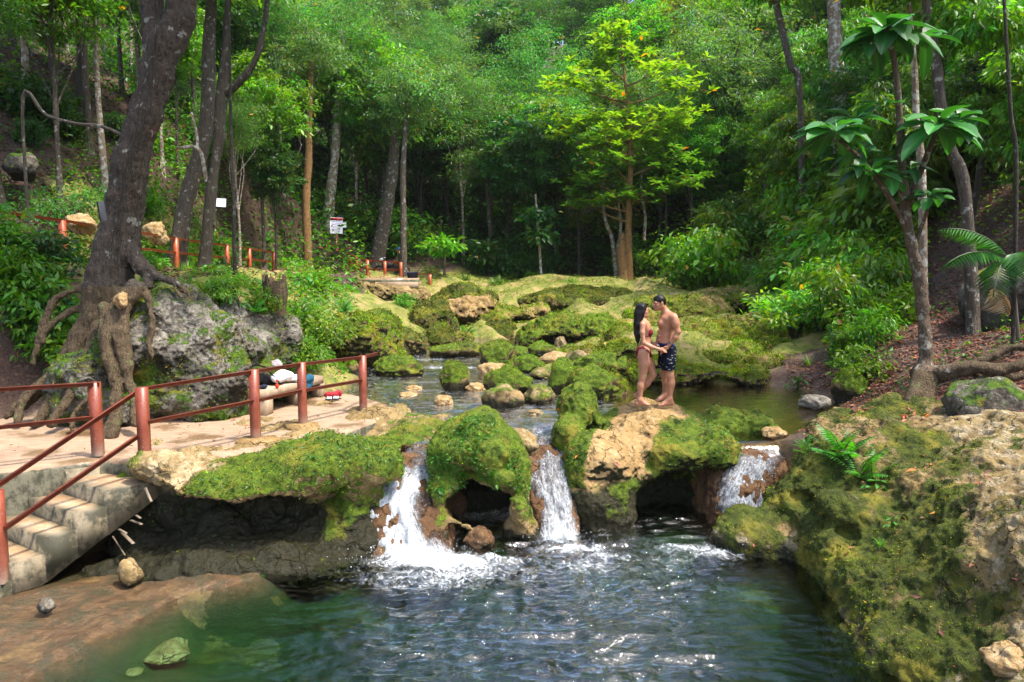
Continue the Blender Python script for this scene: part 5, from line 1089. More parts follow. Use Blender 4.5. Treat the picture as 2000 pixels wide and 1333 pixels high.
# short dark hair
G = Grid(C(430, 260, -.2), C(620, 50, .2), .006); G.lo = np.minimum(C(430, 260, -.15), C(430, 260, .15)); G = Grid(C(430, 260, -.16), C(620, 60, .16), .006)
G.ell(hq(-.014, 0, .034), (.098, .088, .092), .02); G.ell(hq(-.06, 0, -.02), (.045, .07, .06), .03)
G.ell(hq(.075, 0, -.045), (.085, .12, .085), .012, '-'); G.ell(hq(-.02, -.095, -.06), (.05, .06, .06), .01, '-'); G.ell(hq(-.02, .095, -.06), (.05, .06, .06), .01, '-'); G.ell(hq(-.03, 0, -.12), (.2, .2, .06), .02, '-')
v, q = G.mesh(0, 1); v = v+vnorm(v, q)*(fbm(v, 45, 2)*.003)[:, None]; obj('hair', v, q, M['hair'], man)
# ---- the woman, facing right
lo = np.min([C(240, 1250, -.35), C(240, 1250, .35)], 0)-.06; hi = np.max([C(600, 150, -.35), C(600, 150, .35)], 0)+.05
G = Grid(lo, hi, .0078)
G.ell(C(375, 430, 0), (.088, .125, .13), .05); G.ell(C(385, 530, 0), (.075, .105, .11), .05); G.ell(C(372, 600, 0), (.085, .12, .09), .05)
G.ell(C(358, 665, 0), (.108, .148, .10), .05); G.ell(C(325, 700, -.065), (.075, .075, .085), .04); G.ell(C(325, 695, .065), (.075, .075, .085), .04)
G.ell(C(418, 480, -.06), (.055, .055, .055), .02); G.ell(C(418, 480, .06), (.055, .055, .055), .02)
G.cone(C(355, 385, -.115), C(360, 375, .12), .046, .046, .05); G.cone(C(352, 375, 0), C(345, 300, 0), .046, .044, .04)
hq = head(G, C(345, 253, .0), (.96, .05, .08), .93)
G.chain([C(348, 400, -.145), C(345, 480, -.17), C(358, 585, -.19)], [.046, .038, .033], .03); G.chain([C(358, 585, -.19), C(430, 625, -.21), C(515, 652, -.215)], [.034, .034, .022], .025)
G.chain([C(375, 390, .15), C(385, 480, .17), C(400, 560, .14)], [.044, .036, .032], .03); G.chain([C(400, 560, .14), C(440, 590, .09), C(470, 606, .04)], [.032, .030, .021], .025)
pm = C(545, 660, -.215); hand(G, C(515, 652, -.215), pm, fingers(pm, (1, 0, -.12), (0, -.5, -.85), (.1, .8, -.3), .068), r=.0085, thumb=(C(530, 648, -.22), C(552, 640, -.225), C(570, 642, -.22)))
pm2 = C(488, 618, .015); hand(G, C(470, 606, .04), pm2, fingers(pm2, (.9, -.3, -.3), (0, -1, 0), (.2, -.2, -.8), .065), r=.0085, thumb=(C(480, 608, .01), C(492, 606, -.01), C(502, 610, -.02)))
kn = C(347, 945, -.07); an = C(318, 1180, -.07); G.chain([C(350, 690, -.075), C(362, 800, -.075), kn, C(328, 1030, -.07), an], [.098, .088, .056, .052, .031], .03); G.ell(C(318, 1040, -.07), (.040, .045, .09), .03); G.ell(kn+[.012, 0, 0], (.045, .045, .05), .02)
kn2 = C(460, 915, .05); an2 = C(300, 1115, .12); G.chain([C(370, 690, .075), C(415, 800, .07), kn2, C(395, 1010, .08), an2], [.092, .082, .054, .048, .030], .03); G.ell(C(385, 1005, .085), (.045, .042, .05), .03)
t1 = C(432, 1232, -.09); t1[2] = C(400, 1238, -.09)[2]; foot(G, an, t1, .95)
tb = C(330, 1185, .10); hl = C(268, 1135, .13); G.cone(an2, hl, .031, .029, .02); G.cone(hl, C(300, 1170, .12), .028, .026, .02); G.cone(an2, C(305, 1168, .12), .03, .024, .02); G.cone(C(300, 1172, .12), tb, .024, .012, .015)
v, q = G.mesh(0, 1); N = vnorm(v, q); X, Y = crop(v); SK2 = np.array((.42, .20, .12)); col = np.tile(SK2, (len(v), 1))
for sg in (-1, 1): col = paint(v, col, hq(.088, .030*sg, -.001), .011, (.03, .015, .01)); col = paint(v, col, hq(.086, .032*sg, .022), (.02, .02, .006), (.02, .01, .01))
col = paint(v, col, hq(.095, 0, -.064), (.02, .022, .014), (.42, .09, .09)); col = col*(1-.08*fbm(v, 6, 3))[:, None]
wom = empty('person', [FEET[0]-.28, 11.45, zf], 'person with long black hair in a dark red bikini facing right, one heel raised', 'person')
obj('body', v, q, M['skin'], wom, col=col)
def patch(name, mask, off, parent, col):
    k = mask[q].all(1); qq = q[k]; u, inv = np.unique(qq, return_inverse=True); f = inv.reshape(-1, 4); vv = v[u]+N[u]*off
    return obj(name, vv, f, M['cloth'], parent, col=np.tile(col, (len(u), 1)))
ax = v[:, 1]-DP; BK = (.16, .018, .03)
arm = (ax < -.128) & (Y < 680) & (Y > 380)
def seg(a, b, w):
    t = np.clip(((X-a[0])*(b[0]-a[0])+(Y-a[1])*(b[1]-a[1]))/((b[0]-a[0])**2+(b[1]-a[1])**2), 0, 1); return np.hypot(X-a[0]-t*(b[0]-a[0]), Y-a[1]-t*(b[1]-a[1])) < w
hip = (Y > 600) & (Y < 800) & (ax > -.165) & (X < 470) & (np.abs(ax) < .165) & ~((ax < -.15) & (Y < 660))
bm = hip & (seg((425, 690), (350, 632), 11) | seg((350, 632), (295, 650), 14) | seg((295, 650), (275, 720), 20) | ((X < 300) & (Y < 760) & (np.abs(ax) < .07)) | ((X > 400) & (Y > 640) & (Y < 740) & (np.abs(ax) < .1)))
patch('bikini_bottom', bm, .005, wom, BK)
bt = (~arm) & (X > 330) & (Y > 430) & (Y < 540) & (((np.hypot(X-438, (Y-488)*.95) < 42) & (X > 405)) | seg((405, 520), (335, 520), 6))
patch('bikini_top', bt, .005, wom, BK)
MB().tube([C(432, 450, -.06), C(395, 410, -.06), C(362, 370, -.03)], .003, 5, np.array(BK)).build('strap', M['plain'], wom)
G = Grid(C(230, 620, -.16), C(440, 150, .16), .0065)
G.ell(hq(-.018, 0, .032), (.100, .090, .095), .03); G.ell(hq(-.05, 0, -.03), (.07, .085, .10), .03)
G.chain([C(305, 290, -.03), C(298, 400, -.045), C(292, 500, -.05), C(300, 600, -.04)], [.07, .058, .045, .014], .04); G.chain([C(310, 290, .04), C(298, 400, .05), C(290, 490, .04), C(290, 575, .03)], [.07, .058, .042, .014], .04); G.chain([C(315, 300, 0), C(302, 430, 0), C(298, 560, 0)], [.07, .06, .03], .04); G.chain([C(340, 215, -.072), C(345, 270, -.07), C(328, 340, -.07)], [.03, .028, .02], .03)
G.ell(hq(.085, 0, -.05), (.085, .085, .10), .012, '-')
v, q = G.mesh(0, 1); v = v+vnorm(v, q)*(fbm(v*[1, 1, .12], 60, 2)*.005)[:, None]; obj('hair', v, q, M['hair'], wom)
# ---- rider beside the far tree
D3 = 35.2; K = lambda px, py, dy=0.: at(px, py, D3+dy)
rider = empty('person', K(782, 540), 'person in a green top and blue cap bending over behind the far orange fence', 'person')
G = Grid(K(755, 552, -.5), K(800, 484, .5), .022)
G.chain([K(783, 500), K(779, 512), K(776, 522)], [.19, .17, .18], .08); G.cone(K(785, 497, -.2), K(781, 508, -.26), .07, .055, .03); G.cone(K(781, 508, -.26), K(770, 513, -.25), .05, .035, .03); G.ell(K(767, 514, -.25), (.05, .03, .04), .02); G.cone(K(785, 497, .2), K(777, 508, .24), .07, .05, .03); G.cone(K(777, 508, .24), K(768, 512, .2), .05, .035, .03)
G.cone(K(783, 497), K(779, 491), .07, .06, .03); G.ell(K(778, 489), (.1, .09, .12), .02); G.cone(K(776, 522, -.1), K(774, 533, -.1), .1, .07, .03); G.cone(K(774, 533, -.1), K(777, 543, -.1), .065, .05, .03); G.cone(K(776, 522, .1), K(778, 533, .1), .1, .07, .03); G.cone(K(778, 533, .1), K(780, 543, .1), .065, .05, .03)
v, q = G.mesh(0, 1); X_, Y_ = proj(v); col = np.tile((.05, .07, .035), (len(v), 1)); col[Y_ < 495] = (.25, .13, .08); col[(X_ < 776) & (Y_ < 518)] = (.25, .13, .08); col[Y_ > 521] = (.02, .025, .04)
obj('body', v, q, M['skin'], rider, col=col); MB().ball(K(779, 486.5), (.125, .11, .075), np.array((.03, .10, .22))).box(K(774, 488), (.08, .07, .012), None, np.array((.03, .10, .22))).build('cap', M['cloth'], rider)
# ================================================================ trees
KINDS = {  # leaf length, width ratio, colour, droop, clumps, leaves per clump, clump radius
 'fine': (.175, .38, (.085, .17, .055), .3, 150, 120, .62), 'broad': (.27, .48, (.04, .10, .022), .25, 130, 88, .60), 'bright': (.26, .42, (.10, .23, .022), .35, 115, 80, .65),
 'feather': (.17, .3, (.06, .165, .035), .15, 120, 130, .75), 'droop': (.28, .4, (.10, .22, .02), .9, 120, 90, .62), 'olive': (.22, .46, (.15, .24, .03), .3, 120, 90, .6)}
def crown_pts(rng, n, H, R, lo=.42, top=.93, flat=1.):
    p = unit(rng.normal(0, 1, (n, 3)))*(rng.rand(n, 1)**.42); z = p[:, 2]; zc = H*(lo+(top-lo)*.5); hh = H*(top-lo)*.5
    r = R*(1+.35*fbm(p*1.3+rng.rand()*50, 1.1, 2)); return np.stack([p[:, 0]*r, p[:, 1]*r, zc+z*hh*flat], 1)
def foliage(rng, cen, kind, scale=1., mul=1., out=None):
    L, wr, colr, dr, _, nl, rc = KINDS[kind]; nl = int(nl*mul); n = len(cen)*nl; L *= scale; rc *= scale
    ci = np.repeat(np.arange(len(cen)), nl); g_ = rng.normal(0, 1, (n, 3)); g_ = unit(g_)*(rng.rand(n, 1)**.5)*np.array([1.15, 1.15, .55])*rc*rng.uniform(.7, 1.3, (len(cen), 1))[ci]
    p = cen[ci]+g_; d = unit(g_*np.array([1, 1, .5])+rng.normal(0, .45, (n, 3))*rc); d[:, 2] -= dr*rng.uniform(.3, 1.3, n); 
    up = np.tile([0, 0, 1.], (n, 1))+rng.normal(0, .5, (n, 3)); tint = np.exp(rng.normal(0, .22, (len(cen), 1))); hue = rng.normal(0, .16, (len(cen), 1))
    c = jitcol(rng, colr, n, .2, .12)*tint[ci]; c[:, 0:1] *= 1+hue[ci]; ye = rng.rand(n) < .012; c[ye] = jitcol(rng, (.30, .16, .03), ye.sum())
    return leafmesh(p, d, up, L*np.exp(rng.normal(0, .25, n)), wr, c, .12+.2*dr)
def limbs(rng, path, rad, cen, k, n0=.35):
    out = MB(); out.tube(path, rad, 9, None, jit=.25); m = len(path)
    for i in rng.choice(len(cen), min(k, len(cen)), False):
        t = rng.uniform(n0, .95); j = t*(m-1); a = path[int(j)]*(1-(j % 1))+path[min(int(j)+1, m-1)]*(j % 1); r = rad[int(j)]*.45; b = cen[i]
        mid = (a+b)/2+rng.normal(0, .12, 3)*np.linalg.norm(b-a)+[0, 0, .12*np.linalg.norm(b-a)]
        P_ = spline([a, mid, b], 4); out.tube(P_, np.linspace(r, .012, len(P_)), 5)
    return out
def tree_proto(name, kind, seed, H, R, tr, lo=.42, top=.93, bark='bark', limb=16, mul=1., scale=1., lean=.05):
    rng = np.random.RandomState(seed); n = KINDS[kind][4]; t = np.linspace(0, 1, 11)[:, None]; w = rng.normal(0, 1, (1, 3))*[1, 1, 0]; w2 = rng.normal(0, 1, (1, 3))*[1, 1, 0]
    path = np.concatenate([lean*H*(w*t*t+w2*np.sin(t*5)*.35), t*H*.86], 1)[:, [0, 1, 3]]; path[:, 2] -= .3; rad = tr*(1-.78*t[:, 0])+tr*.5*np.exp(-t[:, 0]*22)
    cen = crown_pts(rng, n, H, R, lo, top); cen[:, :2] += path[-3, :2]
    e = empty(name, (0, 0, 0)); tb = limbs(rng, path, rad, cen, limb); tb.build('trunk', M[bark], e, smooth=True)
    v, f, c = foliage(rng, cen, kind, scale, mul); obj('crown', v, f, M['leaf'], e, col=c, smooth=False); return e
PT = {k: [] for k in KINDS}
for i, (k, bark, H, R, lo) in enumerate((('fine', 'bark', 11, 3.2, .38), ('broad', 'barkdark', 10, 3.0, .30), ('bright', 'bark', 11, 3.0, .34), ('feather', 'bark', 12, 3.6, .45), ('droop', 'barkdark', 10, 2.8, .25), ('olive', 'bark', 9.5, 3.0, .3), ('broad', 'bark', 12, 3.2, .42), ('fine', 'barkdark', 12, 3.6, .46))):
    PT[k].append(tree_proto('forest_tree', k, 300+i, H, R, .17, lo, bark=bark))
DESC = {'fine': 'fine-leaved grey-green tree', 'broad': 'dense dark broadleaf tree', 'bright': 'fresh green loose-crowned tree', 'feather': 'feathery pale green tree', 'droop': 'drooping bright-leaved tree', 'olive': 'rounded yellow-green tree'}
def zone(px):
    for a, s in ((330, 'behind the leaning tree'), (640, 'left of the notice board'), (820, 'behind the far fence'), (1020, 'left above the terrace'), (1180, 'left of the tiered tree'), (1330, 'right behind the tiered tree'), (1560, 'right of the tiered tree'), (9999, 'on the right slope')):
        if px < a: return s
def depth(d):
    return 'at the forest edge' if d < 44 else 'mid-slope' if d < 60 else 'high up'
USED = set()
def place(src, x, y, s, rz, lb, cat, grp, dz=-.1, tilt=(0, 0), sz=1.):
    key = id(src); o = src if key not in USED else copy_tree(src); USED.add(key)
    o.location = (x, y, ground(x, y)+dz); o.rotation_euler = (tilt[0], tilt[1], rz); o.scale = (s, s, s*sz); tag(o, lb, cat, grp); return o
rng = np.random.RandomState(11); seenl = {}
# which sort grows where, read off the photograph (picture column, distance) -> kinds
def kindat(px, d):
    if px < 620: return rng.choice(['bright', 'feather', 'fine', 'olive'], p=[.4, .25, .25, .1])
    if px < 900: return rng.choice(['fine', 'broad', 'feather', 'bright'], p=[.5, .2, .2, .1])
    if px < 1150: return rng.choice(['broad', 'feather', 'fine', 'bright'], p=[.35, .3, .2, .15])
    if px < 1420: return rng.choice(['fine', 'bright', 'broad', 'olive'], p=[.3, .3, .2, .2])
    return rng.choice(['droop', 'bright', 'olive', 'broad'], p=[.4, .3, .15, .15])
for d, n in ((39, 9), (43, 12), (48, 14), (54, 15), (61, 16), (69, 16), (78, 17)):
    for i in range(n):
        px = np.interp(i+rng.uniform(-.3, .3), [0, n-1], [130+(d < 45)*350, 1750-(d < 45)*350]); dd = d+rng.uniform(-2, 2); x = (px-1000)/FPX*dd
        k = kindat(px, dd); src = PT[k][rng.randint(len(PT[k]))]; s = rng.uniform(.8, 1.12)*(1.0 if d < 60 else 1.1)
        elev = math.degrees(math.atan((ground(x, dd)+11*s-CAM_Z)/dd)); cap = 23.3+1.0*math.sin(px*.013)+(3. if px > 1150 else 0)-(1.5 if 560 < px < 900 else 0)
        if elev > cap: s *= max(.45, (math.tan(math.radians(cap))*dd+CAM_Z-ground(x, dd))/(11*s))
        place(src, x, dd, s, rng.uniform(0, 6.28), '%s %s, %s' % (DESC[k], depth(dd), zone(px)), 'tree', 'forest trees beyond the terrace', tilt=(rng.normal(0, .05), rng.normal(0, .05)))
for px, d, s in ((850, 82, 1.25), (890, 84, 1.2), (930, 80, 1.1), (1080, 84, 1.1), (1120, 82, 1.2), (760, 82, 1.1), (1010, 84, 1.1)):
    x = (px-1000)/FPX*d; place(PT['fine' if px < 1000 else 'broad'][0], x, d, s, px, 'crown showing on the skyline %s' % ('above the far platform' if px < 800 else 'where the valley dips' if px < 960 else 'left of the tiered tree top'), 'tree', 'trees along the skyline')
# slopes left and right: tall slender trees rising out of frame or over the slope
TALL = [tree_proto('slender_tree', 'bright', 410, 13, 2.6, .13, .55, bark='bark', lean=.03, scale=.9), tree_proto('slender_tree', 'feather', 411, 14, 2.8, .12, .6, bark='barkpale', lean=.03, scale=.9), tree_proto('slender_tree', 'broad', 412, 13, 2.6, .15, .5, bark='barkdark', lean=.03, scale=.9)]
TL = [(100, 32, .9), (160, 35, .9), (220, 38, .9), (40, 36, 1.), (280, 40, .9), (0, 28, .9), (130, 20, .8), (330, 26, .7), (178, 25, 1.0), (192, 24, 1.05), (222, 22, .9), (20, 19, 1.0), (130, 27, .95), (75, 24, 1.), (60, 29, 1.1), (260, 30, .9), (300, 27, 1.0), (480, 33, .8), (520, 30, .75), (560, 36, .8), (450, 38, .8), (-40, 22, .9), (-60, 17, .8), (390, 30, .85), (360, 27, .6), (470, 26, .5), (540, 30, .5), (500, 40, .8), (430, 44, .9), (340, 35, .8), (610, 39, .7)]
for i, (px, d, s) in enumerate(TL):
    x = (px-1000)/FPX*d; place(TALL[i % 3], x, d, s*rng.uniform(.8, 1.), rng.uniform(0, 6), ['thin straight leafy tree', 'thin pale-barked feathery tree', 'thin dark-barked tree'][i % 3]+' on the left hillside, '+('by the left frame edge' if px < 60 else 'left of the leaning trunk' if px < 240 else 'right of the leaning trunk' if px < 420 else 'between the two white boards'), 'tree', 'slender trees on the left hillside', sz=rng.uniform(.9, 1.1))
for i, (px, d, s) in enumerate(((700, 39, .8), (745, 43, .85), (830, 41, .8), (905, 40, .75), (940, 44, .8), (985, 42, .7), (1085, 43, .75), (1130, 39, .7), (1160, 45, .8), (1300, 42, .75), (1345, 38, .6), (1410, 41, .7), (860, 47, .9), (650, 44, .85), (570, 41, .8))):
    x = (px-1000)/FPX*d; j = (1, 0, 2)[i % 3]; place(TALL[j], x, d, s, rng.uniform(0, 6), ['thin straight leafy tree', 'thin pale-barked feathery tree', 'thin dark-barked tree'][j]+' at the forest edge, '+zone(px), 'tree', 'slender trees at the foot of the back slope', sz=rng.uniform(.9, 1.1))
TR = [(1380, 40, .6), (1420, 44, .65), (1600, 40, .8), (1700, 37, .8), (1760, 42, .9), (1680, 44, .9), (1560, 28, .62), (1700, 24, .6), (1760, 20, .55), (1850, 22, .6), (1930, 19, .55), (1990, 17, .5), (2040, 15, .5), (2080, 24, 1.2), (1900, 40, 1.5), (2200, 20, 1.2), (1640, 32, .7), (1500, 34, .65), (1900, 28, .7), (1800, 33, .8), (1450, 39, .7)]
for i, (px, d, s) in enumerate(TR):
    x = (px-1000)/FPX*d; k = ['droop', 'bright', 'droop', 'broad'][i % 4]; place(PT[k][0], x, d, s, rng.uniform(0, 6), DESC[k]+' on the right slope, '+('beyond the terrace, ' if px < 1450 else '' if d < 23 else 'farther up, ' if d < 33 else 'high up, ')+('near the sunlit bushes' if px < 1650 else 'behind the big-leaved tree' if px < 1880 else 'by the right edge'), 'tree', 'trees on the right slope')
_cat = cat
# trees traced singly: trunk line in the photo (px, py, half width px) at distance d
def trunk_tree(name, label, pts, d0, bark, crown=None, cat='tree', extra=(), dk=0., seed=0, jit=.3, sink=.3, group=None):
    P = []; R_ = []
    for j, (px, py, w) in enumerate(pts): d = d0+dk*j; P.append(at(px, py, d)); R_.append(w*ppm(d))
    P = np.array(P); P0 = P[0].copy(); gz = ground(P0[0], P0[1])
    P[0, 2] = min(P[0, 2], gz-.05)-sink*.3
    e = empty(name, (P0[0], P0[1], P[0, 2]), label, cat, group); mb = MB(); S = spline(P, 5); rr = np.interp(np.linspace(0, 1, len(S)), np.linspace(0, 1, len(R_)), R_)
    mb.tube(S, rr, 12, jit=jit*.5)
    for ex in extra:
        Q = np.array([at(px, py, d0+(o_[0] if o_ else 0)) for px, py, w, *o_ in ex]); S2 = spline(Q, 5); mb.tube(S2, np.interp(np.linspace(0, 1, len(S2)), np.linspace(0, 1, len(Q)), [q[2]*ppm(d0) for q in ex]), 8, jit=jit*.5)
    mb.build('trunk', M[bark], e, smooth=True)
    if crown:
        rg = np.random.RandomState(900+seed); cs = []
        for (px, py, rx, rz, n, kind, sc) in crown:
            c = at(px, py, d0); q = unit(rg.normal(0, 1, (n, 3)))*(rg.rand(n, 1)**.45)*np.array([rx*ppm(d0), rx*ppm(d0)*.8, rz*ppm(d0)])+c; cs.append((foliage(rg, q, kind, sc, .8)))
        v, f, c = _cat(cs); obj('crown', v, f, M['leaf'], e, col=c, smooth=False)
    return e
trunk_tree('forest_tree', 'grey tree with a long crooked trunk right behind the leaning tree', [(340, 470, 18), (362, 400, 14), (385, 320, 14), (405, 230, 13), (407, 120, 12), (412, 0, 11), (415, -120, 9)], 22, 'bark', [(420, -110, 160, 70, 60, 'bright', .9)], seed=1, dk=.1)
trunk_tree('forest_tree', 'forked mossy tree whose right limb sweeps up to the right, by the blank white board', [(395, 450, 12), (412, 380, 10), (425, 290, 9), (432, 200, 12), (440, 100, 7), (446, 0, 6), (450, -100, 5)], 21.2, 'barkdark', [(470, -90, 130, 50, 40, 'fine', .9)], seed=2, extra=[[(430, 190, 9), (468, 160, 7), (500, 115, 6), (516, 50, 5), (524, -20, 5), (530, -90, 4)], [(418, 440, 4), (417, 400, 4), (424, 330, 4), (440, 260, 4)]])
trunk_tree('sapling', 'thin black sapling standing in front of the forked tree, left of the stump', [(456, 590, 4.5), (458, 500, 4), (457, 400, 3.5), (452, 300, 3), (450, 180, 2.5), (448, 60, 2), (446, -40, 1.5)], 13.6, 'barkdark', seed=3, jit=.1)
trunk_tree('forest_tree', 'rusty grey trunk rising left of the notice board', [(600, 470, 9), (598, 400, 8), (602, 320, 7), (604, 240, 6), (608, 120, 5)], 34, 'barktan', [(610, 110, 80, 60, 50, 'fine', .9)], seed=4)
trunk_tree('forest_tree', 'pale straight trunk right beside the notice board', [(636, 470, 13), (645, 380, 9), (655, 300, 8), (660, 220, 8), (665, 150, 7), (668, 60, 6)], 37.5, 'barkpale', [(670, 70, 90, 70, 50, 'feather', 1.)], seed=5)
trunk_tree('forest_tree', 'thick leaning trunk just behind the far orange fence', [(733, 525, 17), (745, 460, 14), (757, 395, 12), (766, 340, 11), (770, 280, 9), (765, 220, 7)], 37, 'bark', [(760, 190, 100, 80, 70, 'fine', 1.)], seed=6)
trunk_tree('forest_tree', 'slim vine-wrapped trunk at the right end of the far platform', [(790, 560, 8), (788, 500, 6.5), (788, 430, 6), (787, 350, 5.5), (790, 280, 5), (795, 200, 4)], 34.8, 'bark', [(800, 190, 80, 60, 40, 'fine', 1.)], seed=7)
trunk_tree('sapling', 'slender white-stemmed sapling at the back of the terrace with a few large leaves', [(1058, 560, 3), (1055, 500, 2.6), (1050, 440, 2.4), (1046, 380, 2)], 35.5, 'barkpale', [(1046, 420, 22, 10, 4, 'broad', 1.2), (1050, 462, 16, 6, 3, 'broad', 1.2)], seed=8, jit=.05)
trunk_tree('sapling', 'thin upright sapling with a tuft of long leaves behind the left of the terrace', [(868, 560, 3), (868, 520, 2.4), (869, 480, 2)], 35, 'bark', [(869, 478, 16, 8, 5, 'bright', 1.3)], seed=9, jit=.05)
trunk_tree('forest_tree', 'bare white branching stems immediately left of the tiered tree', [(1205, 520, 4), (1196, 470, 4), (1182, 430, 3.5), (1178, 380, 3), (1184, 330, 2.5)], 37, 'barkpale', seed=10, extra=[[(1202, 500, 3), (1212, 450, 3), (1208, 400, 2.5), (1196, 360, 2)], [(1258, 470, 3), (1260, 420, 3), (1252, 370, 2.5), (1256, 320, 2)]])
trunk_tree('forest_tree', 'slanting dark trunk crossing the upper right foliage', [(1580, 230, 5), (1562, 180, 6), (1545, 130, 6.5), (1528, 60, 6), (1515, 0, 6), (1505, -60, 5)], 26, 'bark', [(1500, -60, 90, 40, 24, 'droop', 1.)], seed=11, sink=0)
trunk_tree('forest_tree', 'stout pinkish pale trunk partly hidden by leaves at the upper right', [(1650, 330, 14), (1640, 200, 13), (1632, 100, 13), (1628, 0, 12), (1625, -80, 12)], 25, 'barkpale', [(1630, -80, 110, 40, 30, 'droop', 1.)], seed=12)
trunk_tree('forest_tree', 'ringed grey trunk leaning right behind the big-leaved tree', [(1915, 470, 13), (1885, 380, 11), (1856, 290, 10), (1838, 210, 9.5), (1828, 120, 9), (1812, 30, 8), (1805, -60, 8)], 13.5, 'bark', [(1805, -90, 150, 40, 30, 'bright', .7), (1925, 40, 110, 50, 26, 'droop', .6)], seed=13)
trunk_tree('forest_tree', 'mottled slim trunk between the two big-leaved stems', [(1818, 420, 8), (1800, 340, 7), (1790, 240, 6), (1785, 120, 5), (1770, -40, 4)], 15, 'barkpale', [(1770, -60, 120, 40, 20, 'droop', .7)], seed=14)
trunk_tree('sapling', 'very thin bent stem at the right edge of the frame', [(1998, 420, 4), (1985, 330, 4), (1975, 230, 3.5), (1968, 120, 3), (1960, -20, 3)], 12, 'barkdark', seed=15, jit=.1)
trunk_tree('fallen_trunk', 'dark fallen trunk slanting across the upper right slope', [(1900, 260, 5), (1940, 225, 7), (2010, 175, 9), (2060, 140, 9)], 17, 'barkdark', cat='log', seed=16, sink=0)
trunk_tree('dead_branch', 'long curved bare branch sagging across the dark left hillside', [(38, 160, 3), (45, 190, 3), (90, 225, 3), (150, 242, 3), (200, 248, 3.4), (250, 270, 4)], 15.5, 'bark', cat='branch', seed=17, sink=-2)
trunk_tree('dead_branch', 'pale crooked branch stub jutting left from the crooked grey tree', [(402, 305, 4), (388, 292, 3.5), (345, 290, 2.5)], 21.5, 'barkpale', cat='branch', seed=18, sink=-9, extra=[[(386, 292, 3), (384, 260, 2.5), (374, 220, 2.5)]])
# ---- the leaning tree on the boulder
def proot(P, d): return [at(px, py, dd) for (px, py, w), dd in zip(P, np.linspace(*d, len(P)))], [w*ppm(12)*.72 for px, py, w in P]
G = Grid((-8.6, 10.0, .9), (-5.2, 13.6, 8.9), .045)
G.chain([at(212, 575, 12.1), at(228, 480, 12.2), at(243, 400, 12.3), at(262, 300, 12.3), at(285, 220, 12.3), at(305, 150, 12.3), at(318, 90, 12.3)], [.39, .31, .285, .275, .265, .265, .27], .06)
G.chain([at(322, 95, 12.3), at(350, 35, 12.3), at(362, -30, 12.3), at(366, -110, 12.3)], [.25, .215, .19, .18], .05); G.chain([at(308, 90, 12.4), at(296, 20, 12.5), at(292, -80, 12.6)], [.21, .17, .15], .05)
for P, dd in (([(205, 560, 42), (160, 660, 30), (120, 720, 22), (60, 775, 15), (15, 812, 10)], (12.1, 11.2)), ([(190, 600, 30), (150, 690, 20), (118, 760, 15), (80, 815, 12), (62, 835, 8)], (11.9, 10.9)),
              ([(200, 640, 24), (165, 720, 17), (140, 770, 13), (100, 830, 10)], (11.6, 10.7)), ([(170, 560, 12), (110, 582, 10), (88, 620, 9), (86, 668, 8)], (12., 11.7)), ([(160, 600, 10), (120, 620, 8), (80, 660, 8), (66, 710, 7)], (12., 11.6)),
              ([(262, 558, 20), (232, 590, 17), (212, 640, 18), (214, 700, 17), (226, 760, 15), (226, 810, 14), (222, 850, 13)], (11.4, 10.45)), ([(275, 560, 16), (246, 610, 17), (240, 680, 17), (250, 740, 14), (262, 790, 12), (258, 830, 10)], (11.3, 10.5)),
              ([(205, 600, 12), (200, 650, 12), (212, 700, 12)], (11.3, 10.9)), ([(268, 562, 14), (290, 585, 12), (299, 640, 11), (292, 672, 10), (296, 700, 6)], (11.4, 10.95)), ([(296, 640, 6), (290, 690, 6), (288, 712, 4)], (11.1, 11.)),
              ([(265, 500, 16), (300, 538, 14), (345, 555, 13), (392, 590, 11), (420, 632, 7)], (12., 11.5)), ([(340, 556, 7), (356, 580, 6), (374, 606, 4)], (11.6, 11.2)), ([(240, 480, 30), (285, 530, 20), (290, 560, 12)], (12.1, 11.8)),
              ([(226, 800, 10), (205, 850, 9), (200, 870, 6)], (10.6, 10.3)), ([(90, 740, 12), (40, 790, 10), (30, 830, 7)], (11.4, 10.9)), ([(180, 700, 10), (185, 760, 8), (150, 800, 7), (140, 850, 5)], (11.2, 10.6))):
    a, b = proot(P, dd); sp = spline(a, 3); br = np.interp(np.linspace(0, 1, len(sp)), np.linspace(0, 1, len(b)), b); sp = sp+fbm(sp, 3, 2)[:, None]*.04*np.array([[1, .3, .5]]); G.chain(sp, br, .025)
v, q = G.mesh(1, 0); v = rough(v, q, [(2., .03, 'n'), (6, .02, 'n'), (14, .01, 'r')]); N = vnorm(v, q)
ang = np.arctan2(v[:, 1]-12.2, v[:, 0]+6.4); v = v+N*(.022*fbm(np.stack([ang*4, v[:, 2]*.5, v[:, 2]*0], 1), 1.6, 2)*sstep(2.2, 3.2, v[:, 2]))[:, None]
BT = empty('leaning_tree', at(215, 600, 12.1), 'large leaning tree with reddish-brown bark whose roots clasp the grey boulder', 'tree')
lowm = v[q].mean(1)[:, 2] < 3.35
for nm, k, mt in (('trunk', ~lowm, 'barkbig'), ('roots', lowm, 'barkroot')):
    u, inv = np.unique(q[k], return_inverse=True); o = obj(nm, v[u], inv.reshape(-1, 4), M[mt], BT)
rg = np.random.RandomState(77); n = 150; cen = unit(rg.normal(0, 1, (n, 3)))*(rg.rand(n, 1)**.4)*[4.6, 3.4, 1.3]+np.array([-5.0, 12.0, 12.6]); cr = foliage(rg, cen, 'bright', .9, 1.)
obj('crown', cr[0], cr[1], M['leaf'], BT, col=cr[2], smooth=False)
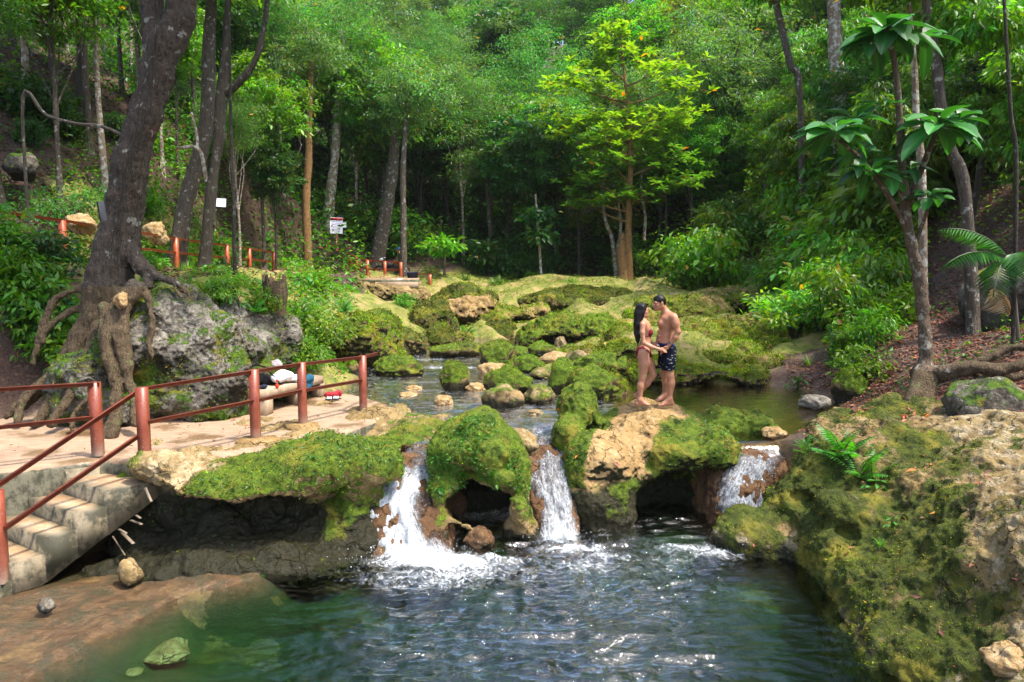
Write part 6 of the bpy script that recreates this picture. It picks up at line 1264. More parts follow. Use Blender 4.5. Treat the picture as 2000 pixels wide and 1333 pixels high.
mb = MB(); S = spline([at(366, -100, 12.3), at(372, -150, 12.2), at(380, -230, 12.)], 4); mb.tube(S, np.linspace(.22, .1, len(S)), 8); S = spline([at(292, -70, 12.6), at(282, -140, 12.6), at(240, -230, 12.8)], 4); mb.tube(S, np.linspace(.19, .08, len(S)), 8); mb.build('limb', M['barkbig'], BT, smooth=True)
vine = MB()
for i in range(3):
    P_ = spline([at(208+i*10, 520, 11.62), at(228+i*8, 420, 11.8), at(255+i*4, 300, 11.86), at(276+i*9, 200, 11.9), at(298+i*3, 90, 11.9), at(300+i*6, -20, 12)], 6); vine.tube(P_+fbm(P_, 3, 2, off=i)[:, None]*.03, .012, 5)
o = vine.build('vines', M['barkdark'], BT, smooth=True)
# ---- tiered tree with big lime leaves at the back of the terrace
def rosette(rng, c, n, L, wr, colr, tilt=.35, spread=1.):
    a = np.arange(n)*2.4+rng.rand()*6; el = rng.uniform(-.2, .9, n)*spread; d = np.stack([np.cos(a)*np.cos(el), np.sin(a)*np.cos(el), np.sin(el)], 1)
    col = jitcol(rng, colr, n, .22, .12); o = rng.rand(n) < .008; col[o] = jitcol(rng, (.55, .14, .02), o.sum())
    return leafmesh(np.tile(c, (n, 1))+d*.03, d, np.tile([0, 0, 1.], (n, 1))+rng.normal(0, .2, (n, 3)), L*rng.uniform(.7, 1.2, n), wr, col, .25)
def tiered():
    rg = np.random.RandomState(5); d0 = 35.5; b = gp(1225, d0); e = empty('tiered_tree', (b[0], b[1], b[2]-.1), 'tall tree with lime-green leaves in flat tiers and a rusty trunk', 'tree')
    mb = MB(); P_ = [at(1225, 548, d0), at(1226, 500, d0), at(1228, 430, d0), at(1231, 330, d0), at(1229, 240, d0), at(1220, 150, d0), at(1212, 60, d0)]; P_[0][2] = b[2]-.3
    S = spline(P_, 5); mb.tube(S, np.interp(np.linspace(0, 1, len(S)), [0, .12, .3, 1], [.42, .28, .16, .03]), 10, jit=.2); mb.tube([P_[0]+[-.1, -.1, .1], at(1214, 500, d0-.1), at(1216, 455, d0-.1)], [.3, .22, .08], 8, jit=.3)
    for k in range(5): a = k*1.3; mb.tube(spline([P_[0]+[0, 0, .5], P_[0]+[.5*math.cos(a), .5*math.sin(a), .25], P_[0]+[1.3*math.cos(a), 1.3*math.sin(a), .12]], 4), np.linspace(.14, .04, 9), 6)
    lf = []
    tiers = [(1205, 62, 40, 12, 16), (1208, 95, 62, 14, 30), (1180, 120, 60, 10, 20), (1110, 165, 70, 14, 34), (1170, 178, 60, 14, 24), (1290, 135, 60, 16, 26), (1320, 170, 50, 20, 20), (1140, 245, 80, 12, 40), (1220, 232, 90, 14, 50), (1310, 235, 60, 20, 34), (1100, 268, 50, 10, 20), (1260, 270, 80, 16, 40), (1180, 280, 80, 20, 40), (1200, 320, 90, 18, 36), (1300, 310, 60, 20, 24), (1150, 350, 60, 20, 24), (1130, 380, 40, 16, 16), (1280, 365, 60, 18, 26), (1340, 350, 50, 16, 20), (1210, 385, 70, 14, 24), (1150, 400, 40, 8, 14)]
    for (px, py, rx, rz, n) in tiers:
        c = at(px, py, d0); tr = at(np.interp(py, [60, 240, 550], [1212, 1229, 1225]), min(py+35, 540), d0); mid = (c+tr)/2+[0, 0, -.1]; mb.tube(spline([tr, mid, c], 4), np.linspace(.06, .015, 9), 5)
        k = ppm(d0)
        for _ in range(int(n*1.15)):
            q = c+rg.normal(0, .45, 3)*[rx*k, rx*k*1.1, rz*k]; lf.append(rosette(rg, q, 9, .36, .48, (.17, .28, .03) if py < 300 else (.10, .21, .03)))
            if rg.rand() < .25: mb.tube([c, q], [.015, .008], 4)
    mb.build('trunk', M['barktan'], e, smooth=True); v, f, c = _cat(lf); obj('crown', v, f, M['leaf'], e, col=c, smooth=False)
tiered()
# ---- big-leaved tree and the rooted tree at the right
def bigleaf(b, d, up, L, Wd, droop, col, rng):
    d = unit(np.array(d)); s = unit(np.cross(d, up)); u = np.cross(s, d); nt_, na = 19, 7; t = np.linspace(0, 1, nt_)[:, None]; a = np.linspace(-1, 1, na)[None]
    w = Wd*.5*np.sin(np.pi*np.clip(t, 0, 1)**1.35)**.75*(1-.0*t); w[0] = .006; w[-1] = .003
    rip = np.sin((t*9+np.abs(a)*-1.6)*2*math.pi)*.007*np.minimum(1, w/Wd*4)*np.abs(a)**.5; zz = -droop*L*t**2+np.abs(a)*w*.45+rip
    v = b+d*(t*L+0*a)[..., None]+s*(a*w)[..., None]+u*(zz)[..., None]; c = np.tile(col, (nt_*na, 1)).reshape(nt_, na, 3); c[:, na//2] *= 1.7
    return v.reshape(-1, 3), [gridfaces(nt_, na)], np.clip(c.reshape(-1, 3), 0, .9)
rg = np.random.RandomState(21)
def ros_big(c, n, L, Wd, cam_up=.3):
    out = []
    for i in range(n):
        a = i*2.4+rg.rand()*.5; el = .75-1.15*(i/n)+rg.uniform(-.1, .1); d = [math.cos(a)*math.cos(el), math.sin(a)*math.cos(el), math.sin(el)]
        out.append(bigleaf(c+np.array(d)*.04, d, [0, -.35, 1], L*rg.uniform(.75, 1.15)*(.6+.4*i/n), Wd*rg.uniform(.85, 1.1), rg.uniform(.1, .75), np.array((.028, .10, .022))*rg.uniform(.5, 1.7), rg))
    return out
d0 = 10.2; b = at(1800, 775, 11.3)
e = empty('big_leaved_tree', (b[0]+.2, 11.6, ground(b[0]+.2, 11.6)), 'tree with rosettes of very large dark glossy leaves hanging over the right slope', 'tree')
mb = MB()
for P_, r in (([(1795, 560), (1775, 450), (1762, 330), (1757, 230), (1748, 130), (1728, 50)], (10, 5)), ([(1778, 470), (1745, 400), (1690, 320), (1640, 275)], (5, 3)), ([(1765, 420), (1800, 330), (1828, 260)], (7, 4)), ([(1760, 360), (1725, 345), (1700, 335)], (5, 3)), ([(1785, 480), (1805, 430), (1815, 392)], (5, 3))):
    S = spline([at(x_, y_, 11.4-(i*.25 if len(P_) < 6 else .1*i)) for i, (x_, y_) in enumerate(P_)], 5); mb.tube(S, np.linspace(r[0]*ppm(11), r[1]*ppm(11), len(S)), 9, jit=.2)
mb.build('trunk', M['barkmot'], e, smooth=True)
lf = []
for px, py, d, n, L in ((1732, 62, 11., 17, .62), (1700, 90, 11.2, 6, .5), (1800, 75, 11.4, 6, .5), (1632, 258, 10.6, 12, .58), (1668, 235, 10.9, 6, .5), (1832, 246, 10.7, 13, .58), (1870, 235, 10.8, 5, .5), (1700, 335, 10.9, 8, .42), (1680, 300, 11, 5, .4), (1815, 385, 11, 9, .36), (1725, 210, 11.2, 4, .4), (1775, 330, 11.2, 5, .3), (1735, 350, 10.9, 6, .4)): lf += ros_big(at(px, py, d), int(n*1.4)+1, L*1.18, L*1.18*.40)
v, f, c = _cat(lf); obj('crown', v, f, M['leafglossy'], e, col=c)
# rooted tree
G = Grid((5.4, 10.0, 1.0), (8.7, 12.8, 6.6), .04)
G.chain([at(1806, 735, 11.3), at(1808, 680, 11.3), at(1802, 600, 11.3), at(1798, 540, 11.3), at(1785, 480, 11.3), at(1768, 420, 11.35), at(1762, 350, 11.4)], [.15, .10, .085, .08, .08, .075, .07], .04)
G.ell(at(1805, 728, 11.3), (.22, .2, .14), .08)
for P in ([(1800, 730, 16), (1790, 760, 14), (1775, 790, 10)], [(1808, 735, 17), (1812, 770, 13), (1800, 795, 11), (1795, 808, 7)], [(1820, 730, 12), (1850, 720, 9), (1900, 712, 10), (1950, 722, 10), (2000, 715, 8)], [(1815, 750, 8), (1850, 735, 7), (1895, 722, 6)], [(1900, 715, 8), (1930, 745, 8), (1945, 735, 6), (1900, 750, 7)], [(1880, 712, 7), (1960, 690, 6), (2010, 680, 5)], [(1930, 720, 8), (1975, 740, 8), (2030, 728, 7)]):
    a = [at(px, py, 11.2-.15*i) for i, (px, py, w) in enumerate(P)]; sp = spline(a, 4); br = np.interp(np.linspace(0, 1, len(sp)), np.linspace(0, 1, len(P)), [p[2]*ppm(11.3) for p in P]); sp = sp+fbm(sp, 3, 2, off=3)[:, None]*.05; G.chain(sp, br, .04)
v, q = G.mesh(1, 0); v = rough(v, q, [(3., .025, 'n'), (8, .012, 'n')])
e = empty('rooted_tree', at(1800, 775, 11.3), 'lichen-spotted straight tree with bulging base and exposed roots spreading right', 'tree')
hc = v[q].mean(1); hi_ = (hc[:, 2] > 2.05) & (hc[:, 0] < at(1845, 700, 11.2)[0])
for nm, k, mt in (('trunk', hi_, 'barkmot'), ('roots', ~hi_, 'barkroot')):
    u, inv = np.unique(q[k], return_inverse=True); obj(nm, v[u], inv.reshape(-1, 4), M[mt], e)
# stump
mb = MB(); P_ = [at(548, 650, 14.3), at(546, 610, 14.3), at(542, 580, 14.3), at(534, 556, 14.3)]; S = spline(P_, 4); v, f = tube(S, np.linspace(.13, .21, len(S)), 26, .3)
tp = v[-26:]; tp[:, 2] += .16*fbm(tp, 7, 2)+.25*(tp[:, 0]-tp[:, 0].mean()<-.05); v[-26:] = tp; mb.add(v, f); inn = (tp-tp.mean(0))*[.72, .72, 1]+tp.mean(0); low = inn-[0, 0, .45]; n0 = mb.n
mb.add(np.concatenate([tp, inn, low]), np.concatenate([[[i, (i+1) % 26, 26+(i+1) % 26, 26+i] for i in range(26)], [[26+i, 26+(i+1) % 26, 52+(i+1) % 26, 52+i] for i in range(26)]]))
tag(mb.build('stump', M['barkroot'], smooth=True), 'broken hollow tree stump among green plants on the left bank', 'stump')
# ================================================================ plants
def frond(rng, b, az, el, L, n, ll, col, wr=.18, droop=.9, curl=.25, nl=None):
    """arched rachis with leaflets on both sides; returns leaf arrays and rachis points"""
    t = np.linspace(0, 1, n); e = el-droop*t; h = np.cumsum(np.cos(e))/n*L; z = np.cumsum(np.sin(e))/n*L
    P = b+np.stack([h*math.cos(az), h*math.sin(az), z], 1); T = unit(np.gradient(P, axis=0)); sd = unit(np.cross(T, [0, 0, 1.])); upv = np.cross(sd, T)
    k = np.arange(int(n*.12), n); s = np.concatenate([np.ones(len(k)), -np.ones(len(k))]); kk = np.concatenate([k, k]); tt = t[kk]
    d = sd[kk]*s[:, None]+T[kk]*.45-upv[kk]*curl*.6; ln = ll*(np.sin(np.pi*(tt*.86+.12))**.7)*rng.uniform(.85, 1.1, len(kk))
    return leafmesh(P[kk], d, upv[kk]+rng.normal(0, .12, (len(kk), 3)), ln, wr, jitcol(rng, col, len(kk), .15, .08), curl), P
def fern_proto(name, rng, n, L, col, ll=.16, seg=16, mat='leaf', wr=.3):
    e = empty(name, (0, 0, 0)); fs = []; mb = MB()
    for i in range(n):
        az = i*2.4+rng.rand(); a, P = frond(rng, np.zeros(3), az, rng.uniform(.7, 1.35), L*rng.uniform(.7, 1.15), seg, ll*rng.uniform(.8, 1.1), col, wr); fs.append(a); mb.tube(P[::3], .006, 4)
    v, f, c = _cat(fs); obj('fronds', v, f, M[mat], e, col=c, smooth=False); mb.build('stems', M['barkdark'], e); return e
def bush_proto(name, rng, kind, R, H, ncl, scale, mul=.5):
    e = empty(name, (0, 0, 0)); cen = unit(rng.normal(0, 1, (ncl, 3)))*(rng.rand(ncl, 1)**.5)*[R, R, H*.45]+[0, 0, H*.55]; v, f, c = foliage(rng, cen, kind, scale, mul)
    mb = MB()
    for q in cen[::3]: mb.tube(spline([[0, 0, -.1], q*[.4, .4, .6], q], 3), np.linspace(.02, .006, 7), 4)
    mb.build('stems', M['barkdark'], e); obj('foliage', v, f, M['leaf'], e, col=c, smooth=False); return e
def broad_proto(name, rng, n, L, col, wr=.5):
    e = empty(name, (0, 0, 0)); lf = []; mb = MB()
    for i in range(n):
        a = i*2.4+rng.rand(); r = rng.uniform(.1, .4)*L*2; tip = np.array([math.cos(a)*r, math.sin(a)*r, rng.uniform(.6, 1.8)*L]); mb.tube(spline([[0, 0, -.05], tip*[.3, .3, .7], tip], 3), .007, 4, np.array((.05, .10, .03)))
        el = rng.uniform(-.5, .3); lf.append(bigleaf(tip, [math.cos(a)*math.cos(el), math.sin(a)*math.cos(el), math.sin(el)], [0, 0, 1], L*rng.uniform(.7, 1.1), L*wr, .3, np.array(col)*rng.uniform(.7, 1.3), rng))
    mb.build('stems', M['leaf'], e); v, f, c = _cat(lf); obj('leaves', v, f, M['leaf'], e, col=c); return e
def blade_proto(name, rng, n, L, w, col, spread=.5):
    e = name and None; a = rng.rand(n)*6.28; el = rng.uniform(spread*.6, 1.5, n); p = np.stack([np.cos(a), np.sin(a), 0*a], 1)*rng.rand(n, 1)*.12
    d = np.stack([np.cos(a)*np.cos(el), np.sin(a)*np.cos(el), np.sin(el)], 1); v, f, c = leafmesh(p, d, np.tile([0, 0, 1.], (n, 1))+.01, L*rng.uniform(.5, 1.1, n), w, jitcol(rng, col, n), .35, 'blade')
    return obj(name, v, f, M['leaf'], None, loc=(0, 0, 0), col=c, smooth=False)
rg = np.random.RandomState(31)
PR = {'fern': [fern_proto('fern', rg, 9, .75, (.06, .19, .02)), fern_proto('fern', rg, 12, .9, (.10, .22, .02), .2)],
      'bush': [bush_proto('bush', rg, 'bright', .8, 1.3, 34, .62), bush_proto('bush', rg, 'broad', .9, 1.5, 34, .6), bush_proto('bush', rg, 'droop', .9, 1.6, 34, .62), bush_proto('bush', rg, 'feather', .9, 1.2, 30, .6), bush_proto('bush', rg, 'olive', .8, 1.2, 30, .62)],
      'plant': [broad_proto('leafy_plant', rg, 11, .42, (.05, .17, .02)), broad_proto('leafy_plant', rg, 9, .5, (.09, .24, .025), .42), broad_proto('leafy_plant', rg, 14, .26, (.06, .16, .03), .5)],
      'grass': [blade_proto('grass_clump', rg, 60, .6, .045, (.10, .23, .03)), blade_proto('grass_clump', rg, 70, .85, .05, (.13, .25, .03))],
      'dark': [blade_proto('spiky_plant', rg, 46, .6, .07, (.02, .03, .018))]}
PD = {('fern', 0): 'arching green fern', ('fern', 1): 'large yellow-green fern', ('bush', 0): 'fresh green bush', ('bush', 1): 'dark green broadleaf bush', ('bush', 2): 'drooping bright-leaved bush', ('bush', 3): 'feathery green bush', ('bush', 4): 'yellow-green bush',
      ('plant', 0): 'wide-leaved green plant', ('plant', 1): 'pale paddle-leaved plant', ('plant', 2): 'small broad-leaved plant', ('grass', 0): 'clump of bright grass', ('grass', 1): 'tall yellowish grass clump', ('dark', 0): 'dark spiky plant'}
def zone2(px, d):
    if px < 120: s = 'at the far left under the upper railing' if d < 16 else 'on the dark left hillside'
    elif px < 300: s = 'left behind the leaning trunk'
    elif px < 450: s = 'between the grey boulder and the upper railing' if d < 24 else 'under the blank white board'
    elif px < 560: s = 'around the broken stump' if d < 24 else 'left of the notice board'
    elif px < 720: s = 'on the planted bank behind the bench' if d < 30 else 'below the notice board'
    elif px < 860: s = 'by the mossy face left of the upper stream' if d < 32 else 'behind the far platform'
    elif px < 1150: s = 'along the left back edge of the terrace'
    elif px < 1330: s = 'around the foot of the tiered tree'
    elif px < 1480: s = 'along the right back edge of the terrace'
    elif px < 1660: s = 'in the sunlit thicket right of the terrace' if d > 16 else 'by the right rim of the backwater'
    elif px < 1850: s = 'on the leaf-strewn slope left of the rooted tree' if d < 20 else 'on the steep right slope under the big leaves'
    else: s = 'on the leaf-strewn slope right of the rooted tree' if d < 20 else 'high on the right slope'
    return s
def put(kind, i, px, d, s, dz=0., z=None):
    x = (px-1000)/FPX*d/_c; src = PR[kind][i]; key = id(src); o = src if key not in USED else copy_tree(src); USED.add(key)
    o.location = (x, d, (ground(x, d) if z is None else z)+dz-.03); o.rotation_euler = (rg.normal(0, .1), rg.normal(0, .1), rg.rand()*6.28); o.scale = (s,)*3
    tag(o, '%s %s' % (PD[kind, i], zone2(px, d)), {'fern': 'fern', 'bush': 'bush', 'plant': 'plant', 'grass': 'grass clump', 'dark': 'plant'}[kind], {'fern': 'ferns', 'bush': 'bushes', 'plant': 'leafy plants', 'grass': 'grass clumps', 'dark': 'spiky plants'}[kind]); return o
def many(n, pxr, dr, kinds, sr):
    for _ in range(n):
        k, i = kinds[rg.randint(len(kinds))]; put(k, i, rg.uniform(*pxr), rg.uniform(*dr), rg.uniform(*sr))
many(34, (290, 640), (13.8, 19), [('fern', 0), ('fern', 1), ('plant', 0), ('plant', 1), ('bush', 0), ('grass', 1)], (.2, .4))
many(12, (-20, 190), (12.8, 14.2), [('bush', 0), ('bush', 1), ('fern', 0), ('fern', 1)], (.6, 1.))
many(16, (560, 720), (15, 27), [('bush', 0), ('fern', 1), ('bush', 4), ('plant', 0), ('fern', 0)], (.5, .85))
many(8, (440, 620), (13.4, 15), [('bush', 0), ('fern', 0), ('plant', 2)], (.35, .6))
for _ in range(34):
    px = rg.uniform(-20, 620); rd = np.interp(px, [-60, 28, 268, 405, 540, 640], [14, 15, 18.6, 23.5, 31, 35]); k, i = [('bush', 1), ('plant', 0), ('fern', 0), ('bush', 3), ('bush', 0)][rg.randint(5)]; put(k, i, px, rd+rg.uniform(1.5, 12), rg.uniform(.6, 1.2))
many(38, (600, 1500), (37, 43), [('bush', 1), ('bush', 3), ('fern', 0), ('bush', 1), ('plant', 0), ('bush', 0)], (1., 1.9))
many(20, (560, 1520), (43, 52), [('bush', 1), ('bush', 3), ('bush', 1)], (1.6, 2.6))
many(26, (1490, 1680), (17, 28), [('bush', 0), ('bush', 4), ('bush', 3), ('fern', 1), ('bush', 2)], (.7, 1.25))
many(34, (1580, 1900), (19, 36), [('bush', 2), ('bush', 0), ('bush', 2), ('bush', 4)], (1., 2.0))
many(16, (1330, 1560), (30, 40), [('bush', 0), ('bush', 2), ('bush', 4), ('bush', 3)], (1., 2.))
many(9, (1560, 1720), (13.5, 17), [('plant', 2), ('fern', 0), ('bush', 0), ('grass', 0)], (.35, .7))
many(5, (1880, 2010), (12.5, 19), [('plant', 2), ('plant', 0), ('fern', 0)], (.35, .6))
many(12, (800, 1480), (33, 36.5), [('fern', 1), ('plant', 2), ('fern', 0)], (.5, .8))
many(10, (760, 930), (21, 29), [('fern', 0), ('bush', 0), ('plant', 2)], (.4, .7))
put('dark', 0, 432+25, 16.5, .9, .2); put('dark', 0, 612, 18, .9, .35); put('dark', 0, 622, 18.4, .6, .4)
for px, py, d, k, i, s in ((1655, 900, 9.35, 'fern', 0, .85), (1690, 930, 9.0, 'fern', 0, .75), (1605, 905, 9.6, 'fern', 0, .6), (1640, 885, 9.6, 'fern', 0, .7), (1715, 945, 8.9, 'fern', 0, .6), (1720, 960, 8.7, 'plant', 2, .4), (1760, 1030, 7.9, 'plant', 2, .3), (1560, 1010, 9.2, 'fern', 0, .35), (1905, 985, 7.6, 'plant', 2, .3), (1740, 1060, 7.7, 'grass', 0, .2), (1640, 940, 9.1, 'grass', 0, .25), (1555, 965, 9.35, 'plant', 2, .25), (1580, 875, 9.9, 'fern', 0, .3)):
    c = at(px, py, d); o = put(k, i, px, d, s, z=c[2]); o['label'] = '%s rooted in the ochre bank, %s' % (PD[k, i], 'below the right fall' if px < 1590 else 'in its middle hollow' if px < 1730 else 'lower down its slope')
for px, py, d, k, i, s in ((405, 572, 12.9, 'fern', 1, .45), (430, 590, 13., 'bush', 0, .35), (470, 600, 13.1, 'plant', 2, .6), (500, 610, 13.4, 'fern', 0, .5), (370, 560, 12.8, 'fern', 0, .4), (440, 640, 12.6, 'plant', 2, .5), (520, 615, 13.9, 'bush', 0, .4), (450, 575, 13.4, 'bush', 4, .4), (310, 552, 12.4, 'fern', 1, .3)):
    c = at(px, py, d); o = put(k, i, px, d, s, z=c[2]); o['label'] = '%s growing on the grey boulder, %s' % (PD[k, i], 'near its left top by the trunk' if px < 400 else 'on its right shoulder' if px < 460 else 'at its right end')
# palm at right
e = empty('palm', at(1915, 640, 12.6), 'young palm with long green fronds and one withered frond over the right slope', 'palm'); fs = []; mb = MB(); b = at(1975, 520, 12.0)
mb.tube([at(1990, 700, 12.6), b], [.05, .035], 8, np.array((.05, .04, .02)), jit=.2)
for az, el, L, dr in ((3.3, .7, 1.25, 1.5), (2.9, 1.15, 1.2, 1.3), (3.9, .5, 1.2, 2.0), (4.4, .9, 1.1, 2.2), (5.6, 1.1, 1.2, 1.5)):
    a, P = frond(rg, b, az, el, L*1.15, 26, .42, (.03, .11, .02), .10, dr, .35); fs.append(a); mb.tube(P[::3], .012, 5, np.array((.05, .11, .03)))
v, f, c = _cat(fs); obj('fronds', v, f, M['leafglossy'], e, col=c, smooth=False); mb.build('stems', M['leafglossy'], e)
a, P = frond(rg, at(1935, 560, 12.2), 4.9, -.2, .65, 16, .34, (.36, .25, .15), .16, 1.3, .6); obj('withered_frond', a[0], a[1], M['dryleaf'], e, col=a[2], smooth=False)
# hanging red-brown dead leaves and roots of the sunlit thicket come with the undergrowth
rng_ = np.random.RandomState(5)
def rndpos(n, azr, dr, rng):
    u = rng.uniform(*azr, n); d = dr[0]*np.exp(rng.rand(n)*math.log(dr[1]/dr[0])); return (u-1000)/FPX*d, d, u
rng = np.random.RandomState(41)
def cover(name, n, azr, dr, colr, L, hmax, keep, kind='stuff', mat='leaf', wr=.5, upw=.6, thr=-.1, flat=False, clump=.5, lab=None):
    x, y, u = rndpos(n, azr, dr, rng); z = TH(x, y); cl = fbm(xyz0(x, y, 0*x), clump, 3, off=n % 17); k = (cl+rng.normal(0, .25, n) > thr) & keep(x, y, u, z); x, y, z, cl = x[k], y[k], z[k], cl[k]; n = len(x)
    h = hmax*rng.rand(n)**1.5*np.clip(.6+cl, .2, 1.6)*(np.clip(y/22, .35, 1.8)); d = rng.normal(0, 1, (n, 3)); d[:, 2] = d[:, 2]*(.12 if flat else .35)-(0 if flat else .25)
    up = np.tile([0, 0, 1.], (n, 1))+rng.normal(0, .15 if flat else upw, (n, 3)); c = colr(n, x, y, cl) if callable(colr) else jitcol(rng, colr, n, .3, .18)
    v, f, c = leafmesh(np.stack([x, y, z+h+.015], 1), d, up, L*np.exp(rng.normal(0, .3, n))*np.clip(y/20, .6, 2.6)**.55, wr, c, .2)
    o = obj(name, v, f, M[mat], loc=(0, 0, 0), col=c, smooth=False); o['kind'] = kind; return o
notw = lambda x, y: poly_sdf(TER, x, y) > .3
slopeL = lambda x, y, u, z: (poly_sdf(TER, x, y) > .2) & (poly_sdf(PATH, x, y) > .5) & (poly_sdf(BASIN, x, y) > .5) & ~((y < 14.2) & (x < -2) & (x > -8)) & (z > ZW(y)+.15)
def greens(n, x, y, cl):
    c = jitcol(rng, (.06, .155, .02), n, .3, .2); sun = (x > 7) & (x < 15) & (y > 15); c[sun] = jitcol(rng, (.11, .23, .018), sun.sum(), .3, .15)  # brighter yellow-green leaves in the right-hand thicket
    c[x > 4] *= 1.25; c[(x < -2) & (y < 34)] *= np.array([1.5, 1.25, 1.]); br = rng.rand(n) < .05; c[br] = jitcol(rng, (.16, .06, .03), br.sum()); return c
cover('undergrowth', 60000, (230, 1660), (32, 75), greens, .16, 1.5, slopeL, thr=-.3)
RAILY = lambda u: np.interp(u, [-60, 28, 268, 405, 540, 640], [14, 15, 18.6, 23.5, 31, 35])
cover('undergrowth', 42000, (230, 700), (13.8, 34), greens, .11, .26, lambda x, y, u, z: slopeL(x, y, u, z) & ((y < RAILY(u)*.68) | (u > 560)))
cover('undergrowth', 26000, (-60, 640), (15, 44), greens, .13, .8, lambda x, y, u, z: slopeL(x, y, u, z) & (y > RAILY(u)+1.), thr=-.05)
cover('undergrowth', 34000, (280, 660), (21, 44), greens, .13, 1.0, lambda x, y, u, z: slopeL(x, y, u, z) & (y > RAILY(u)+1.2), thr=-.6)
cover('undergrowth', 22000, (1400, 1660), (15, 34), greens, .14, 1.2, slopeL, thr=-.3)
cover('undergrowth', 14000, (-60, 700), (34, 60), greens, .15, 1.5, slopeL, thr=-.1)
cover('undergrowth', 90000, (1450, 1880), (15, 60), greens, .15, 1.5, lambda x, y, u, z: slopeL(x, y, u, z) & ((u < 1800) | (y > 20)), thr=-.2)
cover('undergrowth', 26000, (-240, 240), (11, 18), greens, .12, .5, lambda x, y, u, z: ((poly_sdf(PATH, x, y) > .3) | (x < -9.2)) & ((y > 13.2) | (x < -8.6)) & (y < RAILY(u)*.93) & (z > 1.3), thr=-.2)
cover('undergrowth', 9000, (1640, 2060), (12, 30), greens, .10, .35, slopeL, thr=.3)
cover('leaf_litter', 38000, (1520, 2080), (9.6, 40), lambda n, x, y, cl: jitcol(rng, (.20, .09, .055), n, .45, .2), .085, .05, lambda x, y, u, z: (z > 1.25) & (poly_sdf(TER, x, y) > .1), mat='dryleaf', flat=True, thr=-1, wr=.45)
cover('leaf_litter', 26000, (-80, 620), (14.5, 45), lambda n, x, y, cl: jitcol(rng, (.15, .08, .055), n, .45, .2), .10, .05, slopeL, mat='dryleaf', flat=True, thr=-1, wr=.45)
cover('terrace_grass', 110000, (800, 1560), (13.5, 38), lambda n, x, y, cl: jitcol(rng, (.15, .23, .02), n, .3, .2), .07, .07, lambda x, y, u, z: (poly_sdf(TER, x, y) < .6) & (z > ZW(y)+.05), thr=-.1, wr=.2, upw=1., clump=1.2)
cover('leaf_litter', 9000, (1540, 1760), (11, 17), lambda n, x, y, cl: jitcol(rng_, (.20, .10, .06), n, .45, .2), .07, .03, lambda x, y, u, z: (z > ZW(y)+.03) & (z < 1.6), mat='dryleaf', flat=True, thr=-1, wr=.45)
# fallen leaves on the right bank, the path, the stairs and the couple's rock
v, q = BANKM; p, n_ = scatter(v, q, (v[:, 2] > .15)*1.*sstep(-.2, .9, fbm(v, 1.2, 3)+.3)*(.4+1.6*sstep(4, 6, v[:, 0])), 900, rng); k = len(p)
A = leafmesh(p+n_*.012, rng.normal(0, 1, (k, 3))*[1, 1, .2], n_+rng.normal(0, .25, (k, 3)), .075*np.exp(rng.normal(0, .35, k)), .42, np.where(rng.rand(k, 1) < .2, jitcol(rng, (.50, .20, .05), k), jitcol(rng, (.24, .10, .065), k, .4)), .25)
o = obj('fallen_leaves', A[0], A[1], M['dryleaf'], loc=(0, 0, 0), col=A[2], smooth=False); o['kind'] = 'stuff'
x = rng.uniform(-7, -1.6, 130); y = rng.uniform(9, 13, 130); k = poly_sdf(PATH, x, y) < -.1; x, y = x[k], y[k]; n = len(x)
A = leafmesh(np.stack([x, y, 0*x+1.185], 1), rng.normal(0, 1, (n, 3))*[1, 1, .1], np.tile([0, 0, 1.], (n, 1))+rng.normal(0, .2, (n, 3)), .06*np.exp(rng.normal(0, .3, n)), .4, jitcol(rng, (.25, .12, .06), n, .4), .3)
o = obj('fallen_leaves', A[0], A[1], M['dryleaf'], loc=(0, 0, 0), col=A[2], smooth=False); o['kind'] = 'stuff'
# protos never placed are taken out again
for d_ in (PT, PR):
    for l_ in d_.values():
        for o in l_:
            if id(o) not in USED:
                for ch in list(o.children): bpy.data.objects.remove(ch)
                bpy.data.objects.remove(o)
fm = NT('spray_drops'); M['foam'] = fm.end(fm.n('BsdfPrincipled', {'Base Color': (.75, .8, .85), 'Roughness': .3}))
# ================================================================ air
hb = NT('haze'); vs = hb.n('VolumePrincipled', {'Color': (.86, .95, .93), 'Density': .0002, 'Anisotropy': .3}); hb.t.links.new(vs.outputs[0], hb.out.inputs[1])
o = MB().box((0, 50, 22.), (130, 85, 27.)).build('haze', hb.m); o['kind'] = 'stuff'

# small trailing herbs and dead leaves on the rocks by the falls
rng = np.random.RandomState(91)
def on_rock(seed, name, n, w, size, colr, mat, wr, lift, parent=True):
    v, q, o, R = ROCKS[seed]; p, nn = scatter(v, q, np.clip(w(v, R), 0, 9), n, rng); k = len(p)
    A = leafmesh(p+nn*rng.uniform(.2, 1, (k, 1))*lift, rng.normal(0, 1, (k, 3))*[1, 1, .5]+nn*.5*(lift > .01)-[0, 0, .3], nn+rng.normal(0, .4, (k, 3)), size*np.exp(rng.normal(0, .35, k)), wr, colr(k), .25)
    x = obj(name, A[0], A[1], M[mat], o if parent else None, loc=(0, 0, 0), col=A[2], smooth=False); x['kind'] = 'stuff'
grn = lambda k: jitcol(rng, (.06, .15, .02), k, .35, .2); dry = lambda k: np.where(rng.rand(k, 1) < .25, jitcol(rng, (.45, .18, .05), k), jitcol(rng, (.20, .09, .055), k, .4))
on_rock(3, 'herbs', 2600, lambda v, R: sstep(.1, .5, fbm(v, 2.2, 2)+.25)*(v[:, 1] < 9.75)*sstep(.5, .7, v[:, 2]), .03, grn, 'leaf', .5, .04)
on_rock(1, 'herbs', 2600, lambda v, R: sstep(.15, .45, fbm(v, 1.6, 2, off=3.))*R, .032, grn, 'leaf', .5, .04)
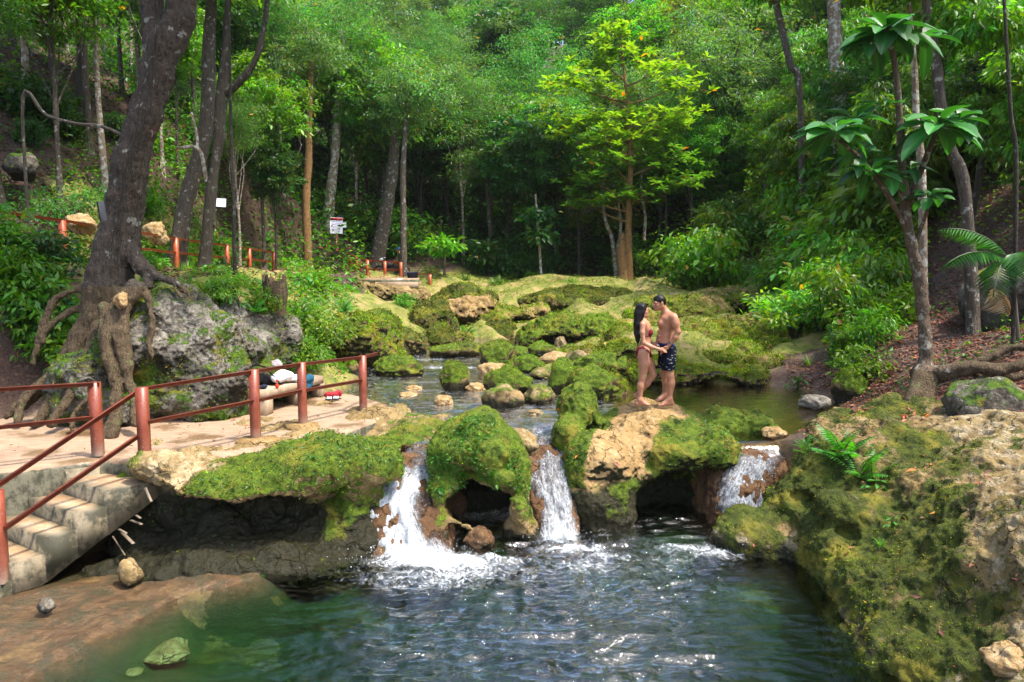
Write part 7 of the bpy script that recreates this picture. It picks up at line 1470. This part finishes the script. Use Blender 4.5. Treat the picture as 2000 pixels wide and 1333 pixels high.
on_rock(4, 'herbs', 3200, lambda v, R: sstep(.05, .4, fbm(v, 1.9, 2, off=5.))*R, .032, grn, 'leaf', .5, .04)
for s_, n_, w_ in ((1, 90, .05), (3, 26, .05), (4, 150, .05), (6, 60, .06)): on_rock(s_, 'fallen_leaves', n_, lambda v, R: vnorm_z[0], w_, dry, 'dryleaf', .42, .008) if False else on_rock(s_, 'fallen_leaves', n_, lambda v, R: sstep(.7, 1.1, v[:, 2])*(.2+sstep(0, .5, fbm(v, 1.3, 2, off=7.))), w_, dry, 'dryleaf', .42, .008)
# droplets thrown up at the foot of the falls
for (P, Wd), cnt, lb in zip(FP, (420, 220, 160), ('left', 'middle', 'right')):
    b = P[-1]; v0, f0 = ICO[3]; idx = None; v1 = np.array([[0, 0, 1.], [.94, 0, -.33], [-.47, .82, -.33], [-.47, -.82, -.33]]); f1 = np.array([[0, 1, 2], [0, 2, 3], [0, 3, 1], [1, 3, 2]])
    c = b+np.stack([rng.normal(0, Wd[-1]*b[1]/FPX*.42, cnt), rng.normal(-.08, .16, cnt), np.abs(rng.normal(0, .10, cnt))+.02], 1); r = .004*np.exp(rng.normal(0, .4, cnt))
    V_ = (c[:, None]+v1[None]*r[:, None, None]).reshape(-1, 3); F_q = (f1[None]+4*np.arange(cnt)[:, None, None]).reshape(-1, 3)
    x = obj('spray', V_, F_q, M['foam'], loc=(0, 0, 0)); x['kind'] = 'stuff'
ORD = ['', 'second', 'third', 'fourth', 'fifth', 'sixth', 'seventh', 'eighth', 'ninth', 'tenth', 'eleventh', 'twelfth', 'thirteenth', 'fourteenth', 'fifteenth', 'sixteenth', 'seventeenth', 'eighteenth']
same = {}
for o in COL.objects:
    if 'label' in o and o.parent is None: same.setdefault(o['label'], []).append(o)
for lb, os_ in same.items():
    if 1 < len(os_) <= 18:
        os_.sort(key=lambda o: o.location.x/max(o.location.y, 1)); n = len(os_)
        for i, o in enumerate(os_): o['label'] = lb+', '+('leftmost' if i == 0 else 'rightmost' if i == n-1 else ORD[i]+' from left')
